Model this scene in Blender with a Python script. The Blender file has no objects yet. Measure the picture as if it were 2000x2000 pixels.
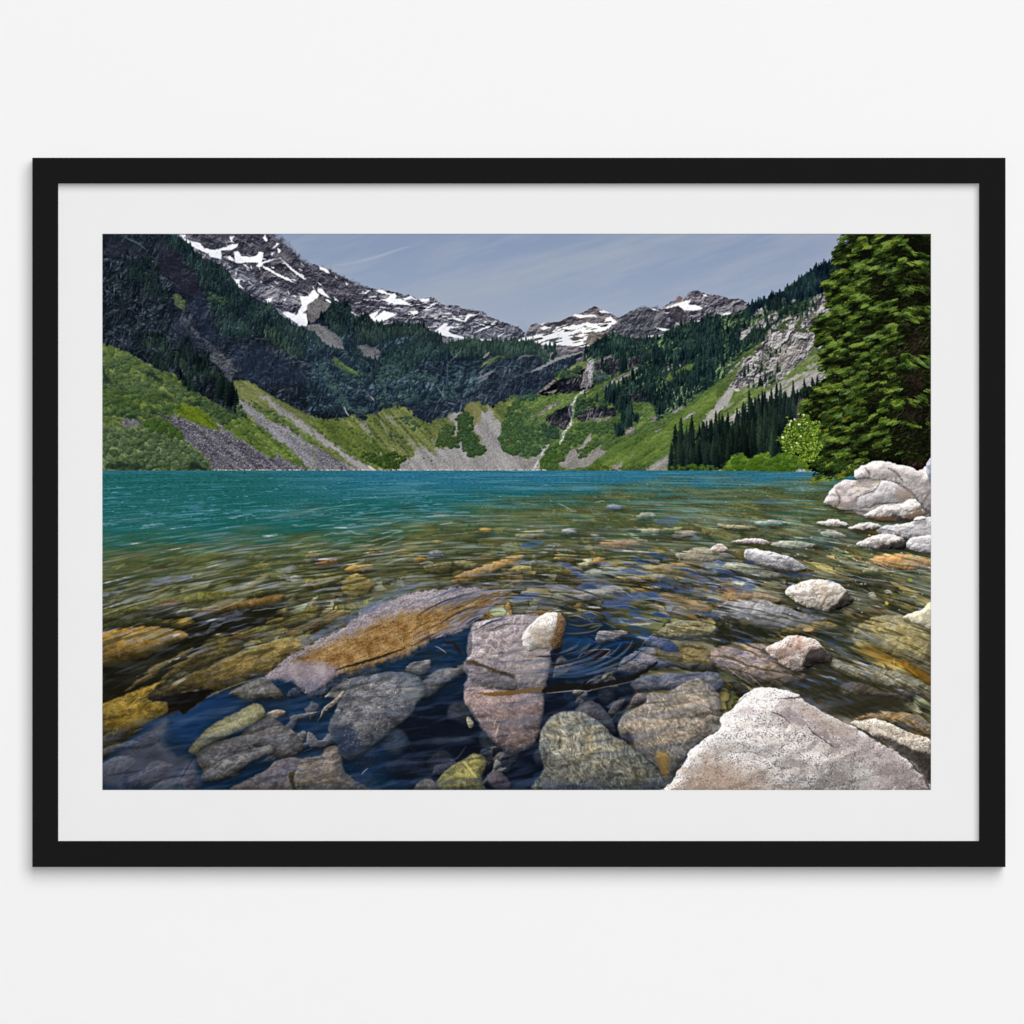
import math
import numpy as np

# ------------------------------------------------------------------ the printed picture
# The print is one flat sheet.  Its ink is computed here with numpy (no file is read) in
# the photograph's own pixel units: the sheet spans x 200..1818, y 457..1543.
PX0, PY0, PX1, PY1 = 200, 457, 1818, 1543
PW, PH = PX1 - PX0, PY1 - PY0
F = np.float32
_rs = np.random.RandomState(7)
_ang = _rs.rand(512, 512).astype(F) * 2 * math.pi
_GX, _GY = np.cos(_ang), np.sin(_ang)
_RA, _RB, _RC = (_rs.rand(512, 512).astype(F) for _ in range(3))
YY, XX = np.mgrid[0:PH, 0:PW].astype(F)
XX += PX0 + 0.5
YY += PY0 + 0.5
IMG = np.zeros((PH, PW, 3), F)


def perlin(x, y, seed=0):
    x = x + seed * 37.17
    y = y + seed * 91.31
    fx, fy = np.floor(x), np.floor(y)
    ix, iy = fx.astype(np.int32) & 511, fy.astype(np.int32) & 511
    x, y = (x - fx).astype(F), (y - fy).astype(F)
    jx, jy = (ix + 1) & 511, (iy + 1) & 511
    u = x * x * x * (x * (x * 6 - 15) + 10)
    v = y * y * y * (y * (y * 6 - 15) + 10)
    a = _GX[iy, ix] * x + _GY[iy, ix] * y
    b = _GX[iy, jx] * (x - 1) + _GY[iy, jx] * y
    c = _GX[jy, ix] * x + _GY[jy, ix] * (y - 1)
    d = _GX[jy, jx] * (x - 1) + _GY[jy, jx] * (y - 1)
    a += (b - a) * u
    c += (d - c) * u
    return (a + (c - a) * v) * F(1.5)


def fbm(x, y, octv=4, seed=0, gain=0.5, lac=2.03):
    s, a, t = 0, 1.0, 0.0
    for i in range(octv):
        s = s + perlin(x, y, seed + i * 3) * F(a)
        t += a
        a *= gain
        x, y = x * F(lac), y * F(lac)
    return s / F(t) * F(1.4)


def ridged(x, y, octv=4, seed=0, gain=0.55):
    s, a, t = 0, 1.0, 0.0
    for i in range(octv):
        s = s + (1 - np.abs(perlin(x, y, seed + i * 5)) * F(1.6)) * F(a)
        t += a
        a *= gain
        x, y = x * F(2.1), y * F(2.1)
    return s / F(t)


def cells(x, y, seed=0, jit=0.9):
    """nearest / second nearest cell distance, two random numbers of the nearest cell"""
    x = x + seed * 17.3
    y = y + seed * 53.7
    fx, fy = np.floor(x), np.floor(y)
    f1 = np.full(x.shape, 9, F)
    f2 = np.full(x.shape, 9, F)
    r1 = np.zeros(x.shape, F)
    r2 = np.zeros(x.shape, F)
    for dj in (-1, 0, 1):
        for di in (-1, 0, 1):
            cx, cy = fx + di, fy + dj
            ix, iy = cx.astype(np.int32) & 511, cy.astype(np.int32) & 511
            px = cx + 0.5 + (_RA[iy, ix] - 0.5) * jit - x
            py = cy + 0.5 + (_RB[iy, ix] - 0.5) * jit - y
            d = px * px + py * py
            n = d < f1
            f2 = np.where(n, f1, np.minimum(f2, d))
            f1 = np.where(n, d, f1)
            r1 = np.where(n, _RC[iy, ix], r1)
            r2 = np.where(n, _RA[iy, ix], r2)
    return np.sqrt(f1), np.sqrt(f2), r1, r2


def sst(a, b, t):
    t = np.clip((t - a) / (b - a), 0, 1)
    return t * t * (3 - 2 * t)


def mix(a, b, t):
    a = np.asarray(a, F)
    b = np.asarray(b, F)
    t = np.asarray(t, F)[..., None]
    return a + (b - a) * t


def ramp(t, stops):
    ps = [s[0] for s in stops]
    return np.stack([np.interp(t, ps, [s[1][k] for s in stops]) for k in range(3)], -1).astype(F)


def rot(x, y, deg):
    """u runs along the direction deg (screen, clockwise from +x), v across it"""
    c, s = math.cos(math.radians(deg)), math.sin(math.radians(deg))
    return x * c + y * s, -x * s + y * c


def slope(h, lx=-0.6, ly=-0.8):
    """light falling on a height field from the direction (lx, ly) of the sheet"""
    gy, gx = np.gradient(h)
    return gx * F(-lx) + gy * F(-ly)


def spline(pts, n=5, closed=True):
    P = np.asarray(pts, float)
    m = len(P)
    out = []
    rng = range(m) if closed else range(m - 1)
    for i in rng:
        if closed:
            p0, p1, p2, p3 = P[i - 1], P[i], P[(i + 1) % m], P[(i + 2) % m]
        else:
            p0, p1, p2, p3 = P[max(i - 1, 0)], P[i], P[i + 1], P[min(i + 2, m - 1)]
        for k in range(n):
            t = k / n
            out.append(0.5 * (2 * p1 + (p2 - p0) * t + (2 * p0 - 5 * p1 + 4 * p2 - p3) * t * t
                              + (3 * p1 - p0 - 3 * p2 + p3) * t ** 3))
    if not closed:
        out.append(P[-1])
    return np.array(out)


def zc(ox, oy, f=4.83):
    return lambda *p: [(ox + a / f, oy + b / f) for a, b in p]


Z1, Z2, Z3, Z4 = zc(200, 450), zc(600, 450), zc(1000, 450), zc(1400, 450, 4.493)
Y1, Y2, Y3, Y4 = zc(200, 650), zc(600, 650), zc(1000, 650), zc(1400, 650, 4.493)
W1, W2, W3, W4 = zc(200, 900), zc(600, 900), zc(1000, 900), zc(1400, 900, 4.493)
B1, B2, B3, B4 = zc(200, 1150), zc(600, 1150), zc(1000, 1150), zc(1400, 1150, 4.493)


class Area:
    """the window of the sheet an outline covers: coordinates and signed distance (inside > 0)"""

    def __init__(self, pts, pad=6, rough=0, rs=12, seed=0, smooth=0, sdf=True):
        if smooth:
            pts = spline(pts, smooth)
        P = np.asarray(pts, float)
        self.P = P
        x0, y0 = P.min(0) - pad - rough
        x1, y1 = P.max(0) + pad + rough
        self.i0, self.i1 = max(int(x0 - PX0), 0), min(int(x1 - PX0) + 2, PW)
        self.j0, self.j1 = max(int(y0 - PY0), 0), min(int(y1 - PY0) + 2, PH)
        self.ok = self.i1 > self.i0 and self.j1 > self.j0
        if not self.ok:
            return
        s = self.s = (slice(self.j0, self.j1), slice(self.i0, self.i1))
        self.x, self.y = XX[s], YY[s]
        qx, qy = self.x, self.y
        if rough:
            qx = qx + fbm(self.x / rs, self.y / rs, 3, seed + 11, 0.6) * F(rough)
            qy = qy + fbm(self.x / rs, self.y / rs, 3, seed + 12, 0.6) * F(rough)
        best = np.full(qx.shape, 1e9, F)
        ins = np.zeros(qx.shape, bool)
        n = len(P)
        for i in range(n):
            ax, ay = P[i]
            bx, by = P[(i + 1) % n]
            ex, ey = bx - ax, by - ay
            L = ex * ex + ey * ey
            if L < 1e-9:
                continue
            wx, wy = qx - F(ax), qy - F(ay)
            t = np.clip((wx * F(ex) + wy * F(ey)) / F(L), 0, 1)
            dx, dy = wx - t * F(ex), wy - t * F(ey)
            np.minimum(best, dx * dx + dy * dy, out=best)
            if ey != 0:
                c = (qy >= F(min(ay, by))) & (qy < F(max(ay, by)))
                c &= wx < wy * F(ex / ey)
                ins ^= c
        d = np.sqrt(best)
        self.d = np.where(ins, d, -d)

    def alpha(self, soft=1.2):
        return sst(-soft / 2, soft / 2, self.d)


def lay(A, col, a=1.0, soft=1.2, tgt=None):
    """put ink on the sheet inside an outline"""
    if not A.ok:
        return
    t = IMG if tgt is None else tgt
    m = (A.alpha(soft) * a)[..., None].astype(F)
    t[A.s] += (np.asarray(col, F) - t[A.s]) * m


def stroke(pts, w, col, a=1.0, soft=1.2, tgt=None, rough=0, rs=10, seed=0, taper=True, broken=0):
    """a brush line of varying width along a spline"""
    P = spline(pts, 5, closed=False)
    n = len(P)
    T = np.gradient(P, axis=0)
    T /= np.linalg.norm(T, axis=1)[:, None] + 1e-9
    N = np.stack([-T[:, 1], T[:, 0]], 1)
    t = np.linspace(0, 1, n)
    prof = np.sin(np.clip(t, 0.02, 0.98) * math.pi) ** 0.6 if taper else np.ones(n)
    hw = (w / 2 * prof)[:, None]
    A = Area(np.concatenate([P + N * hw, (P - N * hw)[::-1]]), rough=rough, rs=rs, seed=seed)
    if broken and A.ok:
        a = a * np.clip(0.62 + broken * fbm(A.x / 4.5, A.y / 6.5, 3, seed + 5), 0, 1)
    lay(A, col, a, soft, tgt)


# ------------------------------------------------------------------ inks for kinds of ground
def g_rock(x, y, seed, c0, c1, c2, ang=60, sc=26, k=1.0):
    """broken rock: a craggy height field lit from the upper left, split by dark joints"""
    u, v = rot(x, y, ang)
    w = fbm(x / 22, y / 22, 3, seed + 9) * 9
    u, v = u + w, v + fbm(x / 19, y / 19, 3, seed + 10) * 6
    h = fbm(u / F(sc * 1.5), v / F(sc), 6, seed, 0.56)
    s = slope(h, -0.45, -0.9) * F(sc) * 0.21 * k
    j = ridged(u / F(sc * 1.5), v / F(sc * 0.55), 3, seed + 3)
    t = 0.47 + np.clip(s, -0.6, 0.6) - 0.26 * sst(0.82, 0.99, j) + 0.34 * fbm(u / F(sc * 2.4), v / F(sc * 1.5), 3, seed + 5) \
        + 0.13 * fbm(x / 3.2, y / 3.2, 2, seed + 6)
    return ramp(np.clip(t, 0, 1), [(0, c0), (0.5, c1), (1, c2)])


def g_scree(x, y, seed, c0, c1, c2, sc=4.0, ang=40):
    """broken stone: angular blocks of many sizes, lit faces and dark gaps"""
    u, v = rot(x, y, ang)
    wu = perlin(x / F(sc * 1.7), y / F(sc * 1.7), seed + 5) * F(sc * 0.7)
    f1, f2, r, q = cells((u + wu) / F(sc * 1.2), (v + wu) / F(sc * 0.8), seed)
    n = perlin(u / F(sc * 0.62), v / F(sc * 0.45), seed + 1) + 0.7 * perlin(u / F(sc * 1.5), v / F(sc), seed + 4)
    s = slope(n, -0.5, -0.8) * F(sc)
    t = 0.46 + 0.20 * (r - 0.5) + 0.16 * n + np.clip(s * 0.10, -0.3, 0.3) - 0.18 * sst(0.2, 0.0, f2 - f1)
    t = t + 0.22 * fbm(u / 70, v / 14, 3, seed + 2)
    return ramp(np.clip(t, 0, 1), [(0, c0), (0.5, c1), (1, c2)])


def g_meadow(x, y, seed, ang, lo, mid, hi, sc=9, bush=0.6):
    u, v = rot(x, y, ang)
    w = fbm(x / 30, y / 30, 2, seed + 8) * 5
    f1, f2, r, q = cells((u + w) / F(sc * 1.5), (v + w) / F(sc), seed)
    dome = np.sqrt(np.clip(1 - (f1 / 0.85) ** 2, 0, 1))
    gy, gx = np.gradient(dome)
    sh = np.clip((gx * 0.35 + gy * 0.9) * sc * 0.75, -1, 1)
    st = fbm(u / 90, v / 10, 4, seed + 1)
    big = fbm(u / 120, v / 45, 3, seed + 2)
    t = 0.5 + bush * (0.42 * sh + 0.35 * (r - 0.5)) + 0.30 * st + 0.30 * big \
        + 0.22 * fbm(x / 4.5, y / 4, 2, seed + 3)
    c = ramp(np.clip(t, 0, 1), [(0, lo), (0.33, mix(lo, mid, np.array(0.6))), (0.6, mid), (1, hi)])
    g = c @ np.array([0.3, 0.6, 0.1], F)
    return mix(c, np.array([0.97, 1.0, 0.80], F) * g[..., None], np.full(x.shape, 0.15, F)) * F(1.0)


def g_cliff(x, y, seed, ang=75, c0=(10, 14, 24), c1=(25, 33, 48), c2=(58, 66, 82), sc=16, bias=0.0):
    u, v = rot(x, y, ang)
    w = fbm(x / 50, y / 50, 3, seed + 9) * 14
    h = fbm((u + w * 0.6) / F(sc * 1.5), (v + w) / F(sc * 0.85), 6, seed, 0.6)
    s = np.clip(slope(h, -0.5, -0.85) * F(sc) * 0.26, -0.4, 0.5)
    t = 0.43 + bias + s + 0.44 * fbm(x / 58, y / 46, 3, seed + 2) + 0.24 * fbm(x / 7, y / 6, 3, seed + 3)
    t = t - 0.12 * sst(0.1, 0.6, fbm(u / F(sc * 3), v / F(sc * 0.5), 3, seed + 6))
    return ramp(np.clip(t, 0, 1), [(0, c0), (0.45, c1), (0.85, c2), (1, np.minimum(np.asarray(c2) * 1.45, 255))])


def g_granite(x, y, seed, base, dark, lite, spk=0.28, sc=3.2, ang=20, warm=None):
    """coarse crystalline stone: pale and dark grains, cloudy patches"""
    w = fbm(x / 28, y / 28, 4, seed)
    c = mix(np.asarray(base, F) * np.ones(x.shape + (1,), F), np.asarray(lite, F), np.clip(0.5 + w * 0.9, 0, 1))
    u, v = rot(x, y, ang)
    k = F(sc / 2.9)
    n = perlin(u / (k * 2.3), v / (k * 1.7), seed + 1) + 0.75 * perlin(u / (k * 1.15), v / (k * 0.95), seed + 2) \
        + 0.7 * fbm(x / 14, y / 12, 3, seed + 3) + 0.3 * w
    th = F(0.80 - 1.9 * spk)
    c = mix(c, np.asarray(dark, F), sst(th, th + 1.15, n) * 0.72)
    c = mix(c, np.minimum(np.asarray(lite, F) * 1.08, 254), sst(0.35, 1.0, -n) * 0.6)
    c = c + (perlin(x / (k * 1.6), y / (k * 1.3), seed + 4) * 17)[..., None]
    c = c + (fbm(x / 9, y / 7, 3, seed + 12) * 10)[..., None]
    if warm is not None:
        c = mix(c, np.asarray(warm, F), np.clip(fbm(x / 45, y / 30, 3, seed + 6) * 0.9 + 0.05, 0, 0.6))
    return c


def stamp_conifer(x, y, h, w, dk, lt, rng, a=0.95):
    """one small fir: pointed, ragged, lit from the upper left"""
    i0, i1 = max(int(x - w - 1 - PX0), 0), min(int(x + w + 2 - PX0), PW)
    j0, j1 = max(int(y - h - PY0), 0), min(int(y + 1 - PY0), PH)
    if i1 <= i0 or j1 <= j0:
        return
    s = (slice(j0, j1), slice(i0, i1))
    lean = rng.randn() * 0.04
    X, Yv = XX[s] - F(x), YY[s] - F(y - h)
    X = X + (F(h) - Yv) * F(lean)
    t = Yv / F(h)
    rows = rng.rand(X.shape[0], 2).astype(F)
    rows = (rows + np.roll(rows, 1, 0)) * 0.5
    side = np.where(X < 0, rows[:, :1], rows[:, 1:])
    hw = F(w) * np.clip(t, 0, 1) ** 0.75 * (0.35 + 0.95 * side) + 0.3
    m = sst(0.9, -0.6, np.abs(X) - hw) * (t > 0) * (1 - 0.5 * sst(0.75, 1.0, t))
    n = rng.rand(*X.shape).astype(F)
    lit = np.clip(0.34 - X / F(w) * 0.45 + (n - 0.5) * 0.6 + (0.4 - t) * 0.5, 0, 1)
    col = mix(np.asarray(dk, F), np.asarray(lt, F), lit)
    IMG[s] += (col - IMG[s]) * (m * a)[..., None]


def forest(pts, n, hmin, hmax, seed, dk=(14, 26, 30), lt=(58, 84, 70), slim=0.17, var=14, floor=None, rough=4, gate=None, hs=0.66):
    rng = np.random.RandomState(seed)
    A = Area(pts, pad=2, rough=rough, rs=20, seed=seed)
    if floor is not None:
        lay(A, g_cliff(A.x, A.y, seed, 90, *floor, sc=6), 1.0, 4)
    jj, ii = np.nonzero(A.d > 0)
    if len(jj) == 0:
        return
    gv = fbm(A.x / 38, A.y / 30, 3, seed + 30)
    if gate is not None:
        g = fbm(A.x / 45, A.y / 30, 3, seed + 40)[jj, ii]
        keep = g > gate
        jj, ii = jj[keep], ii[keep]
    k = rng.randint(0, len(jj), n)
    order = np.argsort(jj[k])
    for q in k[order]:
        x, y = A.i0 + ii[q] + PX0, A.j0 + jj[q] + PY0
        h = (hmin + (hmax - hmin) * rng.rand() ** 1.6) * hs
        v = rng.randn() * var + gv[jj[q], ii[q]] * 52
        tint = np.array([v * 0.8, v, v * 0.7])
        stamp_conifer(x, y + h * 0.25, h, h * slim * (0.8 + 0.5 * rng.rand()),
                      np.clip(np.asarray(dk) + tint * 0.4, 3, 255), np.clip(np.asarray(lt) * 0.92 + tint, 8, 255), rng)


def shrubs(pts, n, r0, r1, seed, dk, lt, var=12, a=0.95):
    """round bushes, lit from above"""
    rng = np.random.RandomState(seed)
    A = Area(pts, pad=2, rough=5, rs=18, seed=seed)
    jj, ii = np.nonzero(A.d > 0)
    if len(jj) == 0:
        return
    k = rng.randint(0, len(jj), n)
    for q in k[np.argsort(jj[k])]:
        x, y = A.i0 + ii[q] + PX0, A.j0 + jj[q] + PY0
        r = (r0 + (r1 - r0) * rng.rand() ** 1.5) * 0.8
        rx = r * (1.0 + 0.5 * rng.rand())
        i0, i1 = max(int(x - rx - 2 - PX0), 0), min(int(x + rx + 3 - PX0), PW)
        j0, j1 = max(int(y - r - 2 - PY0), 0), min(int(y + r + 3 - PY0), PH)
        if i1 <= i0 or j1 <= j0:
            continue
        s = (slice(j0, j1), slice(i0, i1))
        X, Yv = (XX[s] - F(x)) / F(rx), (YY[s] - F(y)) / F(r)
        nz = rng.rand(*X.shape).astype(F) - 0.5
        d = X * X + Yv * Yv + nz * 0.5
        m = sst(1.05, 0.75, d)
        lit = np.clip(0.42 - 0.42 * Yv - 0.2 * X + nz * 0.9, 0, 1)
        v = rng.randn() * var - 8
        c = mix(np.asarray(dk, F), np.clip(np.asarray(lt, F) + F(v), 0, 255), lit)
        IMG[s] += (c - IMG[s]) * (m * a)[..., None]


def sky():
    A = Area([(195, 452), (1825, 452), (1825, 720), (195, 720)], pad=0)
    t = np.clip((A.y - 457) / 200, 0, 1)
    c = mix(np.array([133, 149, 178], F) * np.ones(A.x.shape + (1,), F), np.array([159, 171, 191], F), t)
    u, v = rot(A.x, A.y, -17)
    w = fbm(u / 330, v / 60, 4, 3) + 0.35 * fbm(u / 90, v / 12, 4, 4)
    c = mix(c, np.array([166, 173, 186], F), np.clip(0.12 + w * 0.55, 0, 0.75))
    band = np.exp(-((v - (560 * math.cos(math.radians(17)) + 980 * math.sin(math.radians(17)))) / 34) ** 2)
    c = mix(c, np.array([160, 170, 184], F), band * (0.5 + 0.4 * fbm(u / 120, v / 20, 3, 8)))
    c = mix(c, np.array([160, 165, 184], F), sst(1480, 1660, A.x) * 0.5)
    c += (fbm(A.x / 3, A.y / 3, 2, 6) * 1.3)[..., None]
    lay(A, c)
    stroke([(655, 519), (700, 511), (735, 502), (770, 490), (800, 481)], 4, (171, 179, 195), 0.55, 4)
    stroke([(1130, 505), (1180, 494), (1230, 480)], 14, (163, 172, 188), 0.35, 14)


def mountains():
    sk = [(500, 430), (529, 452), (537, 465), (548, 474), (560, 480), (570, 487), (583, 503), (590, 511), (598, 516),
          (608, 516), (618, 517), (628, 522), (641, 527), (652, 532), (664, 539), (680, 546), (697, 556), (712, 558),
          (722, 561), (730, 563), (738, 567), (744, 565), (750, 564), (765, 570), (782, 573), (790, 577), (798, 575),
          (812, 583), (822, 586), (830, 583), (843, 580), (852, 585), (866, 594), (872, 597), (877, 596), (893, 597),
          (907, 603), (923, 604), (945, 609), (955, 617), (975, 626), (990, 631), (1000, 636), (1012, 638), (1025, 650)]
    A = Area(sk + [(1032, 720), (860, 760), (600, 760), (440, 700), (200, 640), (200, 430)], rough=2.2, rs=5, seed=1)
    c = g_rock(A.x, A.y, 21, (36, 37, 50), (94, 95, 108), (164, 161, 168), 28, 22, 1.2)
    lay(A, c)
    L = Area([(330, 440), (529, 452), (570, 487), (598, 516), (640, 527), (700, 558), (770, 600), (700, 620), (560, 570),
              (420, 500)], rough=8, seed=3)
    lay(L, g_rock(L.x, L.y, 22, (26, 27, 38), (68, 68, 80), (122, 118, 124), 35, 20, 1.2), 0.85, 14)
    # middle peak and the two to its right
    A = Area([(1024, 690), (1028, 651), (1031, 645), (1037, 635), (1045, 631), (1055, 633), (1075, 630), (1095, 628), (1105, 622),
              (1117, 617), (1130, 614), (1140, 609), (1155, 601), (1162, 598), (1169, 601), (1172, 605), (1188, 610),
              (1196, 614), (1207, 620), (1218, 622), (1240, 720), (1024, 720)], rough=1.8, rs=5, seed=2)
    lay(A, g_rock(A.x, A.y, 23, (52, 48, 56), (104, 98, 104), (150, 144, 146), -12, 18))
    A = Area([(1190, 640), (1207, 622), (1225, 612), (1233, 607), (1240, 605), (1249, 601), (1258, 599), (1270, 602), (1283, 604),
              (1292, 604), (1300, 597), (1310, 590), (1320, 586), (1322, 580), (1326, 578), (1331, 580), (1335, 583),
              (1345, 573), (1352, 569), (1360, 567), (1372, 571), (1385, 575), (1398, 576), (1410, 578), (1425, 584),
              (1440, 583), (1448, 584), (1458, 591), (1468, 597), (1480, 640), (1400, 700), (1180, 700)], rough=1.8, rs=5, seed=4)
    lay(A, g_rock(A.x, A.y, 24, (42, 42, 54), (98, 96, 106), (162, 156, 160), -40, 20, 1.2))
    D = Area(Z3((900, 960), (1100, 780), (1250, 722), (1400, 740), (1500, 860), (1560, 930), (1430, 1010), (1000, 1020)), rough=5, seed=6)
    lay(D, g_rock(D.x, D.y, 25, (32, 36, 46), (74, 77, 87), (134, 130, 136), -55, 13, 1.2), 0.9, 8)
    D = Area(Z3((1430, 730), (1500, 720), (1570, 715), (1640, 790), (1700, 870), (1500, 860)), rough=3, seed=7)
    lay(D, g_rock(D.x, D.y, 26, (30, 30, 40), (66, 62, 70), (110, 104, 110), 60, 13), 0.9, 4)
    lay(Area(Z3((1545, 660), (1560, 630), (1590, 625), (1605, 655), (1570, 680)), rough=1.5, rs=4), (138, 98, 92), 0.7, 3)


def snows():
    S = [Z1((730, 35), (790, 40), (770, 70), (820, 95), (920, 120), (960, 165), (1050, 185), (1150, 160), (1220, 130), (1280, 125),
            (1270, 160), (1220, 185), (1120, 190), (1125, 240), (1120, 270), (1030, 250), (980, 210), (880, 170), (800, 120), (750, 60)),
         Z1((1170, 250), (1210, 240), (1250, 290), (1240, 200), (1280, 195), (1310, 240), (1400, 250), (1450, 240), (1480, 200),
            (1520, 210), (1510, 270), (1500, 300), (1580, 275), (1640, 265), (1600, 285), (1520, 310), (1490, 345), (1450, 340),
            (1470, 305), (1380, 300), (1280, 310), (1200, 280)),
         Z1((1240, 460), (1305, 460), (1290, 505), (1340, 555), (1280, 530)), Z1((1500, 335), (1560, 350), (1640, 400), (1750, 450), (1830, 500), (1740, 470), (1650, 430)),
         Z1((1670, 255), (1800, 365), (1925, 460), (1900, 462), (1780, 375)), Z1((1530, 650), (1610, 630), (1600, 660), (1560, 690)),
         Z1((1600, 175), (1650, 112), (1668, 125), (1630, 160)), Z1((1650, 165), (1690, 190), (1660, 215)),
         Z1((1200, 58), (1250, 55), (1220, 90), (1250, 122), (1210, 105)), Z1((1510, 75), (1535, 35), (1560, 95), (1545, 108)),
         Z1((1870, 300), (1905, 340), (1880, 320)), Z1((1590, 215), (1625, 205), (1600, 240)), Z1((1700, 655), (1735, 640), (1725, 665)),
         Z1((1860, 620), (1932, 620), (1960, 720), (1890, 780), (1960, 800), (1950, 900), (1860, 900), (1780, 840), (1690, 780), (1740, 760), (1830, 800), (1850, 760), (1880, 700)),
         Z2((0, 630), (60, 555), (110, 600), (100, 640), (0, 710), (-20, 660)), Z2((100, 535), (140, 555), (225, 645), (150, 612), (98, 580)), Z2((140, 650), (200, 650), (250, 690), (180, 705)),
         Z2((250, 625), (302, 672), (260, 660)), Z2((0, 815), (42, 862), (0, 895), (-40, 850)), Z2((110, 815), (172, 740), (152, 805), (120, 835)),
         Z2((110, 340), (180, 360), (218, 408), (185, 400), (120, 365)), Z2((360, 488), (400, 508), (370, 512)), Z2((262, 428), (295, 458), (275, 448)),
         Z2((550, 555), (600, 572), (575, 582)), Z2((640, 570), (700, 558), (760, 590), (830, 600), (850, 620), (830, 640), (900, 650), (960, 690), (1000, 715), (940, 702), (880, 702),
            (780, 687), (690, 652), (760, 640), (780, 612), (700, 592)),
         Z2((580, 800), (690, 742), (640, 820), (720, 755), (850, 790), (750, 842), (690, 865), (755, 885), (620, 850)),
         Z2((900, 640), (980, 618), (1045, 662), (990, 642), (920, 662)), Z2((1060, 650), (1150, 642), (1150, 665), (1080, 678)),
         Z2((975, 770), (1040, 755), (1045, 780), (1000, 802)), Z2((1200, 652), (1305, 705), (1240, 678)), Z2((1110, 750), (1180, 690), (1240, 680), (1180, 710)),
         Z2((1205, 945), (1290, 878), (1335, 880), (1310, 905), (1475, 908), (1350, 922), (1330, 950), (1370, 975), (1480, 1005), (1540, 1028), (1400, 1012), (1300, 998), (1215, 982)),
         Z2((1355, 820), (1420, 828), (1480, 855), (1515, 788), (1600, 795), (1645, 778), (1530, 822), (1490, 865), (1420, 852)),
         Z2((1570, 972), (1640, 925), (1700, 905), (1740, 905), (1650, 940)), Z2((1780, 1005), (1865, 965), (1820, 1000)), Z2((1730, 882), (1800, 850), (1745, 892)),
         Z2((1560, 1015), (1700, 1025), (1900, 1038), (1940, 1065), (1800, 1055), (1600, 1052)), Z2((1680, 905), (1735, 905), (1700, 925)),
         Z2((390, 750), (500, 820), (600, 860), (700, 885), (780, 905), (640, 890), (520, 850), (430, 800)),
         Z2((650, 905), (720, 880), (840, 905), (740, 915)), Z2((410, 1020), (470, 1060), (540, 1095), (470, 1085)), Z2((650, 1110), (720, 1120), (700, 1145)),
         Z3((20, 1052), (120, 1005), (190, 1000), (205, 1055), (100, 1080)), Z3((265, 920), (300, 903), (372, 915), (300, 942)), Z3((250, 885), (330, 875), (280, 895)),
         Z3((570, 802), (610, 788), (680, 800), (770, 793), (806, 815), (700, 818), (650, 830)), Z3((820, 762), (860, 753), (930, 780), (840, 778)),
         Z3((1405, 742), (1500, 710), (1580, 680), (1690, 652), (1662, 700), (1750, 705), (1802, 737), (1720, 757), (1620, 752), (1570, 710), (1480, 732)),
         Z3((1300, 728), (1340, 738), (1402, 762), (1320, 747)), Z3((1540, 868), (1622, 912), (1600, 922)), Z3((1350, 912), (1505, 937), (1420, 950)),
         Z3((1260, 995), (1340, 988), (1300, 1025)), Z3((1370, 995), (1455, 973), (1430, 1012)), Z3((850, 1038), (950, 1040), (900, 1068)),
         Z3((1660, 860), (1780, 848), (1720, 882)), Z3((1830, 812), (1935, 798), (1880, 828)), Z3((1800, 598), (1850, 618), (1815, 628)), Z3((1440, 775), (1490, 770), (1470, 785)),
         Z4((0, 745), (40, 733), (80, 722), (132, 722), (100, 747), (20, 757))]
    for i, p in enumerate(S):
        A = Area(p, rough=1.6, rs=5, seed=60 + i)
        if A.ok:
            n = fbm(A.x / 8, A.y / 5, 3, 50 + i)
            lay(A, mix(np.array([249, 248, 252], F) * np.ones(A.x.shape + (1,), F), np.array([214, 218, 232], F), np.clip(n * 1.0, 0, 1)), 1, 2.6)
    rng = np.random.RandomState(2)
    for q in range(150):                                            # scraps of snow in the gullies
        if q < 100:
            x = 690 + rng.rand() * 310
            y = np.interp(x, [690, 770, 850, 1000], [562, 582, 592, 645]) + rng.rand() ** 1.3 * np.interp(x, [690, 1000], [70, 22]) + 3
            dx, dy = (5 + 12 * rng.rand()), (-4 + 7 * rng.rand())
        else:
            x, y = 420 + rng.rand() * 200, 0
            y = 462 + (x - 420) * 0.36 + rng.rand() * 70
            dx, dy = 3 + 8 * rng.rand(), 1 + 8 * rng.rand()
        if y > 640 or (x < 640 and y < 462 + (x - 540) * 0.8):
            continue
        stroke([(x, y), (x + dx * .5, y + dy * .6), (x + dx, y + dy)], 1.2 + 2.2 * rng.rand() ** 2, (240, 240, 246), 0.85, 1.2, rough=1.5, rs=4, seed=q)
    # the slabs of the middle peak: snow with rock showing through in bands
    A = Area(Z3((190, 1000), (215, 985), (300, 978), (390, 948), (420, 912), (540, 878), (620, 892), (710, 863), (740, 880), (860, 870),
                (890, 818), (930, 812), (995, 860), (950, 892), (890, 935), (800, 962), (720, 1000), (680, 1060), (800, 1090), (640, 1100),
                (500, 1085), (380, 1085), (220, 1075)), rough=2.5, rs=7, seed=5)
    u, v = rot(A.x, A.y, -12)
    st = fbm(u / 26, v / 5.5, 4, 31) + 0.25 * fbm(u / 60, v / 20, 2, 33)
    c = mix(np.array([250, 249, 252], F) * np.ones(A.x.shape + (1,), F),
            g_rock(A.x, A.y, 27, (50, 46, 46), (92, 86, 84), (140, 132, 128), -12, 10), sst(0.10, 0.30, st))
    lay(A, c, 1, 2)
    A = Area(Z3((680, 1060), (760, 980), (860, 950), (860, 1000), (800, 1090)), rough=3, seed=8)
    lay(A, g_rock(A.x, A.y, 28, (60, 58, 50), (112, 108, 98), (160, 154, 146), -20, 8), 0.9, 4)


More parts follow.
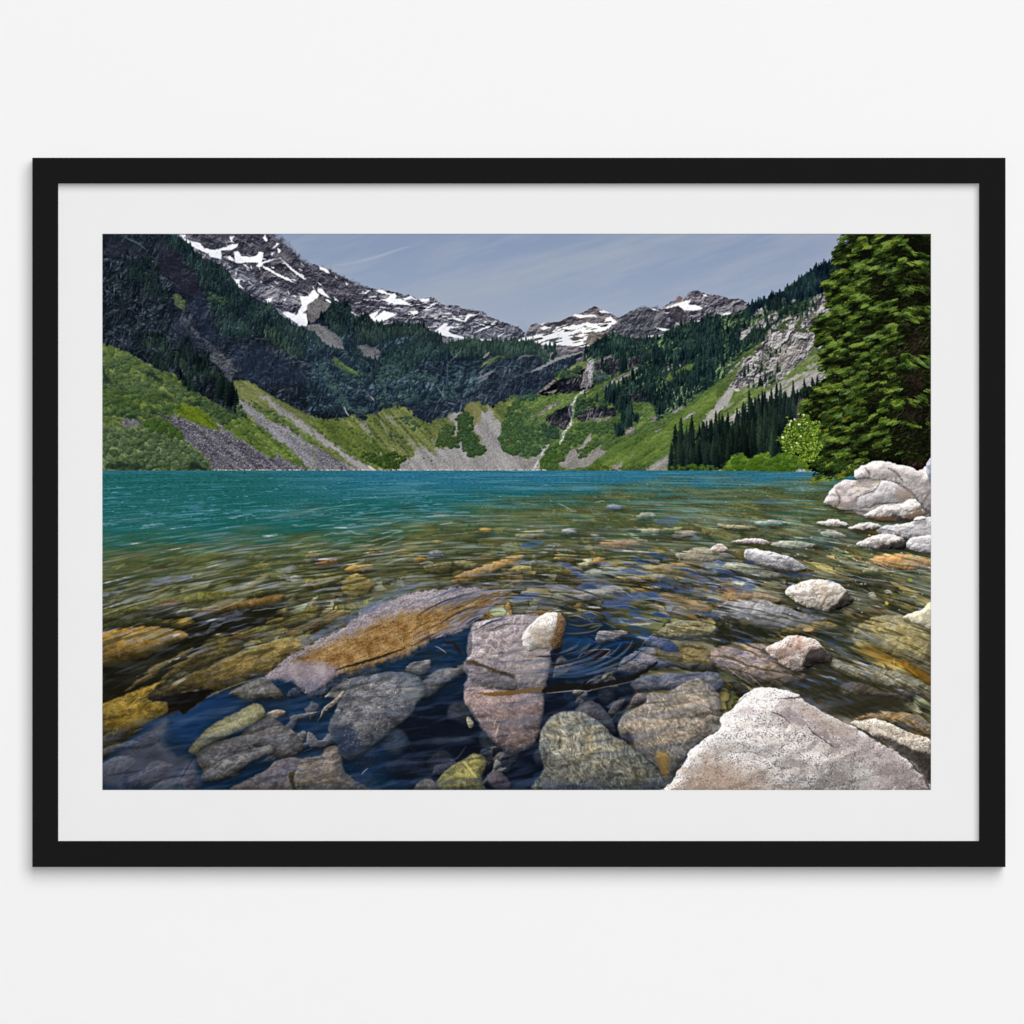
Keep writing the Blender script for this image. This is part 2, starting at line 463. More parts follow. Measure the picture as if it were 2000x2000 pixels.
def left_wall():
    """the dark wooded mountain on the left, its shaded cliffs and the sunlit fir belts"""
    A = Area([(195, 450), (322, 450)] + Z1((640, 60), (700, 60), (760, 90), (850, 180), (930, 280), (1000, 300), (1100, 325), (1200, 405), (1240, 490), (1320, 570),
             (1450, 640), (1530, 690), (1650, 760), (1750, 850), (1900, 940)) + Z2((0, 960), (60, 990), (120, 1080), (200, 1150), (260, 1300), (430, 1420)) +
             [(720, 770), (760, 830), (500, 830), (195, 830)], rough=4, rs=16, seed=10)
    lay(A, g_cliff(A.x, A.y, 41, 58, (9, 14, 21), (25, 32, 41), (54, 62, 70), 15))
    # bluish haze in the deep gully
    for p, cc, a in [(Z1((900, 560), (1000, 700), (1060, 900), (1150, 1060), (1000, 1060), (900, 900), (820, 700)), (36, 42, 66), 0.45),
                     (Z1((640, 800), (760, 820), (900, 960), (950, 1080), (860, 1180), (720, 1080)), (40, 46, 64), 0.5),
                     (Z1((1200, 1050), (1500, 1100), (1700, 1200), (1932, 1380), (1932, 1449), (1350, 1449), (1250, 1250)), (30, 40, 62), 0.5),
                     (Z1((560, 40), (640, 120), (900, 440), (960, 640), (700, 560), (520, 330)), (40, 36, 48), 0.5),
                     (Z1((0, 40), (180, 60), (420, 200), (300, 260), (120, 260), (0, 220)), (40, 40, 52), 0.5)]:
        lay(Area(p, rough=8, rs=30, seed=13), cc, a, 26)
    for q in range(46):                                             # pale seams running down the rock
        rng = np.random.RandomState(300 + q)
        x, y = 215 + rng.rand() * 400, 470 + rng.rand() * 260
        if y > 560 + (x - 200) * 0.75 + 120 or y < 450 + (x - 330) * 0.75:
            continue
        L = 8 + rng.rand() * 22
        stroke([(x, y), (x + L * 0.4, y + L * 0.45), (x + L * 0.75, y + L * 1.0)], 1.6 + rng.rand() * 1.4, (76, 78, 90), 0.3 + 0.3 * rng.rand(), 1.5)
    stroke(Z1((180, 40), (260, 90), (350, 130), (420, 190)), 3, (86, 98, 104), 0.7, 2)
    # lit rib of rock
    A = Area(Z1((740, 780), (800, 840), (880, 940), (930, 1020), (1010, 1060), (1150, 1180), (1260, 1290), (1300, 1300), (1230, 1370), (1240, 1449), (1190, 1430),
                (1150, 1340), (1040, 1240), (1020, 1150), (990, 1060), (900, 1010), (840, 960), (780, 860)), rough=5, seed=14)
    lay(A, g_rock(A.x, A.y, 42, (30, 34, 44), (78, 80, 88), (150, 142, 138), 42, 9), 0.8, 7)
    # firs
    belt = Z1((560, 30), (740, 60), (850, 180), (930, 280), (1000, 300), (1110, 325), (1200, 410), (1240, 500), (1320, 580), (1450, 650), (1540, 700), (1650, 770),
              (1760, 860), (1932, 950), (1980, 1150), (1880, 1200), (1700, 1120), (1500, 1000), (1250, 1010), (1130, 1020), (1040, 780), (950, 560), (900, 420), (780, 250), (640, 160))
    forest(belt, 620, 9, 26, 51, (12, 24, 29), (62, 86, 78), 0.2, 12, floor=((11, 20, 26), (26, 38, 42), (56, 74, 72)), rough=7)
    forest(Z1((1500, 900), (1932, 950), (1990, 1200), (1850, 1210), (1650, 1130), (1550, 1020)), 120, 8, 18, 59, (18, 32, 32), (92, 116, 84), 0.25, 12)
    forest(Z1((210, 220), (330, 240), (500, 320), (560, 480), (660, 620), (600, 680), (420, 600), (280, 520), (230, 380)), 170, 10, 24, 52, (10, 20, 24), (46, 68, 58), 0.22, 10, rough=8)
    forest(Z1((330, 1000), (480, 960), (600, 1020), (650, 1150), (640, 1280), (560, 1360), (440, 1240), (340, 1160)), 100, 12, 26, 53, (10, 20, 22), (52, 74, 56), 0.24, 10, rough=8)
    forest(Z1((740, 1060), (830, 1010), (930, 1180), (1010, 1300), (1120, 1420), (980, 1449), (800, 1400), (700, 1240)), 110, 14, 34, 54, (9, 18, 20), (50, 72, 54), 0.22, 10, rough=8)
    forest(Z1((0, 260), (200, 480), (420, 760), (600, 900), (300, 900), (0, 640)), 90, 8, 18, 55, (8, 13, 20), (28, 40, 44), 0.24, 6, rough=8)
    forest(Z1((1250, 1050), (1600, 1120), (1932, 1380), (1932, 1449), (1500, 1449), (1280, 1250)), 60, 7, 14, 56, (16, 26, 38), (54, 74, 82), 0.3, 8, rough=8)
    A = Area(Z1((660, 600), (720, 600), (790, 660), (780, 700), (770, 760), (700, 720), (670, 650)), rough=4, rs=8, seed=16)
    lay(A, g_meadow(A.x, A.y, 43, 40, (28, 38, 30), (84, 98, 62), (148, 152, 112), 7), 0.85, 5)
    shrubs(Z1((1000, 560), (1200, 680), (1150, 720), (980, 640)), 20, 3, 6, 17, (20, 34, 32), (84, 106, 78))


def center_wall():
    # rocky shelf behind the cliffs
    A = Area(Z2((0, 720), (100, 640), (250, 690), (380, 700), (430, 800), (560, 830), (700, 890), (900, 860), (1180, 950), (1290, 1020), (1380, 1040),
                (1932, 1050), (2200, 1080), (2200, 1460), (900, 1700), (0, 1700)), rough=4, rs=14, seed=20)
    lay(A, g_cliff(A.x, A.y, 44, 78, (12, 19, 28), (29, 43, 54), (66, 82, 90), 15))
    # grey talus
    for p, sd in [(Z2((0, 900), (60, 880), (120, 880), (200, 930), (270, 980), (340, 1060), (340, 1120), (260, 1120), (150, 1050), (60, 960), (0, 940)), 1),
                  (Z2((460, 1080), (560, 1090), (650, 1110), (710, 1150), (700, 1220), (600, 1225), (540, 1180), (480, 1120)), 2),
                  (Z2((0, 700), (110, 640), (240, 700), (160, 760), (110, 830), (40, 880), (0, 830)), 3),
                  (Z2((1270, 1010), (1390, 1040), (1340, 1090), (1290, 1060)), 4)]:
        B = Area(p, rough=3, seed=sd)
        lay(B, g_scree(B.x, B.y, 70 + sd, (62, 60, 64), (126, 122, 124), (168, 162, 160), 3.2, 50), 0.95, 4)
    fl = ((13, 22, 30), (30, 44, 48), (66, 84, 78))
    forest(Z2((130, 800), (250, 690), (370, 690), (440, 800), (450, 940), (340, 1000), (230, 960), (150, 860)), 120, 9, 24, 71, (13, 24, 30), (58, 80, 74), 0.22, 11, fl, 5)
    forest(Z2((440, 880), (540, 800), (640, 880), (760, 890), (900, 880), (1080, 890), (1190, 980), (1260, 1000), (1300, 1090), (1200, 1080), (1060, 1000), (860, 1000), (760, 1060),
              (600, 1090), (450, 1020)), 330, 10, 24, 72, (12, 22, 28), (70, 92, 70), 0.22, 12, fl, 5)
    forest(Z2((0, 960), (80, 970), (150, 1090), (280, 1120), (320, 1160), (180, 1130), (60, 1060), (0, 1030)), 60, 8, 18, 73, (14, 24, 30), (60, 82, 76), 0.24, 10)
    forest(Z2((330, 1000), (420, 980), (480, 1120), (560, 1200), (680, 1230), (640, 1449), (520, 1449), (480, 1300), (350, 1100)), 120, 9, 22, 74, (13, 24, 32), (56, 80, 76), 0.22, 10)
    forest(Z2((700, 1150), (860, 1080), (1020, 1010), (1180, 1080), (1300, 1130), (1280, 1230), (1120, 1180), (1000, 1300), (900, 1400), (700, 1420), (660, 1330)), 330, 9, 22, 75,
           (14, 28, 34), (72, 98, 84), 0.26, 12, fl, 5)
    forest(Z2((1310, 1070), (1420, 1040), (1932, 1040), (2200, 1060), (2200, 1150), (1932, 1200), (1700, 1170), (1600, 1180), (1400, 1190), (1330, 1150)), 380, 9, 24, 76,
           (16, 30, 32), (82, 104, 76), 0.22, 13, fl, 4)
    # bushes clinging to the cliffs
    for p, n, sd in [(Y2((100, 250), (200, 330), (330, 560), (420, 700), (600, 720), (560, 780), (380, 740), (250, 600), (130, 380)), 130, 81),
                     (Y2((230, 230), (300, 300), (520, 400), (560, 480), (430, 470), (300, 380)), 60, 82), (Y2((640, 600), (820, 560), (900, 440), (940, 560), (1100, 560), (1060, 640), (900, 660), (800, 700), (680, 700)), 70, 83),
                     (Y2((960, 390), (1150, 400), (1260, 470), (1180, 470), (1000, 440)), 50, 84), (Y2((1280, 500), (1400, 500), (1420, 620), (1300, 650)), 36, 85),
                     (Y2((660, 360), (800, 300), (860, 360), (760, 480), (690, 540)), 80, 86), (Y2((980, 700), (1080, 720), (1300, 770), (1250, 830), (1180, 760)), 40, 87)]:
        shrubs(p, n, 2.5, 6, sd, (16, 28, 36), (86, 112, 104), 14)
    forest(Y2((940, 500), (1100, 480), (1200, 560), (1140, 700), (1000, 690)), 40, 10, 26, 77, (12, 24, 32), (60, 88, 84), 0.24, 10)
    forest(Y2((500, 250), (640, 260), (640, 420), (540, 400)), 40, 8, 20, 78, (13, 24, 32), (50, 72, 70), 0.22, 8)
    A = Area(Y2((240, 220), (300, 260), (440, 350), (500, 400), (430, 390), (330, 340), (260, 290)), rough=3, seed=24)
    lay(A, g_meadow(A.x, A.y, 45, 35, (42, 58, 32), (98, 120, 58), (140, 156, 92), 6), 0.9, 4)
    # streams, ledges
    stroke(Y2((1320, 290), (1322, 380), (1312, 480)), 2.0, (80, 94, 124), 0.65, 1.6, taper=False, rough=1.2, rs=4)
    stroke(Y2((1460, 130), (1440, 180), (1390, 230), (1330, 290)), 1.6, (150, 156, 160), 0.6, 1.5, rough=1.5, rs=4)
    stroke(Y2((1350, 170), (1380, 220), (1400, 240)), 1.6, (150, 148, 150), 0.5, 1.5, rough=1.5, rs=4)
    stroke(Y2((1290, 500), (1280, 560), (1290, 640)), 2, (120, 128, 144), 0.7, 1.6)
    stroke(Y2((1220, 500), (1260, 560), (1280, 600)), 2, (150, 152, 160), 0.6, 1.6)
    stroke(Y2((345, 690), (370, 750), (400, 790)), 2.4, (196, 196, 200), 0.8, 1.5)
    stroke(Y2((600, 600), (630, 640)), 3.5, (176, 164, 160), 0.8, 2)
    stroke(Y2((560, 560), (600, 610), (640, 640)), 2, (120, 118, 120), 0.6, 2)
    for i, (p, w, c) in enumerate([(((1600, 430), (1680, 400), (1760, 360), (1830, 310)), 5, (130, 126, 130)), (((1600, 480), (1660, 440), (1740, 400)), 4, (118, 116, 124)), (((1610, 390), (1680, 340)), 3.5, (104, 104, 112)),
                                   (((1660, 240), (1720, 180)), 5, (150, 140, 136)), (((1600, 560), (1630, 610), (1560, 660)), 3, (96, 96, 106)), (((1600, 520), (1650, 470)), 3, (80, 84, 96)),
                                   (((860, 610), (890, 590)), 5, (120, 128, 120))]):
        stroke(Y2(*p), w, c, 0.85, 1.8, rough=1.5, rs=5, seed=i)
    A = Area(Y2((1620, 330), (1700, 250), (1800, 220), (1880, 230), (1760, 270), (1680, 310)), rough=3, seed=25)
    lay(A, g_meadow(A.x, A.y, 46, -30, (44, 58, 36), (96, 112, 64), (140, 150, 100), 6), 0.9, 4)
    rng = np.random.RandomState(66)
    for q in range(150):                                            # small ledges and clefts on the wall
        x, y = 625 + 500 * rng.rand(), 690 + 130 * rng.rand()
        if y > 700 + 105 * (1 - abs(x - 830) / 330) + 20 or y < 690:
            continue
        L = 5 + 13 * rng.rand()
        sg = 1 if x > 900 else (-1 if x < 760 else rng.choice([-1, 1]))
        c, a = [((98, 108, 116), 0.42), ((9, 14, 22), 0.6), ((74, 96, 92), 0.45)][rng.randint(3)]
        stroke([(x, y), (x + L * .5, y - sg * L * .28), (x + L, y - sg * L * .5)], 1.3 + 2 * rng.rand(), c, a, 1.8, rough=1.5, rs=4, seed=q)
    # dark cliffs right of centre, with pale ledges along their tops
    A = Area(Z3((-80, 1220), (0, 1210), (100, 1190), (200, 1170), (280, 1200), (290, 1290), (400, 1235), (540, 1190), (660, 1150), (665, 1190), (610, 1240), (560, 1310), (430, 1400),
                (330, 1449)) + Y3((240, 590), (100, 640), (0, 660), (-100, 680)) + Y2((1600, 700), (1500, 730), (1350, 790), (1110, 880), (960, 800), (860, 730)) + Y2((1300, 640), (1560, 600)), rough=3, seed=26)
    lay(A, g_cliff(A.x, A.y, 47, 70, (13, 18, 28), (31, 40, 53), (66, 74, 84), 12), 1, 3)
    stroke(Z3((170, 1340), (280, 1290), (400, 1225), (540, 1180), (672, 1148)), 6.5, (150, 148, 150), 0.9, 2, rough=2, rs=6)
    stroke(Z3((40, 1225), (110, 1185), (200, 1180)), 4, (110, 108, 110), 0.8, 2, rough=1.5)
    stroke(Z3((600, 1222), (660, 1195)), 4, (136, 134, 140), 0.8, 2, rough=1.5)
    forest(Z3((200, 1100), (420, 1090), (420, 1220), (290, 1270), (270, 1190)), 80, 9, 22, 79, (13, 26, 28), (66, 92, 70), 0.22, 12)
    A = Area(Z3((400, 1400), (450, 1340), (560, 1290), (660, 1230), (710, 1240), (690, 1300), (620, 1330), (560, 1360), (440, 1410)), rough=3, seed=27)
    lay(A, g_meadow(A.x, A.y, 48, -30, (44, 62, 34), (92, 116, 56), (136, 152, 84), 6), 0.95, 4)
    # a little air between here and the wall
    for p, c, a in [([(560, 640), (1130, 640), (1130, 780), (1000, 800), (860, 850), (700, 830), (600, 760)], (78, 104, 122), 0.13), ([(200, 457), (420, 457), (640, 680), (700, 840), (480, 760), (200, 680)], (70, 92, 108), 0.07)]:
        lay(Area(p, rough=10, rs=40, seed=29), c, a, 50)


def right_slope():
    """the wooded slope right of the waterfall, its slabs, meadow and talus"""
    wood = Z3((690, 1110), (800, 1040), (870, 1000), (960, 960), (1050, 1000), (1250, 1020), (1400, 1000), (1500, 920), (1620, 880), (1780, 850), (1932, 790)) + \
        Z4((60, 740), (140, 730), (240, 690), (310, 640), (450, 590), (560, 540), (700, 440), (900, 310), (1050, 260), (1140, 180), (1250, 120), (1300, 600), (1100, 640), (900, 760)) + \
        Y4((400, 400), (200, 700), (0, 800)) + Y3((1800, 800), (1500, 900), (1000, 900), (800, 700), (760, 500), (700, 250))
    A = Area(wood, rough=3, rs=10, seed=30)
    lay(A, g_cliff(A.x, A.y, 91, 90, (14, 28, 30), (40, 60, 50), (96, 114, 80), 9), 1, 3)
    # meadow apron running down to the lake
    A = Area(Y3((-60, 620), (0, 625), (110, 600), (240, 575), (330, 590), (420, 575), (600, 540), (700, 560), (760, 520), (830, 480), (960, 420), (1190, 325), (1180, 400), (1000, 520), (900, 560), (870, 640),
                (1000, 700), (1150, 660), (1300, 650), (1340, 700), (1360, 830), (1500, 760), (1700, 640), (1830, 540), (1932, 460), (2000, 420)) +
             Y4((200, 200), (330, 110), (420, 60), (900, 40), (900, 400), (0, 1000), (0, 1226)) + Y3((1932, 1310), (-60, 1310)), rough=4, rs=10, seed=31)
    lay(A, g_meadow(A.x, A.y, 92, -35, (34, 54, 34), (82, 108, 54), (128, 146, 80), 6, 0.55), 1, 4)
    B = Area(Y3((560, 1290), (760, 1200), (1000, 1060), (1180, 960), (1400, 900), (1600, 740), (1800, 600), (1932, 500)) + Y4((120, 380), (0, 620), (0, 800)) + Y3((1700, 900), (1520, 1080), (1300, 1220), (1000, 1300)),
             rough=6, rs=24, seed=32)
    lay(B, g_meadow(B.x, B.y, 93, -36, (46, 68, 32), (94, 120, 48), (132, 150, 72), 7, 0.5), 0.85, 14)
    B = Area(Y3((0, 640), (200, 760), (330, 860), (460, 920), (470, 1000), (350, 1050), (280, 1130), (150, 1180), (-60, 1130)), rough=8, rs=20, seed=33)
    lay(B, g_meadow(B.x, B.y, 94, -70, (32, 52, 36), (78, 106, 62), (120, 142, 86), 5, 0.8), 0.9, 10)
    # rock bands and overhangs
    for i, (p, k) in enumerate([(Y3((310, 820), (400, 750), (530, 685), (560, 660), (590, 760), (545, 860), (510, 930), (460, 905), (420, 890), (350, 850)), 0), (Y3((600, 790), (740, 700), (860, 690), (1000, 720), (980, 775), (900, 790), (760, 810), (640, 840)), 0.05),
                                (Y3((1000, 640), (1140, 540), (1300, 560), (1300, 640), (1150, 650), (1050, 690)), 0), (Y3((420, 470), (520, 440), (640, 420), (660, 500), (610, 560), (500, 570), (430, 540)), 0),
                                (Y3((800, 260), (960, 240), (1100, 230), (1290, 220), (1240, 300), (1080, 330), (950, 390), (850, 400), (780, 330)), 0)]):
        B = Area(p, rough=4, rs=10, seed=34 + i)
        lay(B, g_cliff(B.x, B.y, 95 + i, 80, (12, 16, 24), (34, 36, 46), (86, 82, 88), 9, k), 0.95, 4)
    for i, p in enumerate([Y3((820, 535), (900, 490), (960, 440), (1080, 380), (1200, 320), (1195, 355), (1060, 430), (960, 500), (880, 535)), Y3((1430, 315), (1560, 280), (1675, 262), (1650, 310), (1560, 335), (1440, 365)),
                           Y3((240, 570), (320, 500), (400, 440), (420, 460), (330, 530)), Y3((300, 570), (370, 550), (430, 530), (400, 570)), Y3((270, 715), (340, 690), (460, 640), (430, 680), (340, 725)),
                           Y3((170, 800), (260, 760), (340, 735), (300, 770)), Y3((730, 800), (860, 810), (940, 785), (920, 820), (800, 840)), Y3((1580, 830), (1660, 770), (1760, 710), (1700, 790)),
                           Y3((1060, 940), (1100, 890), (1160, 870), (1150, 940), (1090, 980)), Y3((1500, 760), (1580, 700), (1640, 690), (1560, 750)), Y3((800, 270), (900, 215), (1020, 190), (1000, 225), (870, 250)),
                           Y3((1300, 840), (1340, 790), (1380, 800), (1340, 835)), Y3((570, 370), (640, 320), (660, 340), (600, 380)), Y3((1340, 940), (1400, 900), (1420, 905), (1360, 950)), Y3((780, 370), (840, 350), (880, 390), (800, 410))]):
        B = Area(p, rough=2.5, rs=7, seed=50 + i)
        lay(B, g_rock(B.x, B.y, 100 + i, (70, 66, 70), (136, 130, 128), (186, 180, 176), -28, 8), 0.9, 3)
    # talus tongues
    for i, p in enumerate([Y3((430, 1245), (500, 1180), (545, 1105), (640, 1085), (700, 1000), (752, 925), (742, 1000), (700, 1055), (665, 1110), (640, 1150), (690, 1180), (760, 1120), (830, 1050), (842, 1110), (900, 1118), (790, 1200), (700, 1262), (520, 1285)),
                           Y3((-60, 1140), (0, 1150), (150, 1190), (250, 1150), (340, 1035), (358, 1055), (300, 1160), (245, 1220), (265, 1305), (-60, 1305)),
                           Y3((885, 1308), (960, 1255), (1045, 1215), (1025, 1308)), Y3((1240, 1308), (1330, 1240), (1470, 1155), (1550, 1130), (1480, 1220), (1440, 1308)), Y3((1110, 1170), (1130, 1140), (1150, 1160))]):
        B = Area(p, rough=3.5, rs=9, seed=70 + i)
        lay(B, g_scree(B.x, B.y, 110 + i, (96, 92, 92), (150, 145, 143), (192, 186, 184), 3.2, -35), 0.95, 4)
    shrubs(Y3((590, 1120), (700, 1060), (830, 1010), (850, 1050), (740, 1110), (690, 1180), (640, 1170)), 50, 2.5, 5, 41, (38, 56, 38), (90, 112, 62), 10)
    shrubs(Y3((260, 1300), (280, 1180), (360, 1070), (480, 1020), (560, 1000), (540, 1110), (440, 1240), (440, 1300)), 150, 2.5, 5.5, 42, (38, 60, 36), (92, 116, 58), 10)
    shrubs(Y3((480, 960), (700, 850), (960, 850), (1000, 960), (760, 930), (600, 1080), (480, 1020)), 130, 2.5, 5, 43, (36, 56, 38), (90, 114, 66), 10)
    shrubs(Y3((0, 900), (240, 880), (420, 930), (350, 1020), (250, 1150), (100, 1160), (0, 1120)), 160, 2.5, 5, 44, (36, 56, 40), (84, 110, 70), 10)
    shrubs(Y3((280, 860), (430, 900), (460, 1000), (340, 980)), 40, 3, 6, 45, (22, 40, 34), (72, 96, 74), 10)
    shrubs(Y3((600, 620), (720, 640), (900, 640), (880, 690), (720, 720), (600, 790)), 50, 3, 7, 46, (18, 34, 32), (84, 110, 76), 12)
    shrubs(Y3((400, 380), (640, 330), (640, 420), (480, 440)), 50, 3, 6, 47, (26, 40, 36), (82, 104, 78), 12)
    shrubs(Y3((790, 380), (900, 390), (880, 440), (780, 450)), 24, 3, 6, 48, (30, 44, 44), (100, 116, 108), 12)
    shrubs(Y3((0, 600), (250, 580), (300, 590), (100, 640)), 36, 3, 6, 49, (30, 50, 44), (84, 110, 88), 12)
    # waterfall
    B = Area(Y3((700, 295), (765, 245), (775, 330), (765, 460), (745, 515), (650, 525), (640, 480), (680, 400)), rough=4, rs=9, seed=80)
    lay(B, g_rock(B.x, B.y, 120, (60, 58, 66), (120, 114, 118), (190, 186, 190), 84, 9), 0.95, 3)
    wf = (232, 231, 236)
    for p, w, a in [(((765, 248), (735, 275), (712, 300), (706, 350), (690, 380)), 1.9, .9), (((740, 290), (738, 340), (734, 400), (742, 460), (738, 520)), 1.9, .9), (((720, 310), (724, 380), (722, 470)), 2, .7),
                    (((690, 360), (676, 400), (668, 450)), 2, .7), (((655, 380), (652, 440)), 2, .5), (((745, 310), (752, 380), (748, 430)), 1.8, .6), (((760, 250), (768, 300), (764, 340)), 1.6, .5),
                    (((730, 520), (690, 540), (650, 560), (615, 590)), 3.2, .75), (((740, 530), (700, 560), (640, 575)), 2.5, .6), (((620, 580), (596, 625), (572, 668), (548, 690)), 3.2, .95), (((575, 660), (572, 720), (572, 790)), 3.0, .85),
                    (((545, 690), (540, 740), (545, 800)), 2.4, .6), (((572, 780), (556, 840), (540, 880), (520, 905)), 3.2, .9), (((556, 850), (590, 840)), 2, .5), (((530, 890), (500, 940), (478, 985), (460, 1030), (450, 1058)), 3.2, .95),
                    (((470, 915), (476, 950), (480, 990)), 1.8, .7), (((520, 910), (490, 930), (470, 960)), 2.2, .7), (((340, 1050), (300, 1110), (270, 1170), (245, 1215), (215, 1270)), 3, .6), (((250, 1200), (255, 1250), (262, 1300)), 2.6, .8),
                    (((245, 1220), (220, 1260), (200, 1290)), 2.6, .8)]:
        for dx, ww in ((0, 1.0), (-9, 0.55), (10, 0.5), (4, 0.6)):
            q = [(px + dx + (11 * ((k * 37 + dx) % 5) / 5 - 5), py) for k, (px, py) in enumerate(p)]
            stroke(Y3(*q), w * ww * 0.84, wf, a * (1.0 if dx == 0 else 0.6), 1.5, rough=2.4, rs=3.2, seed=int(p[0][0]) + dx + 20, broken=0.8)
    # firs on the slope
    fl = None
    forest(Z3((690, 1130), (800, 1050), (870, 1010), (960, 980), (1050, 1010), (1250, 1040), (1400, 1010), (1500, 930), (1620, 890), (1780, 860), (1932, 800)) + Z4((0, 760), (60, 750), (60, 1000), (0, 1200)) +
           Z3((1900, 1430), (1700, 1300), (1300, 1200), (1050, 1250), (850, 1180), (700, 1200)), 800, 10, 26, 121, (12, 26, 32), (64, 90, 78), 0.19, 12, fl, 6)
    forest(Z3((1250, 1190), (1640, 1130), (1932, 1000)) + Z4((0, 900), (200, 820), (330, 860), (400, 930), (280, 1000), (180, 1090), (0, 1210)) + Y3((1900, 430), (1800, 540), (1660, 640), (1520, 720), (1420, 740), (1300, 640), (1060, 640), (1040, 470), (1200, 340)),
           520, 12, 32, 122, (10, 24, 30), (56, 82, 72), 0.17, 12, fl, 6)
    B = Area(Y3((1450, 440), (1480, 370), (1560, 350), (1640, 310), (1710, 290), (1690, 350), (1560, 400), (1500, 470)), rough=4, seed=82)
    lay(B, g_meadow(B.x, B.y, 97, -35, (56, 78, 40), (96, 120, 54), (130, 148, 72), 6), 0.9, 5)
    forest(Y3((1480, 400), (1640, 360), (1700, 420), (1560, 480)), 40, 12, 24, 128, (12, 26, 30), (56, 82, 66), 0.17)
    for sd, p, n, h0, h1 in [(123, Y3((880, 560), (960, 520), (1010, 520), (1000, 700), (900, 640)), 40, 18, 40), (124, Y3((960, 680), (1130, 680), (1130, 860), (1040, 880), (1040, 760)), 46, 18, 44), (125, Y3((970, 900), (1060, 860), (1070, 960), (1000, 970)), 20, 14, 30),
                             (126, Y3((1120, 760), (1210, 780), (1200, 850), (1130, 850)), 14, 12, 20), (127, Y3((1330, 640), (1500, 560), (1500, 690), (1400, 760)), 50, 14, 30), (131, Y3((800, 590), (820, 600), (800, 640)), 3, 14, 20), (132, Y3((680, 580), (700, 590), (690, 620)), 3, 10, 16),
                             (133, Y3((840, 250), (900, 300), (960, 380), (900, 380), (840, 330)), 20, 10, 22), (134, Y3((1030, 280), (1080, 300), (1070, 340), (1030, 330)), 8, 30, 52)]:
        forest(p, n, h0, h1, sd, (10, 22, 28), (54, 80, 66), 0.16, 10, None, 3, hs=0.85)
    # right hand ridge line against the sky and the pale rock face
    forest(Z4((230, 700), (310, 650), (450, 600), (560, 550), (700, 450), (900, 320), (1050, 270), (1140, 200), (1250, 140), (1250, 420), (1040, 520), (930, 540), (860, 570), (740, 610), (640, 640), (560, 690), (440, 700), (330, 740), (250, 790)),
           620, 12, 30, 141, (12, 26, 34), (46, 68, 70), 0.19, 9, ((12, 26, 34), (26, 42, 48), (50, 66, 66)), 5)
    B = Area(Z4((60, 1330), (150, 1180), (300, 1100), (390, 980), (480, 870), (560, 790), (640, 735), (700, 760), (800, 720), (830, 625), (870, 570), (940, 535), (1060, 600), (1150, 560), (1250, 600), (1250, 1348), (100, 1420)), rough=6, rs=14, seed=83)
    lay(B, g_rock(B.x, B.y, 130, (52, 54, 58), (132, 128, 128), (204, 200, 198), 128, 15, 1.35), 1, 5)
    for i, p in enumerate([Z4((320, 740), (330, 715), (430, 655), (435, 720), (350, 745)), Z4((205, 960), (215, 890), (330, 820), (440, 750), (540, 712), (535, 780), (440, 850), (300, 885), (230, 960)), Z4((560, 610), (600, 590), (610, 640), (570, 640)),
                           Z4((640, 640), (680, 590), (690, 620)), Z4((1000, 640), (1060, 590), (1110, 580), (1060, 640))]):
        B = Area(p, rough=4, rs=8, seed=84 + i)
        lay(B, g_rock(B.x, B.y, 131 + i, (66, 66, 70), (146, 142, 142), (206, 202, 200), 128, 10, 1.3), 0.95, 4)
    B = Area(Z4((560, 1000), (640, 1040), (700, 960), (760, 1000), (640, 1180), (520, 1290), (480, 1250)), rough=8, seed=90)
    lay(B, (178, 168, 154), 0.35, 16)
    rng = np.random.RandomState(5)
    shrubs(Z4((560, 720), (700, 700), (860, 760), (780, 900), (640, 900), (500, 900)), 36, 2, 6, 142, (36, 50, 34), (104, 116, 72), 10, 0.8)
    shrubs(Z4((380, 1040), (460, 1000), (560, 1080), (460, 1200), (300, 1260), (260, 1200)), 26, 2, 5, 143, (40, 54, 38), (112, 120, 80), 10, 0.75)
    for sd, p, n, h0, h1 in [(144, Z4((560, 690), (830, 640), (930, 560), (900, 680), (760, 800), (640, 800)), 46, 8, 22), (145, Z4((300, 880), (440, 860), (430, 980), (300, 990)), 34, 14, 34), (146, Z4((400, 1060), (560, 1010), (620, 1060), (440, 1130)), 9, 8, 18),
                             (147, Z4((200, 1200), (660, 1180), (600, 1270), (200, 1300)), 12, 16, 34), (148, Y4((270, 500), (500, 400), (520, 440), (380, 570), (280, 600)), 24, 20, 42), (149, Z4((420, 780), (580, 720), (560, 820), (440, 860)), 16, 12, 28), (150, Z4((340, 730), (440, 640), (600, 600), (620, 700), (440, 740)), 26, 12, 30)]:
        forest(p, n, h0, h1, sd, (16, 28, 30), (66, 86, 68), 0.17, 10, None, 4)
    # meadow and pale scree strips under the face
    for i, (p, kind) in enumerate([(Y4((0, 500), (140, 330), (240, 240), (140, 430), (0, 620)), 'm'), (Y4((0, 770), (60, 640), (230, 480), (300, 480), (470, 470), (560, 410), (760, 240), (850, 130), (960, 190), (1000, 260), (760, 400), (600, 500), (420, 600), (200, 690), (0, 860)), 'm'),
                                   (Y4((0, 600), (60, 540), (150, 465), (140, 540), (60, 640), (0, 700)), 's'), (Y4((0, 840), (60, 770), (250, 660), (330, 640), (250, 730), (130, 790), (0, 880)), 's'),
                                   (Y4((440, 640), (520, 540), (640, 470), (780, 390), (915, 325), (920, 370), (800, 470), (700, 540), (600, 600), (500, 650)), 's'), (Y4((780, 300), (900, 250), (970, 262), (900, 290), (820, 330)), 's'), (Y4((60, 640), (120, 600), (100, 650)), 's'),
                                   (Y4((320, 640), (480, 540), (620, 480), (640, 500), (460, 600), (340, 660)), 's')]):
        B = Area(p, rough=4, rs=9, seed=150 + i)
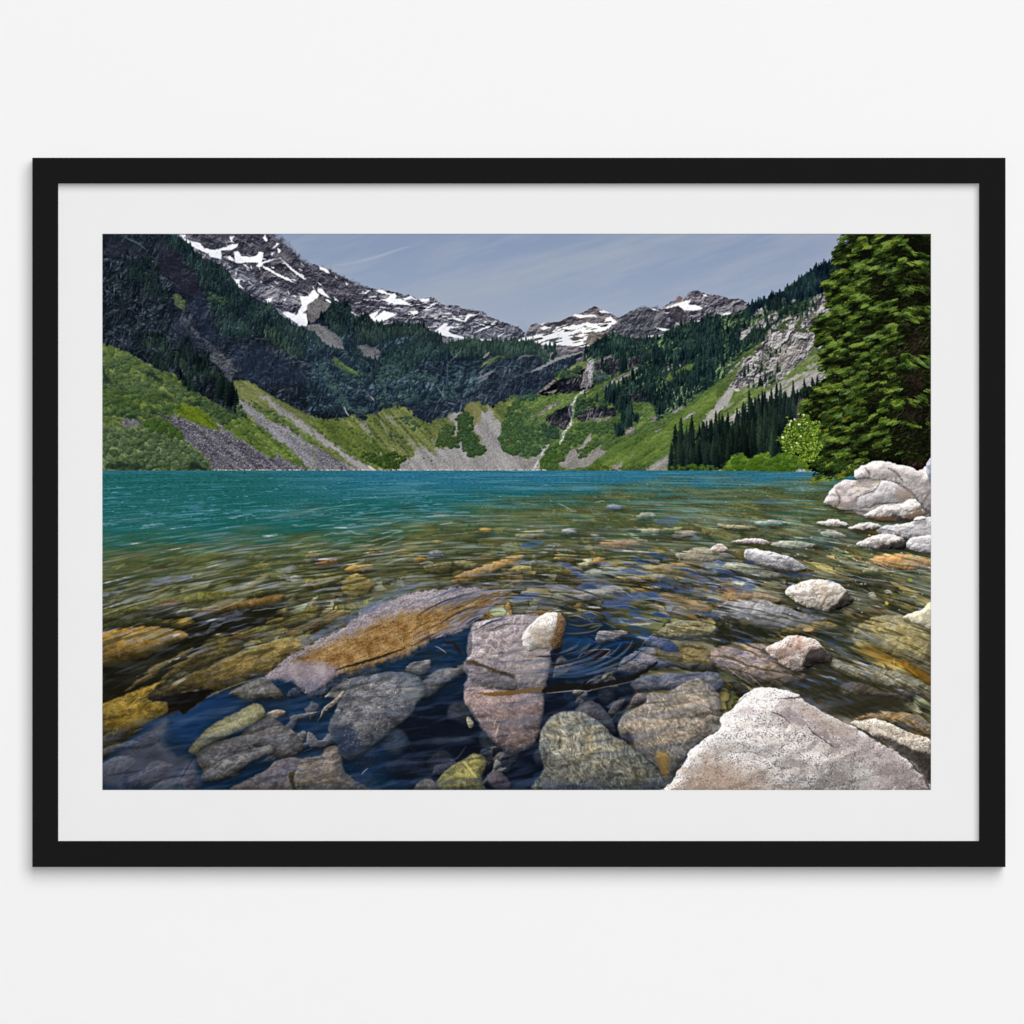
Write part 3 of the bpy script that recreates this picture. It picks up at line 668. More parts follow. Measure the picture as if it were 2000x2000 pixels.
        c = g_meadow(B.x, B.y, 160 + i, -38, (52, 72, 34), (102, 122, 62), (146, 158, 96), 6, 0.4) if kind == 'm' else g_scree(B.x, B.y, 160 + i, (112, 112, 110), (164, 162, 158), (202, 200, 198), 2.8, -38)
        lay(B, c, 0.95, 5)
    rng = np.random.RandomState(9)
    for q in range(60):
        x, y = 1400 + rng.rand() * 190, 700 + rng.rand() * 120
        if abs((x - 1400) * 0.62 + y - 822) > 34:
            continue
        L = 8 + 16 * rng.rand()
        stroke([(x, y), (x + L * .5, y - L * .34), (x + L, y - L * .66)], 2 + 2 * rng.rand(), [(168, 166, 160), (94, 114, 62)][q % 2], 0.5, 2)
    for i, p in enumerate([[(1366, 836), (1380, 812), (1396, 796), (1412, 776), (1424, 758), (1436, 752), (1432, 770), (1420, 790), (1404, 806), (1392, 826), (1378, 842)],
                           [(1386, 838), (1420, 812), (1450, 796), (1480, 776), (1510, 758), (1540, 738), (1570, 726), (1606, 718), (1606, 730), (1580, 742), (1556, 756), (1526, 772), (1490, 794), (1456, 814), (1420, 834), (1396, 846)]]):
        B = Area(p, rough=5, rs=9, seed=166 + i)
        lay(B, g_scree(B.x, B.y, 190 + i, (128, 126, 122), (178, 174, 170), (212, 208, 206), 2.6, -36), 0.95, 4)
    for q in range(40):
        t = rng.rand()
        x, y = 1390 + 200 * t, 836 - 112 * t + rng.randn() * 5
        stroke([(x, y), (x + 7, y - 5), (x + 13, y - 9)], 2.6, (104, 118, 74), 0.7, 2)
    # dark fir stand at the water, bright willows at its feet
    stand = Y3((1480, 1290), (1500, 1100), (1560, 980), (1660, 960), (1800, 900), (1932, 880)) + Y4((0, 860), (100, 800), (250, 720), (400, 640), (560, 580), (760, 560), (900, 500), (900, 800), (620, 900), (600, 1090), (300, 1100), (60, 1180), (0, 1200)) + Y3((1700, 1260))
    B = Area(stand, rough=4, seed=91)
    lay(B, g_cliff(B.x, B.y, 170, 90, (16, 28, 26), (38, 54, 44), (74, 92, 62), 7), 0.8, 8)
    forest(stand, 330, 22, 62, 171, (10, 20, 22), (48, 66, 50), 0.13, 9, None, 4, hs=1.0)
    forest(Y4((40, 1000), (200, 1000), (560, 1000), (580, 1090), (300, 1100), (60, 1120)), 60, 50, 92, 172, (8, 18, 18), (50, 68, 48), 0.12, 8, None, 3, hs=1.0)
    forest(Y3((1500, 1280), (1540, 1180), (1900, 1200), (1880, 1260)), 26, 40, 72, 175, (8, 18, 20), (46, 64, 50), 0.12, 8, None, 3, hs=1.0)
    forest(Y4((560, 660), (760, 620), (900, 560), (880, 640), (700, 760)), 34, 22, 44, 173, (14, 24, 26), (52, 68, 56), 0.15, 9, None, 3, hs=1.0)
    for q in range(14):
        stamp_conifer(1558 + q % 4 * 4 + rng.rand() * 3, 812 + rng.rand() * 10, 30 + rng.rand() * 12, 4.5, (58, 50, 54), (128, 118, 120), rng, 0.5)
    W = Area(Y4((-40, 1228), (0, 1205), (50, 1190), (130, 1080), (230, 1055), (290, 1100), (360, 1060), (450, 1045), (480, 1110), (540, 1060), (640, 1040), (760, 1120), (830, 1170), (830, 1230)), rough=4, rs=9, seed=92)
    lay(W, g_meadow(W.x, W.y, 174, -50, (40, 66, 20), (88, 122, 30), (122, 150, 50), 6, 0.6), 1, 4)
    shrubs(Y4((60, 1190), (140, 1120), (280, 1110), (480, 1110), (640, 1110), (780, 1190), (780, 1215), (60, 1218)), 90, 4, 8, 176, (34, 58, 22), (96, 126, 40), 12, 0.7)
    shrubs(Y3((1450, 1290), (1560, 1260), (1900, 1240), (1932, 1290), (1700, 1300)), 40, 3, 6, 177, (36, 60, 28), (96, 124, 48), 10, 0.8)
    shrubs(Y3((700, 1290), (800, 1250), (1000, 1290), (1200, 1280), (1300, 1295), (1000, 1302)), 40, 2, 4, 178, (40, 58, 30), (100, 116, 50), 10, 0.8)
    B = Area(Y4((695, 1215), (715, 1190), (760, 1195), (800, 1215), (860, 1215), (880, 1232), (700, 1232)), rough=2, rs=6, seed=93)
    lay(B, g_rock(B.x, B.y, 179, (70, 70, 80), (150, 148, 152), (206, 204, 206), 20, 7), 1, 2)
    B = Area(Y4((-60, 1228), (-20, 1210), (30, 1200), (70, 1226)), rough=2, rs=6, seed=94)
    lay(B, g_rock(B.x, B.y, 180, (80, 80, 84), (160, 158, 158), (206, 204, 204), 20, 7), 1, 2)


def low_meadows():
    # centre bowl
    A = Area(Y2((-10, 765), (60, 795), (120, 812), (250, 812), (360, 800), (430, 785), (520, 830), (580, 780), (640, 755), (720, 735), (780, 700), (860, 690), (950, 715), (1030, 780), (1110, 855), (1200, 830), (1320, 800), (1350, 755), (1440, 770), (1490, 710),
                (1530, 660), (1610, 650), (1680, 690), (1800, 680), (1900, 640), (2000, 600), (2000, 1310), (-10, 1310)), rough=8, rs=12, seed=101)
    c = g_meadow(A.x, A.y, 190, 48, (48, 62, 34), (102, 114, 58), (148, 152, 94), 5, 0.45)
    u, v = rot(A.x, A.y, 48)
    c = mix(c, np.array([146, 140, 112], F), np.clip(fbm(u / 80, v / 6, 4, 191) * 0.9 - 0.05, 0, 0.6) * sst(670, 720, A.x))
    lay(A, c, 1, 3)
    B = Area(Y2((0, 800), (250, 870), (500, 900), (640, 1000), (760, 1120), (860, 1250), (850, 1302), (700, 1302), (420, 1160), (200, 1000), (0, 860)), rough=8, rs=24, seed=102)
    lay(B, g_meadow(B.x, B.y, 192, 42, (42, 60, 26), (92, 110, 46), (126, 138, 66), 5, 0.7), 0.85, 10)
    for i, (p, t) in enumerate([(Y2((840, 1250), (900, 1220), (960, 1190), (1020, 1160), (1010, 1110), (1000, 1080), (1060, 1110), (1040, 1030), (1150, 1110), (1210, 1150), (1230, 1075), (1340, 1095), (1430, 1030), (1470, 1030), (1490, 1090), (1520, 1165), (1580, 1172), (1680, 1140),
                                    (1660, 1060), (1600, 960), (1560, 880), (1620, 830), (1650, 740), (1720, 715), (1760, 800), (1845, 870), (1820, 1000), (1840, 1110), (1932, 1150), (2010, 1150), (2010, 1306), (850, 1306)), 1),
                                (Y2((1320, 780), (1400, 760), (1495, 740), (1410, 830), (1440, 880), (1425, 980), (1350, 965), (1400, 905), (1360, 840)), 1),
                                (Y2((480, 830), (560, 850), (600, 960), (610, 1040), (560, 960), (520, 920)), 2), (Y2((730, 780), (800, 800), (870, 890), (820, 850), (760, 820)), 2), (Y2((900, 960), (960, 1000), (1050, 1080), (980, 1060)), 2), (Y2((1200, 1000), (1230, 960), (1225, 1070), (1200, 1130)), 2)]):
        B = Area(p, rough=8, rs=12, seed=103 + i)
        lay(B, g_scree(B.x, B.y, 195 + i, (104, 102, 104), (157, 153, 155), (200, 196, 198), 3.0, 50), 0.95 if t == 1 else 0.6, 5)
    B = Area(Y2((1500, 690), (1600, 650), (1640, 720), (1620, 850), (1560, 870), (1540, 760)), rough=4, seed=110)
    lay(B, g_meadow(B.x, B.y, 201, 80, (92, 90, 60), (136, 130, 88), (164, 156, 116), 5, 0.4), 0.8, 9)
    shrubs(Y2((1225, 1070), (1235, 980), (1280, 900), (1340, 845), (1400, 910), (1350, 980), (1420, 1000), (1415, 1080), (1330, 1095), (1280, 1060)), 170, 2.5, 5.5, 202, (30, 48, 34), (86, 106, 62), 10)
    shrubs(Y2((1400, 830), (1500, 735), (1520, 760), (1560, 850), (1570, 960), (1640, 1030), (1690, 1130), (1640, 1140), (1580, 1175), (1510, 1160), (1480, 1090), (1440, 1000), (1440, 900)), 260, 2.5, 5.5, 203, (26, 46, 34), (80, 104, 62), 10)
    shrubs(Y2((1845, 860), (1880, 760), (1932, 680), (2000, 640), (2000, 1140), (1932, 1150), (1850, 1120), (1815, 1020)), 230, 2.5, 5.5, 204, (34, 56, 40), (88, 114, 68), 10)
    shrubs(Y2((700, 1180), (820, 1130), (960, 1170), (900, 1220), (860, 1300), (760, 1300), (640, 1240), (500, 1160), (520, 1130)), 130, 2.5, 5.5, 205, (26, 44, 24), (82, 102, 50), 10)
    shrubs(Y2((60, 880), (200, 1000), (420, 1160), (640, 1290), (600, 1302), (420, 1200), (200, 1060), (80, 940)), 70, 2, 4.5, 206, (40, 58, 28), (92, 110, 52), 10, .8)
    shrubs(Y2((870, 800), (960, 780), (1080, 870), (1010, 920)), 26, 2.5, 4.5, 207, (34, 50, 40), (94, 114, 84), 8)
    shrubs(Y2((740, 930), (800, 940), (780, 980), (890, 980), (900, 1000)), 14, 2, 4, 208, (36, 54, 40), (90, 108, 70), 8)
    rng = np.random.RandomState(12)
    for q in range(90):
        x, y = 610 + rng.rand() * 240, 815 + rng.rand() * 90
        shrubs([(x, y), (x + 6, y), (x + 6, y + 5), (x, y + 5)], 1, 1.4, 3, 1000 + q, (40, 56, 36), (86, 104, 60), 8, 0.75)
    stroke(Y2((690, 810), (740, 920), (780, 1000)), 2.4, (160, 158, 140), 0.6, 2, rough=2)
    stroke(Y2((690, 1120), (700, 1160)), 2.6, (180, 178, 170), 0.7, 2)
    # pale scree fans left of the bowl
    for i, (p, sc, c) in enumerate([(Y2((-80, 830), (0, 880), (160, 980), (380, 1145), (560, 1245), (645, 1304), (480, 1304), (300, 1140), (100, 1020), (-80, 930)), 2.6, ((110, 106, 108), (158, 154, 156), (192, 188, 190))),
                                    (Y2((-80, 990), (0, 1040), (120, 1090), (280, 1185), (420, 1265), (510, 1306), (-80, 1306)), 4, ((42, 44, 54), (116, 114, 120), (186, 182, 184)))]):
        B = Area(p, rough=6, rs=12, seed=120 + i)
        lay(B, g_scree(B.x, B.y, 210 + i, *c, sc, 40), 1, 7)
    stroke(Y2((570, 1255), (610, 1280), (640, 1300)), 5, (206, 204, 202), 0.9, 2)
    stroke(Y2((670, 1270), (710, 1300)), 3, (190, 186, 184), 0.8, 2)
    # left slope
    A = Area(Y1((-30, 90), (0, 105), (100, 130), (200, 165), (330, 225), (440, 300), (560, 370), (610, 360), (700, 410), (760, 460), (830, 530), (930, 580), (1050, 650), (1180, 735), (1240, 770), (1290, 810), (1230, 620), (1225, 460), (1290, 450), (1390, 460), (1480, 520),
                (1650, 630), (1800, 700), (1960, 790), (2010, 840), (2010, 1308), (-30, 1308)), rough=4, rs=10, seed=121)
    lay(A, g_meadow(A.x, A.y, 211, 33, (34, 52, 36), (88, 106, 54), (136, 148, 84), 9, 0.75), 1, 4)
    B = Area(Y1((1225, 460), (1390, 460), (1480, 520), (1650, 630), (1800, 700), (1960, 790), (1960, 900), (1850, 860), (1650, 760), (1450, 700), (1280, 620)), rough=5, seed=122)
    lay(B, g_meadow(B.x, B.y, 212, 38, (66, 78, 46), (112, 118, 70), (150, 148, 104), 6, 0.45), 0.95, 6)
    for i, (p, c, sc) in enumerate([(Y1((1265, 600), (1350, 650), (1450, 735), (1560, 825), (1700, 865), (1800, 930), (1940, 1030), (2010, 1080), (2010, 1306), (1900, 1240), (1760, 1110), (1640, 1010), (1500, 890), (1390, 780), (1290, 680)), ((72, 72, 80), (138, 136, 142), (192, 190, 194)), 3.4),
                                    (Y1((1470, 560), (1560, 605), (1700, 710), (1850, 815), (1940, 880), (2010, 930), (2010, 990), (1930, 940), (1800, 850), (1650, 740), (1520, 630)), ((98, 96, 98), (150, 146, 150), (188, 184, 186)), 2.6),
                                    (Y1((470, 760), (560, 790), (650, 800), (700, 780), (800, 830), (870, 850), (1000, 900), (1110, 925), (1060, 840), (1100, 830), (1190, 900), (1250, 960), (1350, 1025), (1500, 1120), (1610, 1185), (1640, 1140), (1760, 1200), (1900, 1275), (1960, 1308), (1040, 1308), (990, 1200), (900, 1110), (760, 1010), (720, 920), (640, 850)),
                                     ((38, 38, 48), (104, 102, 110), (192, 188, 192)), 4.6),
                                    (Y1((175, 815), (240, 800), (330, 825), (395, 880), (290, 890), (200, 885)), ((50, 50, 58), (110, 108, 114), (170, 168, 170)), 4)]):
        B = Area(p, rough=8, rs=12, seed=123 + i)
        lay(B, g_scree(B.x, B.y, 215 + i, *c, sc, 38), 1, 8)
    rng = np.random.RandomState(44)
    for q in range(26):
        x, y = 200 + (1050 + 600 * rng.rand()) / 4.83, 650 + (1000 + 260 * rng.rand()) / 4.83
        stroke([(x, y), (x + 6, y + 3), (x + 12, y + 7)], 3, (44, 44, 52), 0.6, 2, rough=2, rs=5, seed=q)
    B = Area(Y1((1090, 860), (1180, 760), (1300, 810), (1400, 840), (1520, 900), (1620, 990), (1760, 1100), (1860, 1190), (1940, 1265), (1850, 1245), (1740, 1190), (1640, 1130), (1610, 1190), (1500, 1130), (1350, 1030), (1250, 970), (1180, 920)), rough=8, rs=12, seed=128)
    lay(B, g_meadow(B.x, B.y, 220, 38, (36, 56, 28), (88, 110, 48), (128, 144, 72), 7, 0.8), 1, 4)
    B = Area(Y1((650, 700), (760, 675), (880, 700), (1000, 785), (1115, 915), (1000, 890), (870, 845), (760, 785)), rough=4, rs=8, seed=129)
    lay(B, g_meadow(B.x, B.y, 221, 38, (54, 74, 14), (104, 124, 24), (136, 150, 50), 5, 0.6), 0.95, 5)
    B = Area(Y1((0, 560), (200, 570), (450, 640), (420, 700), (200, 640), (0, 620)), rough=8, rs=16, seed=130)
    lay(B, g_meadow(B.x, B.y, 222, 30, (56, 74, 26), (104, 122, 40), (134, 148, 66), 6, 0.6), 0.7, 14)
    B = Area(Y1((0, 885), (150, 880), (330, 890), (480, 930), (640, 980), (760, 1010), (900, 1115), (990, 1210), (1042, 1304), (0, 1304)), rough=5, rs=12, seed=131)
    lay(B, g_meadow(B.x, B.y, 223, 28, (30, 46, 32), (92, 110, 66), (132, 146, 96), 11, 0.8), 1, 4)
    shrubs(Y1((0, 150), (200, 200), (440, 330), (700, 470), (900, 600), (1000, 700), (900, 700), (600, 600), (300, 560), (0, 500)), 150, 3.5, 8.5, 231, (34, 54, 42), (112, 130, 82), 12, 0.75)
    shrubs(Y1((0, 500), (300, 560), (600, 600), (720, 690), (650, 780), (450, 790), (0, 780)), 130, 4, 9, 232, (30, 50, 34), (104, 124, 70), 14, 0.75)
    shrubs(Y1((0, 900), (400, 920), (720, 1020), (900, 1130), (1020, 1290), (0, 1290)), 300, 4, 9, 233, (28, 46, 36), (116, 134, 90), 14, 0.75)
    shrubs(Y1((370, 850), (520, 820), (640, 870), (720, 940), (760, 1000), (620, 960), (420, 910)), 46, 4, 8, 234, (30, 50, 30), (84, 110, 46), 10, 0.85)
    shrubs(Y1((800, 560), (1000, 640), (1180, 760), (1280, 800), (1150, 860), (1050, 780), (900, 700)), 60, 3, 7, 235, (26, 44, 32), (98, 118, 70), 12, 0.8)
    for p, a in [(Y1((400, 360), (480, 380), (580, 460), (560, 470), (450, 420)), .7), (Y1((790, 640), (900, 670), (990, 690), (920, 700), (820, 670)), .7), (Y1((460, 720), (520, 760), (640, 800), (560, 800), (480, 760)), .7), (Y1((575, 580), (650, 600), (660, 640), (600, 620)), .6),
                 (Y1((30, 1290), (60, 1230), (200, 1220), (340, 1230), (400, 1290)), .6), (Y1((810, 1290), (830, 1220), (900, 1230), (1000, 1290)), .75), (Y1((0, 300), (30, 380), (80, 450), (0, 480)), .7), (Y1((170, 770), (320, 780), (330, 810), (200, 800)), .6), (Y1((380, 1250), (420, 1200), (400, 1290)), .6)]:
        lay(Area(p, rough=5, rs=10, seed=140), (20, 32, 30), a, 8)
    for q in range(16):
        x0, y0 = 200 + (1370 + q * 30) / 4.83, 650 + (620 + q * 21) / 4.83
        shrubs([(x0, y0), (x0 + 8, y0 + 2), (x0 + 8, y0 + 6), (x0, y0 + 4)], 1, 2, 4, 1200 + q, (44, 58, 40), (84, 98, 62), 6, .8)
    forest(Y1((1080, 520), (1180, 480), (1260, 600), (1260, 690), (1180, 700), (1110, 640)), 16, 26, 48, 241, (8, 16, 18), (40, 58, 46), 0.22, 6, hs=1.0)
    forest(Y1((1180, 720), (1290, 700), (1380, 800), (1290, 820)), 20, 7, 14, 242, (22, 38, 32), (76, 98, 66), 0.4, 8)
    forest(Y1((690, 420), (800, 420), (900, 560), (820, 540)), 24, 16, 34, 243, (10, 20, 22), (48, 68, 52), 0.24, 8)
    # line of pale stones at the water's edge
    rng = np.random.RandomState(77)
    for q in range(240):
        x = 416 + rng.rand() * 650
        r = 0.8 + rng.rand() * 1.5
        stroke([(x, 919 - rng.rand() * 2.5), (x + r * 2, 918.6 - rng.rand())], r * 1.3, (196, 192, 190), 0.7, 1.2)


def near_fir():
    """the big fir at the right: boughs of flat sprays, painted back to front"""
    out = [(1648, 450), (1642, 470), (1660, 480), (1640, 485), (1622, 494), (1628, 508), (1640, 520), (1622, 540), (1605, 555), (1612, 570), (1620, 590), (1608, 610), (1590, 628), (1585, 641), (1596, 655), (1593, 668), (1602, 690),
           (1594, 717), (1612, 735), (1600, 752), (1590, 770), (1568, 797), (1580, 815), (1600, 850), (1588, 890), (1590, 905), (1612, 916), (1592, 932), (1606, 938), (1640, 930), (1680, 915), (1720, 900), (1830, 900), (1830, 440)]
    out = [(x + (9 if y < 760 and x < 1700 else 0), y) for x, y in out]
    A = Area(out, rough=13, rs=13, seed=150)
    lay(A, (10, 14, 7), 0.0, 4)
    rng = np.random.RandomState(11)
    # sprite sheet: sprays seen from the side, tip to the left
    SPR = []
    for q in range(14):
        w, h = 46, 26
        yy, xx = np.mgrid[0:h, 0:w].astype(F)
        a = np.zeros((h, w), F)
        lum = np.zeros((h, w), F)
        segs = []
        y0 = h * 0.5 + rng.randn() * 1.5
        for k in range(9):
            bx = w - 4 - k * (w - 8) / 9
            by = y0 + (1 - bx / w) * rng.randn() * 2
            for sgn in (-1, 1):
                L = (5 + 9 * rng.rand()) * (0.5 + 0.5 * min(1, (k + 2) / 6))
                an = math.radians(180 + sgn * (28 + 20 * rng.rand()))
                segs.append((bx, by, bx + L * math.cos(an), by - L * math.sin(an) * sgn * sgn * 0.75, 1.7, rng.rand()))
        segs.append((w - 3, y0, 3, y0 + rng.randn() * 2, 1.6, 0.6))
        for (ax, ay, bx, by, th, lm) in segs:
            ex, ey = bx - ax, by - ay
            t = np.clip(((xx - ax) * ex + (yy - ay) * ey) / (ex * ex + ey * ey + 1e-6), 0, 1)
            dx, dy = xx - ax - t * ex, yy - ay - t * ey
            d = np.sqrt(dx * dx + dy * dy) + rng.rand(h, w).astype(F) * 0.9
            m = sst(th + 0.8, th - 0.7, d)
            l = 0.45 + 0.3 * lm - 0.16 * (dy + 0.6) + 0.15 * t
            lum = np.where(m > a * 0.7, l, lum)
            a = np.maximum(a, m)
        SPR.append((a, np.clip(lum, 0, 1)))
    # backdrop: shaded interior and trunk
    B = Area([(1655, 450), (1650, 520), (1640, 600), (1640, 700), (1625, 780), (1640, 900), (1700, 905), (1740, 890), (1830, 900), (1830, 440)], rough=10, rs=18, seed=151)
    lay(B, g_cliff(B.x, B.y, 240, 80, (7, 8, 5), (17, 19, 11), (40, 42, 24), 8), 1, 16)
    T = Area(Y4((1620, 840), (1700, 830), (1830, 830), (1860, 900), (1840, 1180), (1740, 1190), (1640, 1180), (1615, 1100)), rough=3, seed=152)
    lay(T, g_cliff(T.x, T.y, 241, 88, (14, 9, 8), (34, 24, 21), (66, 50, 44), 6), 1, 4)
    T = Area(Y4((1690, 0), (1790, 0), (1830, 800), (1650, 800)), rough=6, seed=153)
    lay(T, g_cliff(T.x, T.y, 242, 86, (10, 7, 7), (26, 20, 18), (60, 48, 42), 6), 0.7, 10)
    for q in range(50):
        x, y = 1752 + rng.rand() * 62, 560 + rng.rand() * 300
        L = 8 + rng.rand() * 18
        stroke([(x, y), (x + L * 0.5, y - L * 0.5), (x + L * 0.8, y - L)], 1.1, (110, 98, 88), 0.4 + .3 * rng.rand(), 1.1)
    # foliage field: bands that fall away from the trunk on both sides; gaps between them stay dark
    x0, y0 = 1540, PY0
    X, Yf = XX[:490, x0 - PX0:], YY[:490, x0 - PX0:]

    def field(yy):
        ys = yy - np.where(X < 1768, 0.30 * (1768 - X), 0.34 * (X - 1768))
        w = fbm(X / 50, yy / 50, 2, 62) * 0.6
        return fbm(X / 40, ys / 21 + w * 1.6, 3, 63, 0.55) + 0.45 * fbm(X / 15, yy / 10, 2, 64)
    g0 = field(Yf)
    rise = field(Yf + 4) - field(Yf - 5)
    bigf = fbm(X / 90, Yf / 55, 2, 65)
    dark = np.zeros(X.shape, F)
    for p in [Z4((1640, 20), (1900, 20), (1900, 210), (1740, 200), (1660, 120)), Z4((1330, 360), (1460, 380), (1440, 520), (1350, 480)), Z4((1480, 460), (1620, 500), (1500, 660), (1420, 600)), Z4((1680, 370), (1900, 350), (1900, 480), (1720, 490)), Z4((1560, 580), (1900, 540), (1900, 640), (1640, 690)),
              Z4((1560, 880), (1720, 800), (1900, 780), (1900, 1060), (1640, 1080), (1480, 1110)), Y4((1580, 60), (1760, 0), (1900, 0), (1900, 150), (1650, 170)), Y4((1000, 340), (1120, 340), (1100, 430), (1020, 420)), Y4((1330, 380), (1600, 370), (1600, 430), (1360, 420)), Y4((1560, 340), (1900, 310), (1900, 480), (1640, 560)),
              Y4((1280, 520), (1400, 510), (1420, 660), (1300, 660)), Y4((1590, 640), (1900, 660), (1900, 780), (1600, 790)), Y4((1300, 1040), (1600, 1000), (1600, 1150), (1330, 1180)), Y4((1500, 860), (1900, 820), (1900, 1200), (1560, 1180)), Y4((1060, 100), (1200, 100), (1180, 140), (1080, 140))]:
        B = Area(p, rough=7, rs=14, seed=64)
        m = np.zeros((PH, PW), F)
        if B.ok:
            m[B.s] = B.alpha(10)
        dark = np.maximum(dark, m[:490, x0 - PX0:])
    dens = g0 + 0.06 - 0.75 * dark + 0.10 * sst(1700, 1600, X)
    lay(A, g_cliff(A.x, A.y, 243, 20, (8, 10, 5), (20, 25, 11), (42, 50, 22), 7), 0.95, 5)
    for q in range(70):
        x, y = 1748 + rng.rand() * 66, 560 + rng.rand() * 300
        L = 6 + rng.rand() * 16
        stroke([(x, y), (x + L * 0.5, y - L * 0.4), (x + L * 0.8, y - L)], 1.1, (120, 106, 96), 0.25 + .35 * rng.rand(), 1.1)
    lay(T, g_cliff(T.x, T.y, 242, 86, (10, 7, 7), (24, 17, 15), (52, 40, 36), 6), 0.6, 10)
    d = np.full(X.shape, -50, F)
    ay, ax_ = A.j0, A.i0 - (x0 - PX0)
    hh, ww = A.d.shape
    cx = max(ax_, 0)
    d[ay:ay + hh, cx:ax_ + ww] = A.d[:, cx - ax_:][:490 - ay]
    jj, ii = np.nonzero((d > -5) & (dens > 0.0))
    k = rng.randint(0, len(jj), 19000)
    k = k[np.argsort(-(jj[k] + rng.randn(len(k)) * 5))]
    for q in k:
        j, i = jj[q], ii[q]
        x, y = x0 + i, PY0 + j
        a, lum = SPR[rng.randint(len(SPR))]
        f = 0.19 + 0.19 * rng.rand()
        ky = np.linspace(0, a.shape[0] - 1, max(6, int(a.shape[0] * f))).astype(int)
        kx = np.linspace(0, a.shape[1] - 1, max(9, int(a.shape[1] * f))).astype(int)
        a, lum = a[np.ix_(ky, kx)], lum[np.ix_(ky, kx)]
        if x > 1770 or rng.rand() < 0.15:
            a, lum = a[:, ::-1], lum[:, ::-1]
        sk = 0.30 if x < 1770 else -0.30                            # droop toward the tip
        h, w = a.shape
        pad = int(abs(sk) * w / 2) + 1
        a2, l2 = np.zeros((h + 2 * pad, w), F), np.zeros((h + 2 * pad, w), F)
        for cc in range(w):
            o = pad + int(round(-sk * (cc - w / 2)))
            a2[o:o + h, cc], l2[o:o + h, cc] = a[:, cc], lum[:, cc]
        h += 2 * pad
        i0, j0 = int(x - PX0 - w / 2), int(y - PY0 - h / 2)
        ci0, ci1, cj0, cj1 = max(i0, 0), min(i0 + w, PW), max(j0, 0), min(j0 + h, PH)
        if ci1 <= ci0 or cj1 <= cj0:
            continue
        a2 = a2[cj0 - j0:cj1 - j0, ci0 - i0:ci1 - i0]
        l2 = l2[cj0 - j0:cj1 - j0, ci0 - i0:ci1 - i0]
        s = (slice(cj0, cj1), slice(ci0, ci1))
        b = 0.36 + 0.62 * rise[j, i] + 0.17 * rng.randn() + 0.14 * g0[j, i] - 0.30 * dark[j, i] + 0.25 * bigf[j, i]
        br = np.clip((0.35 + l2) * b * 1.12, 0, 1)
        hue = rng.rand()
        mi, hi = ((58, 78, 22), (126, 146, 58)) if hue < 0.72 else ((50, 74, 38), (110, 138, 84))
        if rng.rand() < 0.02:
            mi, hi = (96, 80, 20), (150, 120, 40)
        c = ramp(br, [(0, (10, 14, 6)), (0.26, (26, 37, 14)), (0.56, mi), (1, hi)])
        IMG[s] += (c - IMG[s]) * (a2 * 0.95)[..., None]
    # flowering shrub in front of the stand
    S = Y4((545, 960), (570, 880), (620, 800), (680, 755), (780, 715), (850, 750), (900, 850), (930, 1000), (900, 1100), (800, 1130), (700, 1090), (620, 1050))
    S2 = Area(S, rough=12, rs=16, seed=160)
    lay(S2, g_meadow(S2.x, S2.y, 250, -60, (34, 54, 16), (84, 114, 34), (128, 152, 62), 5, 0.8), 0.55, 8)
    jj, ii = np.nonzero(S2.d > -1)
    for q in rng.randint(0, len(jj), 1100):
        x, y = S2.i0 + ii[q] + PX0, S2.j0 + jj[q] + PY0
        an, L = rng.rand() * math.pi, 1.3 + rng.rand() * 2
        c = [(84, 112, 26), (122, 148, 46), (158, 178, 82), (54, 78, 20)][rng.randint(4)]
        stroke([(x - L * math.cos(an), y - L * math.sin(an) * .6), (x, y), (x + L * math.cos(an), y + L * math.sin(an) * .6)], 2.2, c, 0.9, 1.2)
    for zx, zy, r in [(578, 925, 3.2), (628, 805, 2.6), (660, 770, 2.6), (690, 760, 2.4), (735, 812, 3), (718, 878, 3.2), (742, 905, 2.8), (770, 720, 2.4), (630, 845, 2), (650, 995, 2), (705, 965, 2.4), (840, 900, 2), (800, 770, 2), (600, 880, 2), (760, 850, 2)]:
        x, y = 1400 + zx / 4.493, 650 + zy / 4.493
        shrubs([(x - .5, y - .5), (x + .5, y - .5), (x + .5, y + .5), (x - .5, y + .5)], 2, r * 0.8, r, int(zx), (196, 204, 150), (246, 246, 226), 4, 0.95)
    shrubs(Y4((830, 1140), (1000, 1080), (1200, 1130), (1200, 1220), (1000, 1210), (860, 1200)), 60, 3, 6, 251, (18, 30, 14), (70, 94, 36), 12, 0.8)


YH, XC = 916.0, 1020.0
SUB = {}
BOT = IMG                    # lake bed, as seen before the surface bends it (replaced in lake())


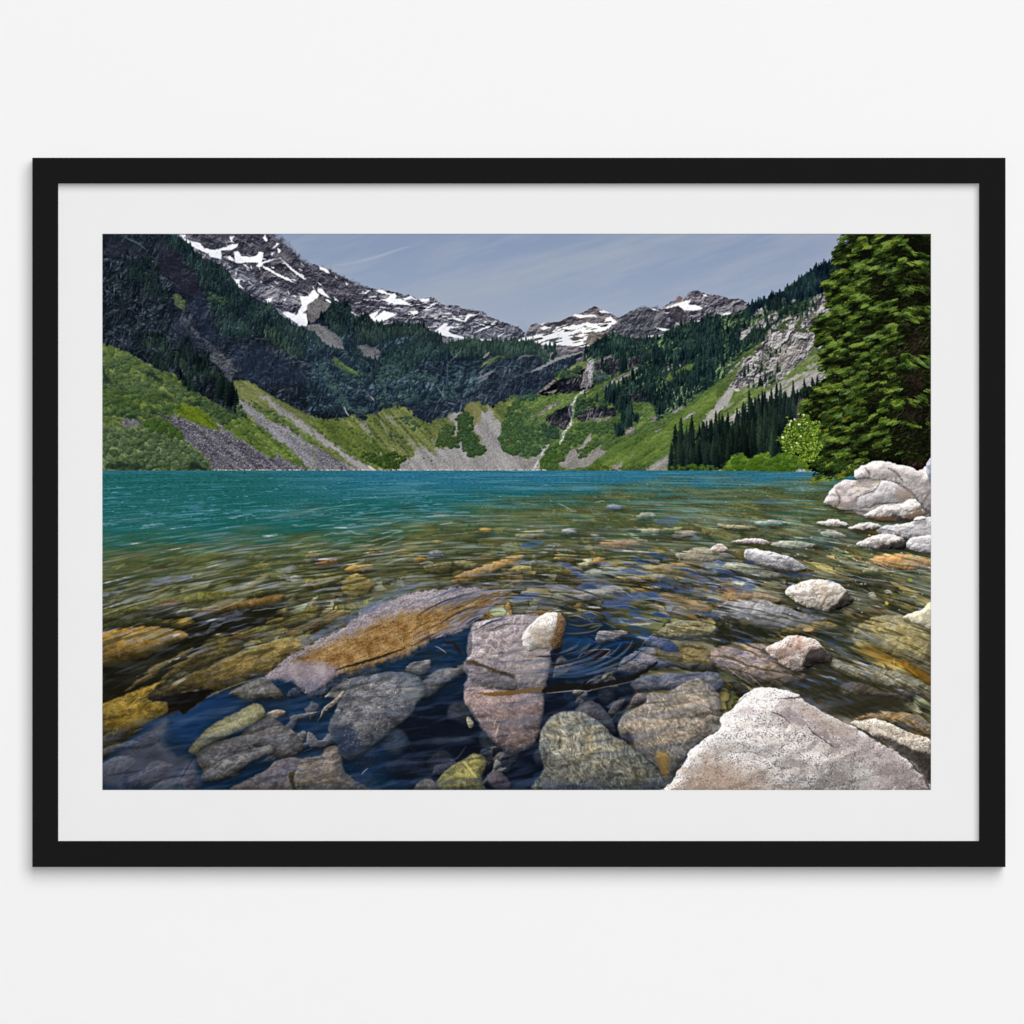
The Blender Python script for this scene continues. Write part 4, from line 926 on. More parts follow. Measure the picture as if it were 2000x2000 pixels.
def stone(pts, base, dark, lite, seed, spk=0.25, R=22, k=0.5, warm=None, ang=20, rough=3, sc=3.2, a=1.0, soft=1.6, lx=-0.55, ly=-0.85,
          shade=None, tgt=None, caustic=0, streak=0, under=0.0, smooth=5, tint=None, shadow=0.5, rs=14):
    """one boulder: rounded outline, speckled skin, light from the upper left"""
    if shadow:
        S = Area([(x + 3, y + 6) for x, y in pts], pad=14, smooth=smooth)
        lay(S, (14, 16, 16), shadow, 16, tgt)
    if tgt is not None:
        rough = min(rough, 1.8)
        smooth = min(smooth, 3)
    A = Area(pts, rough=rough, rs=rs, seed=seed, smooth=smooth)
    if not A.ok:
        return None
    sub = tgt is not None and tgt is SUB.get('t')
    c = g_granite(A.x, A.y, seed, base, dark, lite, spk, sc * (1.0 if sub else 1.25), ang, warm)
    dn = np.clip(A.d / R, 0, 1)
    h = R * 0.55 * np.sqrt(1 - (1 - dn) ** 2)
    s = np.clip(slope(h, lx, ly), -1.2, 1.2)
    w = fbm(A.x / (R * 1.1), A.y / (R * 0.9), 2, seed + 8) * R * 0.35
    fh = R * 1.5 * np.abs(fbm((A.x + w) / (R * 2.6), (A.y + w) / (R * 1.9), 2, seed + 7)) + R * 0.10 * fbm(A.x / (R * 0.5), A.y / (R * 0.4), 3, seed + 9)
    f = np.tanh(2.2 * slope(fh, lx, ly)) * 0.30
    (xa, ya), (xb, yb) = A.P.min(0), A.P.max(0)
    lg = 0.5 - 0.34 * ((A.x - xa) / (xb - xa) - 0.5) - 0.85 * ((A.y - ya) / (yb - ya) - 0.5)
    c = c * np.clip(0.74 + 0.46 * lg + k * (0.75 * s + f), 0.12, 1.5)[..., None]
    if sub and R >= 12 and ya > 1100:
        sink = 0 if seed in (518, 519, 521) else sst(R * 1.3, 0, A.d) * 0.34 + sst(0.45, 1.05, (A.y - ya) / (yb - ya)) * 0.30
        c = mix(c, np.array([30, 40, 52], F) if xa > 560 and xb < 1420 else np.array([40, 36, 24], F), sink)
        soft = max(soft, 5)
    if streak:
        u, v = rot(A.x, A.y, ang)
        wv = fbm(A.x / 46, A.y / 40, 3, seed + 22) * 26
        wu = fbm(A.x / 30, A.y / 30, 2, seed + 23) * 9
        st = fbm((u + wv) / 22, (v + wu + wv * 0.4) / 6.5, 5, seed + 21, 0.68)
        fil = sst(0.70, 0.98, ridged((u + wv) / 30, (v + wu) / 9, 2, seed + 24)) * sst(-0.2, 0.5, fbm(A.x / 34, A.y / 28, 2, seed + 25))
        c = c * (1 + st * streak / 75.0)[..., None] + (fil * streak * 1.3)[..., None] * np.array([1.0, 0.95, 0.84], F)
    if caustic:
        w = fbm(A.x / 24, A.y / 24, 2, seed + 31) * 0.8
        r = ridged(A.x / 26 + w, A.y / 20 + w, 2, seed + 30)
        c = c + (sst(0.80, 0.97, r) * caustic)[..., None] * np.array([1.0, 0.86, 0.62], F)
    if under:
        c = c * (1 - under * sst(0.1, 0.9, (A.y - A.P[:, 1].min()) / np.ptp(A.P[:, 1])))[..., None]
    if tint is not None:
        c = mix(c, np.asarray(tint[0], F), np.full(A.x.shape, tint[1], F))
    if shade is not None:
        B = Area(shade, rough=4, rs=10, seed=seed + 1, smooth=4)
        # darker flank of the stone
        m = np.zeros((PH, PW), F)
        if B.ok:
            m[B.s] = B.alpha(8)
        c = c * (1 - 0.62 * m[A.s])[..., None]
    lay(A, np.clip(c, 0, 255), a, soft, tgt)
    return A


def water_coords():
    X = (XX - F(XC)) / 700
    q = np.maximum(YY - F(YH), 0.5) / (1 + 0.33 * X * X)
    return X, q


def bed_color(r, q2):
    pal = np.array([(92, 86, 48), (122, 112, 70), (84, 64, 36), (96, 100, 76), (52, 50, 34), (138, 124, 78), (70, 72, 44), (108, 82, 44), (128, 126, 104), (62, 58, 42)], F)
    return pal[np.clip((r * len(pal)).astype(int), 0, len(pal) - 1)]


def lake():
    global BOT
    BOT = np.zeros_like(IMG)
    SUB['t'] = BOT
    j0 = 919 - PY0
    S = (slice(j0, PH), slice(0, PW))
    x, y = XX[S], YY[S]
    X, q = (a[S] for a in water_coords())
    size = 1.1 + 0.052 * q
    v = np.log(1.1 + 0.052 * q) / 0.052
    u = (XX[S] - F(XC)) / (size * 5.2)
    # ---- lake bed
    shore = np.interp(x[0], [200, 500, 700, 900, 1000, 1150, 1400, 1818], [1066, 1056, 1046, 1008, 984, 962, 948, 934]).astype(F)[None, :]
    n1 = fbm(x / 90, y / 14, 3, 300)
    shallow = sst(-34, 34, y - shore + n1 * 26)
    deep = mix(np.array([30, 92, 92], F) * np.ones(x.shape + (1,), F), np.array([44, 108, 136], F), sst(420, 800, x) * sst(80, 5, q))
    deep = mix(deep, np.array([28, 88, 80], F), sst(50, 130, q))
    deep = mix(deep, np.array([52, 112, 138], F), sst(12, 2, q) * 0.6)
    U = (x - F(XC)) / (0.17 * (q + 26))
    V = np.log(q + 26) / 0.085
    bedw = fbm(U / 5, V / 5, 3, 306)
    U = U + fbm(U / 1.6, V / 1.6, 3, 301) * 0.9
    V = V + fbm(U / 1.6, V / 1.6, 3, 302) * 0.9

    def cobble(k, sd):
        f1, f2, r, q2 = cells(U * k + 0.35 * perlin(U * k, V * k, sd + 50), V * k + 0.35 * perlin(U * k + 9, V * k, sd + 51), sd, 1.0)
        dome = np.sqrt(np.clip(1 - (f1 / 0.85) ** 2, 0, 1))
        lit = (0.50 + 0.62 * dome * sst(0.0, 0.22, f2 - f1)) * (0.75 + 0.5 * q2)
        return bed_color(r, q2) * lit[..., None], r
    big, r = cobble(0.62, 5)
    mid_, rb = cobble(1.25, 9)
    sml, rc = cobble(2.6, 13)
    st = mix(big, mid_, ((r < 0.42) | (bedw > 0.12)).astype(F))
    st = mix(st, sml, (((rb < 0.30) & (r < 0.6)) | (bedw > 0.45)).astype(F))
    st = st * 1.24 + (fbm(x / 6, y / 3.4, 3, 303) * 14)[..., None]
    st = st * (0.86 + 0.62 * fbm(x / 130, y / 42, 3, 304))[..., None]
    murk = np.clip(0.18 + 0.75 * fbm(x / 100, y / 22, 4, 307), 0, 0.72)
    st = mix(st, np.array([100, 98, 64], F) * (0.95 + 0.35 * fbm(x / 30, y / 7, 3, 308))[..., None], murk)
    olive = np.array([92, 100, 54], F)
    veil = sst(190, 10, y - shore + n1 * 30)
    st = mix(st, olive * (0.9 + 0.35 * fbm(x / 70, y / 12, 3, 305))[..., None], veil * 0.72)
    BOT[S] = mix(deep, st, shallow)
    bed_stones()
    # ---- surface: wavelets in true perspective, each octave kept to the distance where it can be seen
    calm = 1 - 0.85 * np.maximum(sst(1270, 1370, y) * sst(1500, 1330, x), sst(1180, 1240, y) * sst(860, 920, x) * sst(1180, 1080, x) * 0.8)
    T = 1.6 + 0.047 * q
    z = 900.0 / q
    xw = (x - F(XC)) / q
    hgt, wsum = 0, 1e-3
    for k in range(9):
        lam = 12.0 * 0.5 ** k
        ph = lam * q * q / 900.0
        wt = np.exp(-(np.log(ph / T) / 0.95) ** 2)
        if wt.max() < 0.03:
            continue
        zz = z / lam + 0.9 * perlin(xw / (lam * 5), z / (lam * 6), 317 + k)
        n = perlin(xw / (lam * 1.55), zz, 310 + k) + 0.35 * perlin(xw / (lam * 0.9) + 5, zz * 1.7, 330 + k)
        hgt = hgt + n * wt
        wsum = wsum + wt
    hgt = hgt / wsum
    gv = np.gradient(hgt, axis=0) * T
    gu = np.gradient(hgt, axis=1) * T * 3
    gust = 0.75 + 0.5 * fbm(x / 260, y / 40, 3, 320)
    sl = gv * gust * 1.25
    # bend the bed
    amp = (0.31 * T + 0.5) * calm * (0.32 + 0.5 * sst(1250, 1020, y))
    sx = np.clip(x + np.clip(gu, -2, 2) * amp * 0.9 + hgt * amp * 1.6 - PX0, 0, PW - 1.01)
    sy = np.clip(y + np.clip(sl, -2, 2) * amp * 1.3 - PY0, j0, PH - 1.01)
    ix, iy = sx.astype(np.int32), sy.astype(np.int32)
    ax, ay = (sx - ix)[..., None], (sy - iy)[..., None]
    b = (BOT[iy, ix] * (1 - ax) + BOT[iy, ix + 1] * ax) * (1 - ay) + (BOT[iy + 1, ix] * (1 - ax) + BOT[iy + 1, ix + 1] * ax) * ay
    # what the surface mirrors
    skyc = mix(np.array([96, 152, 186], F) * np.ones(x.shape + (1,), F), np.array([150, 158, 182], F), sst(60, 190, q))
    skyc = mix(skyc, np.array([104, 116, 146], F), sst(190, 260, q))
    skyc = mix(skyc, np.array([64, 86, 132], F), sst(260, 340, q))
    hill_ = mix(np.array([24, 84, 76], F) * np.ones(x.shape + (1,), F), np.array([34, 38, 26], F), sst(90, 200, q))
    up, dn = sst(0.18, 0.75, sl), sst(-0.10, -0.75, sl)
    fres = np.interp(q, [0, 40, 120, 220, 400, 640], [0.62, 0.55, 0.55, 0.62, 0.46, 0.3]).astype(F)
    patch = np.clip(0.55 + 0.9 * fbm(x / 120, y / 36, 3, 325), 0.12, 1)
    b = mix(b, hill_, dn * 0.55 * calm)
    b = mix(b, skyc, up * fres * patch * calm)
    glass = np.clip(fbm(x / 150, y / 26, 4, 350) * 0.75 + 0.05, 0, 0.42) * sst(45, 90, q) * sst(330, 230, q)
    b = mix(b, np.array([132, 140, 138], F), glass * (0.55 + 0.45 * sst(-0.2, 0.4, sl)))
    far = sst(60, 8, q)                                              # fine far sparkle
    sp = perlin(x / 7, y / 1.5, 331) + 0.7 * perlin(x / 3.4, y / 1.1, 332)
    b = b + (sp * 17 * sst(150, 30, q) + fbm(x / 40, y / 4, 2, 333) * 8 * far)[..., None] * np.array([0.8, 1, 1], F)
    b = mix(b, np.array([104, 146, 156], F), np.clip(fbm(x / 200, y / 9, 3, 334) * 0.8, 0, 0.5) * sst(4, 16, q) * sst(120, 60, q) * (0.35 + 0.65 * sst(450, 800, x)))
    gl = sst(0.9, 1.3, sl) * sst(0.1, 0.35, fbm(x / 60, y / 22, 3, 340)) * 0.8 * sst(30, 70, q) * sst(420, 260, q)
    b = mix(b, np.array([226, 228, 232], F), gl * 0.75)
    b = mix(b, np.array([228, 230, 236], F), sst(0.75, 0.9, perlin(x / 9, y / 2.2, 341)) * sst(6, 30, q) * sst(110, 70, q) * 0.55)
    sheen = np.clip(fbm((x + y * 0.5) / 120, (y + (x - F(XC)) * 0.12) / 17, 4, 360) * 0.62 - 0.04, 0, 0.26) * sst(300, 380, q)
    b = mix(b, np.array([84, 100, 130], F), sheen)
    b = mix(b, np.array([10, 18, 32], F), np.clip(fbm((x + y * 0.5) / 90, (y + (x - F(XC)) * 0.12) / 11, 4, 361) * 0.7 - 0.14, 0, 0.34) * sst(300, 380, q))
    edge = sst(918.6, 919.8, y - np.interp(x[0], [1400, 1600], [0, 3.0])[None, :])
    IMG[S] = IMG[S] + (b - IMG[S]) * edge[..., None]


def bed_stones():
    """boulders under the water, back to front, on the lake bed"""
    G, D, L = (112, 108, 110), (44, 42, 46), (150, 146, 146)
    P = dict(tgt=BOT)
    # far, half seen stones
    far = [(W2((0, 880), (80, 860), (120, 900), (40, 960), (-30, 960)), (104, 98, 66)), (W2((90, 970), (230, 930), (330, 960), (250, 1000), (120, 1010)), (96, 66, 44)),
           (W2((360, 1040), (430, 990), (560, 985), (640, 1005), (500, 1050)), (150, 118, 58)), (W2((420, 1085), (470, 1065), (500, 1080), (450, 1110)), (160, 134, 60)),
           (W2((330, 1180), (360, 1110), (500, 1085), (600, 1130), (630, 1190), (540, 1270), (400, 1280), (330, 1230)), (104, 92, 46)), (W2((0, 1130), (180, 1085), (330, 1085), (300, 1130), (140, 1190), (0, 1200)), (98, 90, 44)),
           (W2((540, 870), (640, 850), (740, 850), (640, 885)), (156, 122, 76)), (W2((1000, 930), (1080, 915), (1110, 935), (1050, 960)), (140, 104, 46)), (W2((1120, 900), (1180, 850), (1260, 870), (1310, 900), (1220, 920)), (96, 100, 104)),
           (W2((1580, 670), (1680, 640), (1760, 670), (1660, 690)), (136, 112, 60)), (W2((1170, 765), (1230, 752), (1280, 768), (1220, 782)), (164, 136, 66)), (W2((1380, 950), (1500, 950), (1600, 970), (1560, 1020), (1440, 1000)), (104, 100, 66)),
           (W2((1100, 1000), (1300, 960), (1380, 1000), (1340, 1050), (1160, 1060)), (84, 78, 50)), (W2((1350, 1140), (1480, 1060), (1640, 1000), (1800, 940), (1932, 900), (2030, 900), (2040, 940), (1932, 980), (1700, 1060), (1500, 1150)), (140, 112, 70)),
           (W3((30, 700), (120, 670), (260, 668), (330, 695), (200, 730), (80, 730)), (152, 138, 92)), (W3((470, 670), (520, 645), (590, 655), (605, 685), (520, 695)), (128, 132, 126)), (W3((735, 715), (800, 700), (880, 740), (800, 752)), (136, 136, 130)),
           (W3((820, 780), (960, 755), (1120, 750), (1230, 800), (1080, 830), (900, 830)), (130, 98, 64)), (W3((1500, 705), (1560, 665), (1680, 660), (1740, 690), (1640, 720), (1560, 730)), (160, 136, 118)), (W3((1160, 540), (1240, 500), (1300, 490), (1370, 530), (1240, 555)), (128, 126, 108)),
           (W3((880, 440), (960, 415), (1040, 440), (940, 460)), (104, 114, 118)), (W3((400, 920), (480, 880), (620, 900), (600, 945), (440, 950)), (122, 108, 62)), (W3((640, 1000), (650, 960), (740, 930), (760, 960), (720, 1010)), (150, 148, 118)),
           (W3((740, 980), (800, 920), (890, 940), (870, 975)), (134, 106, 58)), (W3((0, 1010), (100, 990), (190, 1010), (120, 1040), (0, 1050)), (136, 122, 66)), (W3((480, 1050), (520, 1000), (600, 990), (670, 1030), (640, 1070), (540, 1080)), (96, 82, 46)),
           (W3((1300, 1050), (1400, 980), (1560, 960), (1800, 960), (1860, 1010), (1820, 1060), (1640, 1070), (1420, 1070)), (126, 104, 58)), (W3((1800, 970), (1880, 950), (2000, 950), (2100, 1000), (1980, 1060), (1860, 1040)), (140, 144, 126)),
           (W3((1540, 900), (1640, 850), (1800, 820), (1932, 860), (2060, 900), (1932, 950), (1700, 950)), (148, 136, 112)), (W3((1220, 660), (1300, 640), (1400, 650), (1370, 690), (1250, 690)), (140, 130, 100)), (W3((1420, 640), (1600, 630), (1580, 660), (1440, 670)), (126, 128, 86)),
           (W4((0, 560), (120, 560), (330, 580), (300, 600), (100, 600)), (140, 130, 104)), (W4((920, 635), (980, 610), (1060, 625), (1140, 660), (980, 670)), (168, 156, 140)), (W4((480, 740), (560, 705), (700, 690), (870, 735), (800, 765), (600, 770)), (150, 148, 130)),
           (W4((330, 545), (440, 525), (600, 540), (540, 570), (400, 570)), (150, 152, 140)), (W4((1330, 880), (1480, 820), (1700, 830), (1890, 880), (1890, 960), (1700, 960), (1460, 930)), (176, 132, 84)), (W4((0, 930), (200, 900), (420, 950), (560, 1010), (480, 1040), (200, 980)), (128, 128, 112)),
           (W4((1280, 980), (1340, 940), (1420, 960), (1400, 990)), (146, 138, 92)), (W4((1040, 940), (1200, 960), (1300, 1000), (1100, 1000)), (92, 84, 48))]
    for i, (p, c) in enumerate(far):
        c = np.array(c, float)
        stone(p, c, c * 0.45, np.minimum(c * 1.25, 240), 400 + i, spk=0.18, R=9, k=0.42, rough=3, sc=2.6, soft=4, shadow=0.55, **P)
    # long pale slab under the surface at the centre
    stone(W3((620, 1110), (700, 1050), (800, 1005), (960, 1010), (1150, 1035), (1300, 1045), (1380, 1060), (1250, 1075), (1000, 1090), (800, 1100)), (168, 172, 148), (110, 110, 90), (188, 192, 172), 450, spk=0.1, R=14, k=0.25, soft=3, **P)
    stone(W3((960, 1105), (1080, 1085), (1250, 1080), (1420, 1080), (1440, 1120), (1330, 1150), (1100, 1150)), (120, 104, 58), (60, 50, 26), (160, 144, 92), 451, R=10, soft=4, streak=18, **P)
    stone(W3((600, 1230), (760, 1215), (860, 1200), (970, 1165), (1070, 1230), (1010, 1270), (860, 1300), (700, 1330), (560, 1320), (520, 1270)), (178, 172, 158), (120, 108, 92), (204, 200, 192), 452, spk=0.2, R=13, k=0.4, warm=(150, 126, 88), **P)
    # ------------- foreground left: gold boulder, weed-covered logs of stone, black gaps
    lay(Area(B1((-20, 300), (0, 300), (300, 250), (700, 180), (900, 230), (1100, 200), (1400, 180), (1700, 120), (1800, 200), (1500, 420), (1300, 520), (1000, 520), (900, 640), (700, 760), (460, 1060), (620, 1160), (400, 1300), (0, 1200), (-20, 1200)), rough=8, rs=24, seed=460), (20, 19, 13), 0.92, 20, BOT)
    weeds = [(B1((0, 210), (150, 170), (350, 140), (520, 90), (800, 40), (1000, 30), (1300, 20), (1560, 20), (1400, 80), (1100, 100), (900, 140), (700, 150), (450, 190), (250, 240), (0, 310)), (92, 92, 42)), (B1((460, 180), (560, 120), (720, 110), (720, 170), (600, 195)), (82, 56, 30)),
             (B1((0, 340), (200, 290), (420, 270), (600, 290), (680, 320), (600, 360), (300, 360), (0, 400)), (46, 50, 30)), (B1((640, 340), (700, 290), (840, 275), (860, 320), (800, 365), (700, 375)), (134, 112, 46)), (B1((500, 330), (640, 290), (720, 300), (640, 350)), (74, 66, 36)),
             (B1((940, 190), (1100, 180), (1300, 130), (1500, 90), (1700, 50), (1720, 90), (1500, 170), (1300, 190), (1100, 230), (960, 240)), (112, 84, 44)), (B1((1240, 440), (1350, 400), (1550, 350), (1660, 350), (1620, 400), (1450, 450), (1300, 460)), (96, 92, 50)),
             (B1((1220, 460), (1280, 420), (1420, 430), (1500, 440), (1400, 480), (1290, 490)), (112, 84, 50)), (B1((1540, 310), (1640, 270), (1720, 280), (1660, 330), (1560, 340)), (116, 102, 50)), (B1((1640, 230), (1700, 190), (1745, 190), (1740, 240), (1660, 250)), (122, 108, 56)),
             (B1((1680, 330), (1800, 250), (1932, 190), (2050, 160), (2050, 260), (1900, 330), (1760, 370)), (92, 84, 46)), (B1((700, 240), (760, 190), (860, 200), (800, 240)), (100, 100, 44)),
             (B1((980, 490), (1100, 440), (1240, 450), (1330, 520), (1340, 570), (1200, 640), (1000, 720), (840, 800), (780, 760), (880, 640)), (72, 64, 36)), (B1((1450, 560), (1560, 510), (1700, 470), (1932, 420), (1932, 520), (1800, 560), (1600, 640)), (128, 124, 88)),
             (B1((215, 960), (330, 870), (430, 800), (450, 745), (640, 660), (850, 555), (830, 605), (700, 680), (560, 760), (480, 830), (350, 900), (240, 970)), (104, 88, 48)), (B1((530, 880), (640, 760), (760, 680), (880, 600), (980, 560), (900, 640), (740, 770), (620, 850)), (98, 82, 50))]
    for i, (p, c) in enumerate(weeds):
        c = np.array(c, float)
        stone(p, c, c * 0.5, c * 1.3, 470 + i, spk=0.15, R=12, k=0.5, rough=5, ang=-25, streak=20, sc=2.6, soft=4, shadow=0.3, **P)
    stone(B1((-30, 425), (0, 418), (150, 385), (350, 360), (520, 362), (650, 385), (760, 405), (815, 440), (770, 480), (640, 530), (500, 610), (350, 670), (180, 710), (0, 755), (-30, 750)), (146, 108, 34), (84, 58, 16), (178, 140, 72), 490, spk=0.3, R=26, k=0.45, ang=-12,
          streak=16, under=0.45, sc=2.8, **P)
    stone(B1((430, 1040), (500, 960), (650, 890), (850, 800), (1000, 740), (1150, 680), (1300, 620), (1480, 560), (1650, 500), (1800, 480), (1960, 500), (1960, 620), (1800, 640), (1650, 760), (1520, 830), (1200, 945), (1000, 965), (850, 945), (700, 990), (550, 1025)), (116, 96, 50),
          (58, 46, 24), (158, 136, 82), 491, spk=0.25, R=24, k=0.5, ang=-28, streak=26, under=0.25, sc=2.8, **P)
    stone(B1((-30, 1095), (0, 1085), (150, 1030), (350, 950), (560, 870), (605, 860), (520, 930), (440, 1020), (470, 1060), (610, 1070), (625, 1160), (480, 1250), (350, 1340), (200, 1450), (0, 1630), (-30, 1640)), (124, 98, 34), (52, 42, 16), (168, 140, 62), 492, spk=0.3, R=22, k=0.4,
          ang=-30, streak=34, under=0.55, sc=3, **P)
    # ------------- deep blue pool
    Bp = Area(B1((640, 1200), (850, 1140), (970, 1035), (1200, 960), (1520, 830), (1700, 760)) + B2((0, 880), (330, 780), (750, 650), (960, 600), (1160, 470), (1400, 380), (1600, 300)) + B3((500, 300), (900, 330), (1330, 560), (1200, 800), (1150, 1000), (1000, 1300), (1100, 1500), (500, 1300), (300, 1500), (280, 1900)) +
              B1((0, 1900), (0, 1630), (300, 1380), (500, 1230)), rough=3, rs=30, seed=463, smooth=3)
    t = sst(1290, 1430, Bp.y + (Bp.x - 800) * 0.15)
    c = mix(np.array([15, 44, 78], F) * np.ones(Bp.x.shape + (1,), F), np.array([14, 20, 36], F), t * sst(720, 800, Bp.x))
    c = mix(c, np.array([12, 37, 64], F), sst(1400, 1530, Bp.y) * sst(760, 640, Bp.x))
    c = c * (1 + 0.16 * fbm(Bp.x / 60, Bp.y / 40, 3, 464))[..., None]
    c = mix(c, c.mean(-1, keepdims=True) * np.array([0.8, 1.0, 1.2], F), np.full(Bp.x.shape, 0.25, F)) * F(0.88)
    lay(Bp, c, 1, 10, BOT)
    lay(Area(B1((640, 1200), (760, 1120), (970, 1040), (1200, 985), (1330, 1040), (1100, 1120), (980, 1260), (900, 1400), (760, 1420), (680, 1330)), rough=4, seed=465), (26, 54, 98), 0.7, 26, BOT)
    lay(Area(B1((460, 1062), (560, 1020), (800, 975), (1000, 950), (1060, 960), (970, 1035), (850, 1130), (770, 1185), (720, 1150), (625, 1165), (615, 1070)), rough=3, seed=466), (18, 14, 11), 1, 4, BOT)
    rng = np.random.RandomState(31)
    for q in range(46):
        x, y = 480 + rng.rand() * 780, 1290 + rng.rand() * 250
        rx, ry = 14 + rng.rand() * 34, 8 + rng.rand() * 20
        th = rng.rand() * 6.28
        pts = [(x + rx * math.cos(a) * (0.75 + 0.4 * rng.rand()), y + ry * math.sin(a) * (0.75 + 0.4 * rng.rand())) for a in np.linspace(0, 6.28, 9)[:-1] + th]
        c = np.array([(38, 50, 70), (52, 58, 70), (30, 36, 48), (62, 64, 68), (24, 48, 78)][q % 5], float)
        stone(pts, c, c * 0.6, c * 1.35, 900 + q, R=12, k=0.5, streak=12, ang=-30 + 60 * rng.rand(), a=0.34 + 0.28 * rng.rand(), soft=8, shadow=0, sc=3, rough=4, tgt=BOT)
    u, v = rot(Bp.x, Bp.y, -18)
    lay(Bp, (62, 86, 122), np.clip(fbm(u / 150, v / 22, 3, 472) * 0.8 - 0.16, 0, 0.34), 12, BOT)
    # grey veil of sky over the near left corner
    Gv = Area(B1((-30, 1640), (250, 1420), (480, 1240), (600, 1170), (650, 1200), (670, 1290), (640, 1400), (680, 1460), (830, 1540), (950, 1560), (950, 1700), (900, 1800), (700, 1900), (-30, 1910)), rough=3, rs=20, seed=467, smooth=3)
    u, v = rot(Gv.x, Gv.y, -35)
    arc = np.hypot(Gv.x - 120, Gv.y - 1600)
    c = mix(np.array([100, 101, 107], F) * np.ones(Gv.x.shape + (1,), F), np.array([66, 68, 80], F), sst(1400, 1500, Gv.y + 0.25 * (Gv.x - 250)))
    c = c * (1 + 0.16 * fbm(Gv.x / 46, Gv.y / 34, 4, 468) + 0.12 * fbm(arc / 5, np.arctan2(Gv.y - 1600, Gv.x - 120) * 3, 3, 469) * sst(1520, 1440, Gv.y))[..., None]
    lay(Gv, c, 0.92 * sst(0, 26, Gv.d), 6, BOT)
    for q in range(16):
        x, y = 215 + rng.rand() * 170, 1440 + rng.rand() * 100
        rx, ry = 12 + rng.rand() * 36, 7 + rng.rand() * 16
        pts = [(x + rx * math.cos(a) * (0.7 + 0.5 * rng.rand()), y + (ry * math.sin(a) - rx * 0.35 * math.cos(a)) * (0.75 + 0.4 * rng.rand())) for a in np.linspace(0, 6.28, 9)[:-1]]
        c = np.array([(52, 54, 66), (84, 84, 92), (40, 46, 62), (70, 68, 76)][q % 4], float)
        stone(pts, c, c * 0.6, c * 1.35, 950 + q, R=11, k=0.5, streak=16, ang=-35, a=0.5, soft=7, shadow=0, sc=3, tgt=BOT)
    lay(Area(B1((640, 1500), (760, 1500), (800, 1560), (700, 1590)), rough=3, seed=473), (28, 38, 62), 0.7, 9, BOT)
    stroke(B1((270, 1820), (420, 1730), (560, 1660)), 1.6, (120, 122, 130), 0.6, 1.6, tgt=BOT)
    stroke(B1((740, 1800), (800, 1700), (860, 1600), (900, 1570)), 3, (30, 36, 52), 0.7, 3, tgt=BOT)
    # ------------- rubble that fills the near left corner of the pool
    for q in range(60):
        x, y = [(520 + rng.rand() * 150, 1330 + rng.rand() * 130), (400 + rng.rand() * 300, 1440 + rng.rand() * 110), (860 + rng.rand() * 160, 1460 + rng.rand() * 90), (1080 + rng.rand() * 160, 1290 + rng.rand() * 120)][q % 4]
        rx, ry = 9 + rng.rand() * 30, 6 + rng.rand() * 14
        n = 6 + rng.randint(3)
        an = np.sort(rng.rand(n)) * 6.28
        pts = [(x + rx * math.cos(a) * (0.7 + 0.5 * rng.rand()), y + (ry * math.sin(a) - rx * 0.42 * math.cos(a)) * (0.75 + 0.4 * rng.rand())) for a in an]
        c = np.array([(78, 76, 80), (96, 90, 84), (56, 56, 66), (108, 104, 98), (44, 50, 64)][q % 5], float)
        stone(pts, c, c * 0.5, c * 1.4, 1000 + q, R=9, k=0.7, streak=24, ang=-30, a=0.55 + 0.35 * rng.rand(), soft=4, shadow=0.3, sc=2.8, smooth=2, tgt=BOT)
    # ------------- near stones, back to front
    N = dict(tgt=BOT, sc=2.8)
    stone(B1((1190, 985), (1300, 930), (1520, 835), (1600, 880), (1700, 990), (1700, 1040), (1500, 1030), (1370, 1060), (1260, 1010)), (104, 102, 100), (60, 60, 62), (140, 138, 136), 500, R=16, streak=22, ang=70, soft=4, **N)
    stone(B2((-90, 680), (0, 620), (160, 660), (330, 690), (350, 770), (230, 850), (130, 900), (20, 965), (-60, 940), (-130, 860)), (138, 124, 128), (70, 60, 66), (176, 164, 166), 501, R=18, k=0.35, streak=24, ang=-55, soft=3, **N)
    stone(B1((1540, 1200), (1600, 1150), (1720, 1150), (1730, 1180), (1640, 1225), (1560, 1235)), (120, 106, 92), (70, 60, 54), (140, 128, 116), 502, R=8, **N)
    stone(B1((1320, 1370), (1420, 1290), (1540, 1190), (1640, 1240), (1720, 1300), (1660, 1350), (1480, 1380), (1340, 1420)), (70, 66, 68), (34, 34, 40), (104, 100, 98), 503, R=12, streak=26, ang=-30, **N)
    stone(B1((880, 1570), (960, 1500), (1100, 1440), (1300, 1390), (1480, 1350), (1620, 1300), (1760, 1310), (1850, 1390), (1900, 1480), (1840, 1560), (1700, 1600), (1600, 1560), (1500, 1480), (1300, 1580), (1100, 1700), (980, 1760), (940, 1700)), (76, 74, 80), (38, 38, 44), (112, 110, 112), 504, R=16,
          streak=22, ang=-24, **N)
    stone(B1((810, 1535), (900, 1420), (1000, 1310), (1150, 1225), (1300, 1150), (1420, 1085), (1500, 1100), (1540, 1165), (1500, 1220), (1380, 1300), (1250, 1360), (1100, 1430), (960, 1490), (880, 1560)), (138, 134, 98), (92, 90, 66), (164, 164, 134), 505, spk=0.16, R=14, k=0.3, caustic=10, ang=60,
          streak=14, **N)
    stone(B1((940, 1800), (960, 1740), (1100, 1640), (1250, 1570), (1450, 1500), (1600, 1480), (1600, 1545), (1400, 1640), (1200, 1760), (1050, 1815)), (96, 96, 102), (54, 54, 60), (140, 138, 140), 506, R=12, streak=22, ang=-28, **N)
    stone(B1((1220, 1920), (1400, 1790), (1560, 1710), (1620, 1640), (1750, 1600), (1850, 1600), (1960, 1650), (2000, 1920)), (86, 82, 94), (44, 42, 52), (122, 116, 122), 507, R=18, streak=14, ang=-35, **N)
